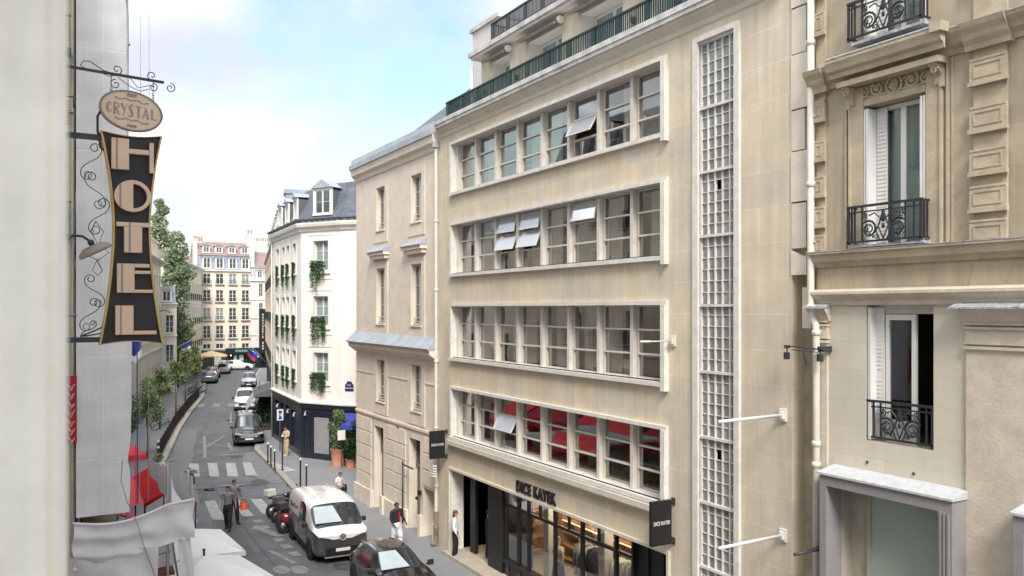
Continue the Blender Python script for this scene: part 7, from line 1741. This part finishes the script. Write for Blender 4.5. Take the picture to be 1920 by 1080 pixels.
# plaza railing
fn = thing('railing', 'long dark iron railing with white banded end post along the plaza', 'fence')
PLi = offs(PL, -.45); b = MB(); d = 0
for (xa, ya), (xb, yb) in zip(PLi[:-1], PLi[1:]):
    L_ = math.hypot(xb - xa, yb - ya); n = int(L_ / .13)
    b.tube([(xa, ya, 1.0), (xb, yb, 1.0)], .03, 6); b.tube([(xa, ya, .15), (xb, yb, .15)], .02, 5); b.tube([(xa, ya, .85), (xb, yb, .85)], .012, 4)
    for i in range(n): x, y = xa + (xb - xa) * i / n, ya + (yb - ya) * i / n; b.box(x - .01, x + .01, y - .01, y + .01, .03, 1.0)
    for i in range(int(L_ / 1.6) + 1): x, y = xa + (xb - xa) * i * 1.6 / L_, ya + (yb - ya) * i * 1.6 / L_; b.box(x - .03, x + .03, y - .03, y + .03, 0, 1.08)
b.build('bars', mat('brown_black_iron', (.045, .03, .03), .5), fn)
b = MB(); b.lathe([(.07, 0), (.07, 1.2), (0, 1.25)], c=(*PLi[0], 0), n=12); b.build('end_post', MT['black'], fn)
b = MB()
for z in (.35, .75, 1.1): b.lathe([(.074, z), (.074, z + .14)], c=(*PLi[0], 0), n=12)
b.build('white_band', MT['offw'], fn)
t = thing('shrub', 'small green plant at the near end of the plaza railing', 'plant', (5.85, 51.9, 0)); b = MB(); leaves(b, (0, 0, .3), (.3, .3, .3), 260, .06, 'ball', 5); b.build('foliage', MT['leaf'], t)
# trees
def tree(label, x, y, h, r, zc, rz_, n, seed, lm='leaf', size=.13, name='street_tree', group=None, lumps=16, tr=.07):
    t = thing(name, label, 'tree', (x, y, 0), 0, group); rg = random.Random(seed)
    b = MB(); b.tube([(0, 0, 0), (.03, .02, h * .25), (-.03, .0, h * .5), (.02, .02, h * .8), (0, 0, h * .95)], tr, 8, tr * .25)
    for k in range(14):
        z = zc - rz_ * .8 + k * rz_ * 1.5 / 14; a = k * 2.4; L_ = r * rg.uniform(.6, .95) * (1 - .5 * k / 14)
        b.tube([(0, 0, z), (L_ * .5 * math.cos(a), L_ * .5 * math.sin(a), z + L_ * .35), (L_ * math.cos(a), L_ * math.sin(a), z + L_ * .8)], tr * .3, 5, tr * .08)
    b.build('trunk', MT['bark'], t)
    m = MB()
    for k in range(lumps):
        u = rg.uniform(-.95, .95); a = rg.uniform(0, 2 * PI); rr = r * math.sqrt(max(.02, 1 - u * u)) * rg.uniform(.25, .85) * (1 if u < .2 else 1 - .3 * u)
        s = r * rg.uniform(.28, .5); leaves(m, (rr * math.cos(a), rr * math.sin(a), zc + u * rz_), (s, s, s * rg.uniform(.7, 1.2)), n // lumps, size, 'ball', seed * 77 + k)
    leaves(m, (0, 0, zc), (r * .7, r * .7, rz_ * .85), n // 5, size, 'ball', seed * 5 + 1)
    m.build('crown', MT[lm], t); return t
tree('nearest young plaza tree, just behind the small red parasol', 5.45, 53.7, 4.7, 1.0, 3.3, 1.25, 1000, 1, group='young trees on the plaza', size=.11)
tree('second young plaza tree, by the leaning bicycle', 7.6, 66.6, 4.5, .9, 3.3, 1.1, 900, 2, group='young trees on the plaza', size=.12)
tree('third young plaza tree from the viewer, beside the railing', 9.7, 74.2, 4.8, .85, 3.5, 1.15, 800, 3, group='young trees on the plaza', size=.13)
tree('fourth young plaza tree from the viewer', 11.9, 84.5, 5.2, .85, 3.8, 1.2, 700, 4, group='young trees on the plaza', size=.14)
tree('farthest young tree, dark green at the end of the railing', 13.9, 91.5, 5.6, .85, 3.7, 1.5, 1100, 6, group='young trees on the plaza', size=.15)
tree('tree half hidden by the scaffold sheeting at the left of the plaza', 4.4, 53.0, 4.3, 1.0, 3.0, 1.2, 1000, 7, group='young trees on the plaza', size=.11)
tree('tall feathery green tree rising above the cream houses right of the hotel sign', 13.4, 101.4, 17.5, 1.9, 10.5, 7.2, 7000, 11, lm='leafp', size=.24, name='tall_tree', lumps=40, tr=.22)
tree('dark green part of a tree behind the hotel sign, left of the feathery tree', 11.9, 104.0, 21.5, 1.5, 16.5, 5.0, 4000, 12, lm='leafp', size=.24, name='tall_tree', lumps=26, tr=.2)
# hedge block and terrace structure on the right pavement
t = thing('hedge', 'dense dark green hedge planter behind the black minibus', 'hedge', (15.0, 63.3, 0), -R(12)); b = MB(); b.box(-.8, .8, -1.4, 1.4, 0, .5); b.build('planter_box', MT['dframe'], t); b = MB(); leaves(b, (0, 0, 1.25), (.95, 1.5, .95), 4200, .1, 'box', 5); leaves(b, (0, 0, 1.5), (1.1, 1.6, .9), 2000, .1, 'ball', 6); b.build('foliage', MT['bush'], t)
t = thing('terrace_shelter', 'grey cafe terrace shelter with sloping glass side on the right pavement', 'shelter', (16.2, 68.0, 0), -R(12))
b = MB(); b.box(-.9, 1.2, -3, 3, 2.7, 2.82)
for x in (-.9, 1.1):
    for y in (-3, 0, 2.9): b.box(x, x + .1, y, y + .1, 0, 2.7)
b.build('shelter_frame', MT['steel'], t); b = MB(); b.prism([(-1.0, 2.8), (-2.0, 1.2), (-1.95, 1.15), (-.95, 2.7)], -3, 3); b.build('sloping_side', MT['greytarp'], t); b = MB(); b.box(-.85, -.82, -2.9, 2.9, 0, 1.1); b.build('low_screen', MT['trim'], t)
# potted shrubs at the corner building
def potted(x, y, r, h, label, seed, pr=.35, ph=.75, m='leaf'):
    t = thing('potted_shrub', label, 'potted plant', (x, y, 0), 0, 'potted shrubs beside the white corner building'); b = MB(); b.lathe([(0, 0), (pr * .75, 0), (pr, ph * .95), (pr * 1.08, ph), (pr * .95, ph), (pr * .9, ph - .08), (0, ph - .08)], n=18); b.build('pot', MT['terra'], t)
    b = MB(); b.tube([(0, 0, ph - .1), (.03, 0, h * .8)], .03, 6); b.build('stem', MT['bark'], t)
    b = MB(); rg = random.Random(seed)
    for k in range(9): z = ph + (h - ph) * (k + .5) / 9; leaves(b, (rg.uniform(-r, r) * .5, rg.uniform(-r, r) * .5, z), (r * .6, r * .6, (h - ph) / 7), 200, .07, 'ball', seed * 9 + k)
    b.build('foliage', MT[m], t)
potted(14.6, 45.75, .62, 3.1, 'tallest potted shrub in a big terracotta pot right of the grey shutter', 61, .42, 1.0)
potted(15.05, 44.95, .4, 1.3, 'small shrub in a low terracotta pot in front of the others', 62, .28, .5, 'bush')
potted(15.6, 44.9, .6, 2.5, 'bushy potted shrub at the side street beside the blue awning', 63, .38, .8, 'bush')
potted(16.3, 44.6, .5, 1.9, 'potted shrub half hidden by the stone house corner', 64, .35, .7)
t = thing('menu_board', 'small white notice fixed among the potted shrubs', 'notice', (14.55, 45.0, 0)); b = MB(); b.lathe([(.02, 0), (.02, 2.1)], n=8); b.build('post', MT['dframe'], t); b = MB(); b.box(-.22, .22, -.04, -.02, 1.6, 2.15); b.build('notice', MT['offw'], t)
t = thing('roof_shrub', 'wispy green shrub on the terrace above the old stone house', 'plant', (14.3, 27.9, 15.8)); b = MB(); b.lathe([(0, 0), (.2, 0), (.25, .4), (0, .4)], n=12); b.build('pot', MT['terra'], t); b = MB(); leaves(b, (0, .3, .95), (.75, 1.3, .5), 700, .05, 'ball', 8); leaves(b, (0, .9, 1.15), (.35, .8, .3), 200, .05, 'ball', 9); b.build('foliage', MT['leafp'], t)
# cafe parasols
def canopy(root, pts, apex, m, val=.18, th=.012, name='canopy'):
    b = MB(); n = len(pts)
    for i in range(n):
        a, c = pts[i], pts[(i + 1) % n]; mid = tuple((a[j] + c[j]) / 2 for j in range(3)); mid = (mid[0] * .98 + apex[0] * .02, mid[1] * .98 + apex[1] * .02, mid[2] + .03)
        b.face([a, mid, apex]); b.face([mid, c, apex]); b.face([a, (a[0], a[1], a[2] - val), (c[0], c[1], c[2] - val), c])
        b.face([(p[0], p[1], p[2] - th) for p in (c, a, apex)])
    return b.build(name, m, root)
def parasol(label, x, y, z, zt, r, m, rz=0, tilt=0, val=.2, cat='parasol'):
    t = thing('parasol', label, cat, (x, y, 0), rz); q = [(-r, -r, z), (r, -r, z), (r, r, z), (-r, r, z)]; canopy(t, q, (0, 0, zt), m, val)
    b = MB(); b.tube([(0, 0, 0), (0, 0, zt + .12)], .028, 8); b.ball((0, 0, zt + .12), .04, n=8, m=6)
    b.build('pole', MT['dframe'], t); b = MB()
    for p in q: b.tube([(0, 0, zt - .04), (p[0], p[1], z - .0)], .01, 4); b.tube([(0, 0, z - .15), (p[0] * .5, p[1] * .5, (z + zt) / 2 - .04)], .008, 4)
    b.build('ribs', MT['dframe'], t); b = MB(); b.cbox(-.3, .3, -.3, .3, 0, .08, .02); b.build('base', MT['dframe'], t); return t
parasol('nearest large white cafe parasol at the bottom of the picture', 3.35, 20.8, 2.5, 3.05, 1.35, MT['wcanvas'], R(10), val=.12)
parasol('white cafe parasol just behind the nearest one', 3.35, 24.0, 2.45, 2.95, 1.3, MT['wcanvas'], R(4), val=.12)
parasol('small red parasol on the plaza seen beside the scaffold sheeting', 2.75, 41.8, 2.35, 3.25, 1.2, MT['red'], R(8), val=.25)
parasol('beige cafe parasol at the end of the left row of cars', 20.3, 120.3, 2.5, 3.2, 2.1, mat('beige_canvas', (.60, .46, .27), .8), R(-12), val=.1)
parasol('second white parasol seen only in the office window reflections', 3.0, 50.0, 2.45, 2.95, 1.1, MT['wcanvas'], R(4), val=.12) if False else None
rt = thing('terrace_roof', 'ridged cafe terrace roof, one slope red, the other grey', 'canopy')
b = MB(); b.face([(3.13, 35.9, 2.3), (3.02, 30.7, 2.3), (3.33, 27.92, 3.2), (3.45, 32.84, 3.2)][::-1]); b.face([(3.13, 35.9, 2.28), (3.02, 30.7, 2.28), (3.33, 27.92, 3.18), (3.45, 32.84, 3.18)]); b.face([(3.02, 30.7, 2.3), (3.33, 27.92, 3.2), (3.33, 27.92, 3.08), (3.02, 30.7, 2.16)])
b.build('red_slope', MT['red'], rt)
b = MB(); b.face([(3.33, 27.92, 3.205), (4.22, 32.5, 2.4), (4.57, 38.4, 2.4), (3.45, 32.84, 3.205)]); b.face([(3.33, 27.92, 3.185), (4.22, 32.5, 2.38), (4.57, 38.4, 2.38), (3.45, 32.84, 3.185)][::-1]); b.face([(3.33, 27.92, 3.2), (4.22, 32.5, 2.4), (4.22, 32.5, 2.28), (3.33, 27.92, 3.08)]); b.build('grey_slope', MT['greytarp'], rt)
b = MB()
for x, y in ((3.14, 35.2), (3.06, 31.0), (4.15, 32.6), (4.45, 37.6)): b.tube([(x, y, 0), (x, y, 2.4)], .03, 6)
b.build('posts', MT['dframe'], rt)
b = MB(); b.face([(2.5, 36.6, 2.05), (2.45, 31.6, 2.05), (3.02, 30.7, 2.29), (3.13, 35.9, 2.29)][::-1]); b.build('side_slope', mat('pink_red_canvas', (.78, .12, .14), .7), rt)
aw = thing('cafe_awning', 'narrow red awning sloping down towards the woman in black', 'awning'); b = MB(); b.prism([(0, 0), (.02, 0)], 0, 0) if False else None
b.face([(4.05, 35.0, 2.9), (3.9, 31.5, 2.95), (4.62, 30.2, 2.25), (4.85, 34.5, 2.3)]); b.face([(4.62, 30.2, 2.25), (4.62, 30.2, 2.05), (4.85, 34.5, 2.1), (4.85, 34.5, 2.3)][::-1]); b.face([(4.05, 35.0, 2.89), (3.9, 31.5, 2.94), (4.62, 30.2, 2.24), (4.85, 34.5, 2.29)][::-1]); b.build('canvas', MT['red'], aw)
b = MB(); b.tube([(4.6, 30.3, 0), (4.6, 30.3, 2.25)], .025, 6); b.tube([(4.8, 34.4, 0), (4.8, 34.4, 2.3)], .025, 6); b.build('posts', MT['dframe'], aw)
tg = thing('terrace_planter', 'dark green planting and screens under the ridged terrace roof', 'planter', (3.7, 29.6, 0)); b = MB(); b.box(-.7, .6, -.3, .3, 0, .9); b.build('planter_box', MT['dframe'], tg); b = MB(); leaves(b, (0, 0, 1.35), (.75, .45, .55), 1400, .07, 'ball', 14); leaves(b, (.3, 1.5, 1.4), (.5, 1.6, .5), 1200, .07, 'ball', 15); b.build('foliage', MT['leaf'], tg)
for k, (x, y) in enumerate(((3.2, 27.5), (3.9, 26.9), (3.3, 33.5))):
    t = thing('cafe_table', ['round cafe table at the near end of the ridged terrace roof', 'cafe table between scaffold and ridged terrace roof, nearer the road', 'cafe table beneath the ridged terrace roof'][k], 'table', (x, y, 0)); b = MB(); b.lathe([(0, .74), (.32, .74), (.32, .71), (0, .71)], n=18); b.build('tabletop', MT['redd'], t); b = MB(); b.lathe([(.2, 0), (.2, .02), (.03, .04), (.03, .71)], n=10); b.build('leg', MT['dframe'], t)
# red awnings along the left facade, mirrored in the first-floor office windows
for k, (y0, y1) in enumerate(((26.5, 30.8), (31.2, 36.5), (36.8, 41.0), (41.3, 44.8))):
    a = thing('cafe_awning', ['red awning under the cream facade, nearest the scaffold', 'wide red awning, second from the scaffold', 'red awning, third from the scaffold', 'red awning at the bend of the street'][k], 'awning', (.5, y0, 0), PI / 2, 'red awnings along the left facade')
    L_ = y1 - y0; b = MB(); b.prism([(.0, 3.7), (-1.9, 2.75), (-1.9, 2.4), (-1.88, 2.4), (-1.87, 2.72), (.0, 3.62)], 0, L_, 'yz'); b.build('canvas', MT['red'] if k % 2 else MT['redd'], a)
    b = MB()
    for x in (.1, L_ - .12): b.tube([(x, 0, 2.6), (x, -1.85, 2.72)], .02, 6)
    b.build('arms', MT['dframe'], a)
a = thing('cafe_awning', 'broad red cafe awning below the camera side, seen in the lower office windows', 'awning', (.02, 9.5, 0), PI / 2); b = MB(); b.prism([(.0, 3.6), (-1.6, 2.9), (-1.6, 2.6), (-1.58, 2.6), (-1.57, 2.87), (.0, 3.5)], 0, 6, 'yz'); b.build('canvas', MT['redd'], a)
# distant round lamp on the left facades
t = thing('wall_lamp', 'small lamp sticking out of the cream facade right of the hotel sign', 'lamp', (10.6, 93.5, 8.6)); b = MB(); b.tube([(0, 0, .1), (.5, -.1, .25), (.9, -.2, .1)], .04, 6); b.lathe([(0, .1), (.2, .0), (0, -.05)], c=(1.0, -.2, 0), n=12); b.build('lamp_shade', MT['dframe'], t)
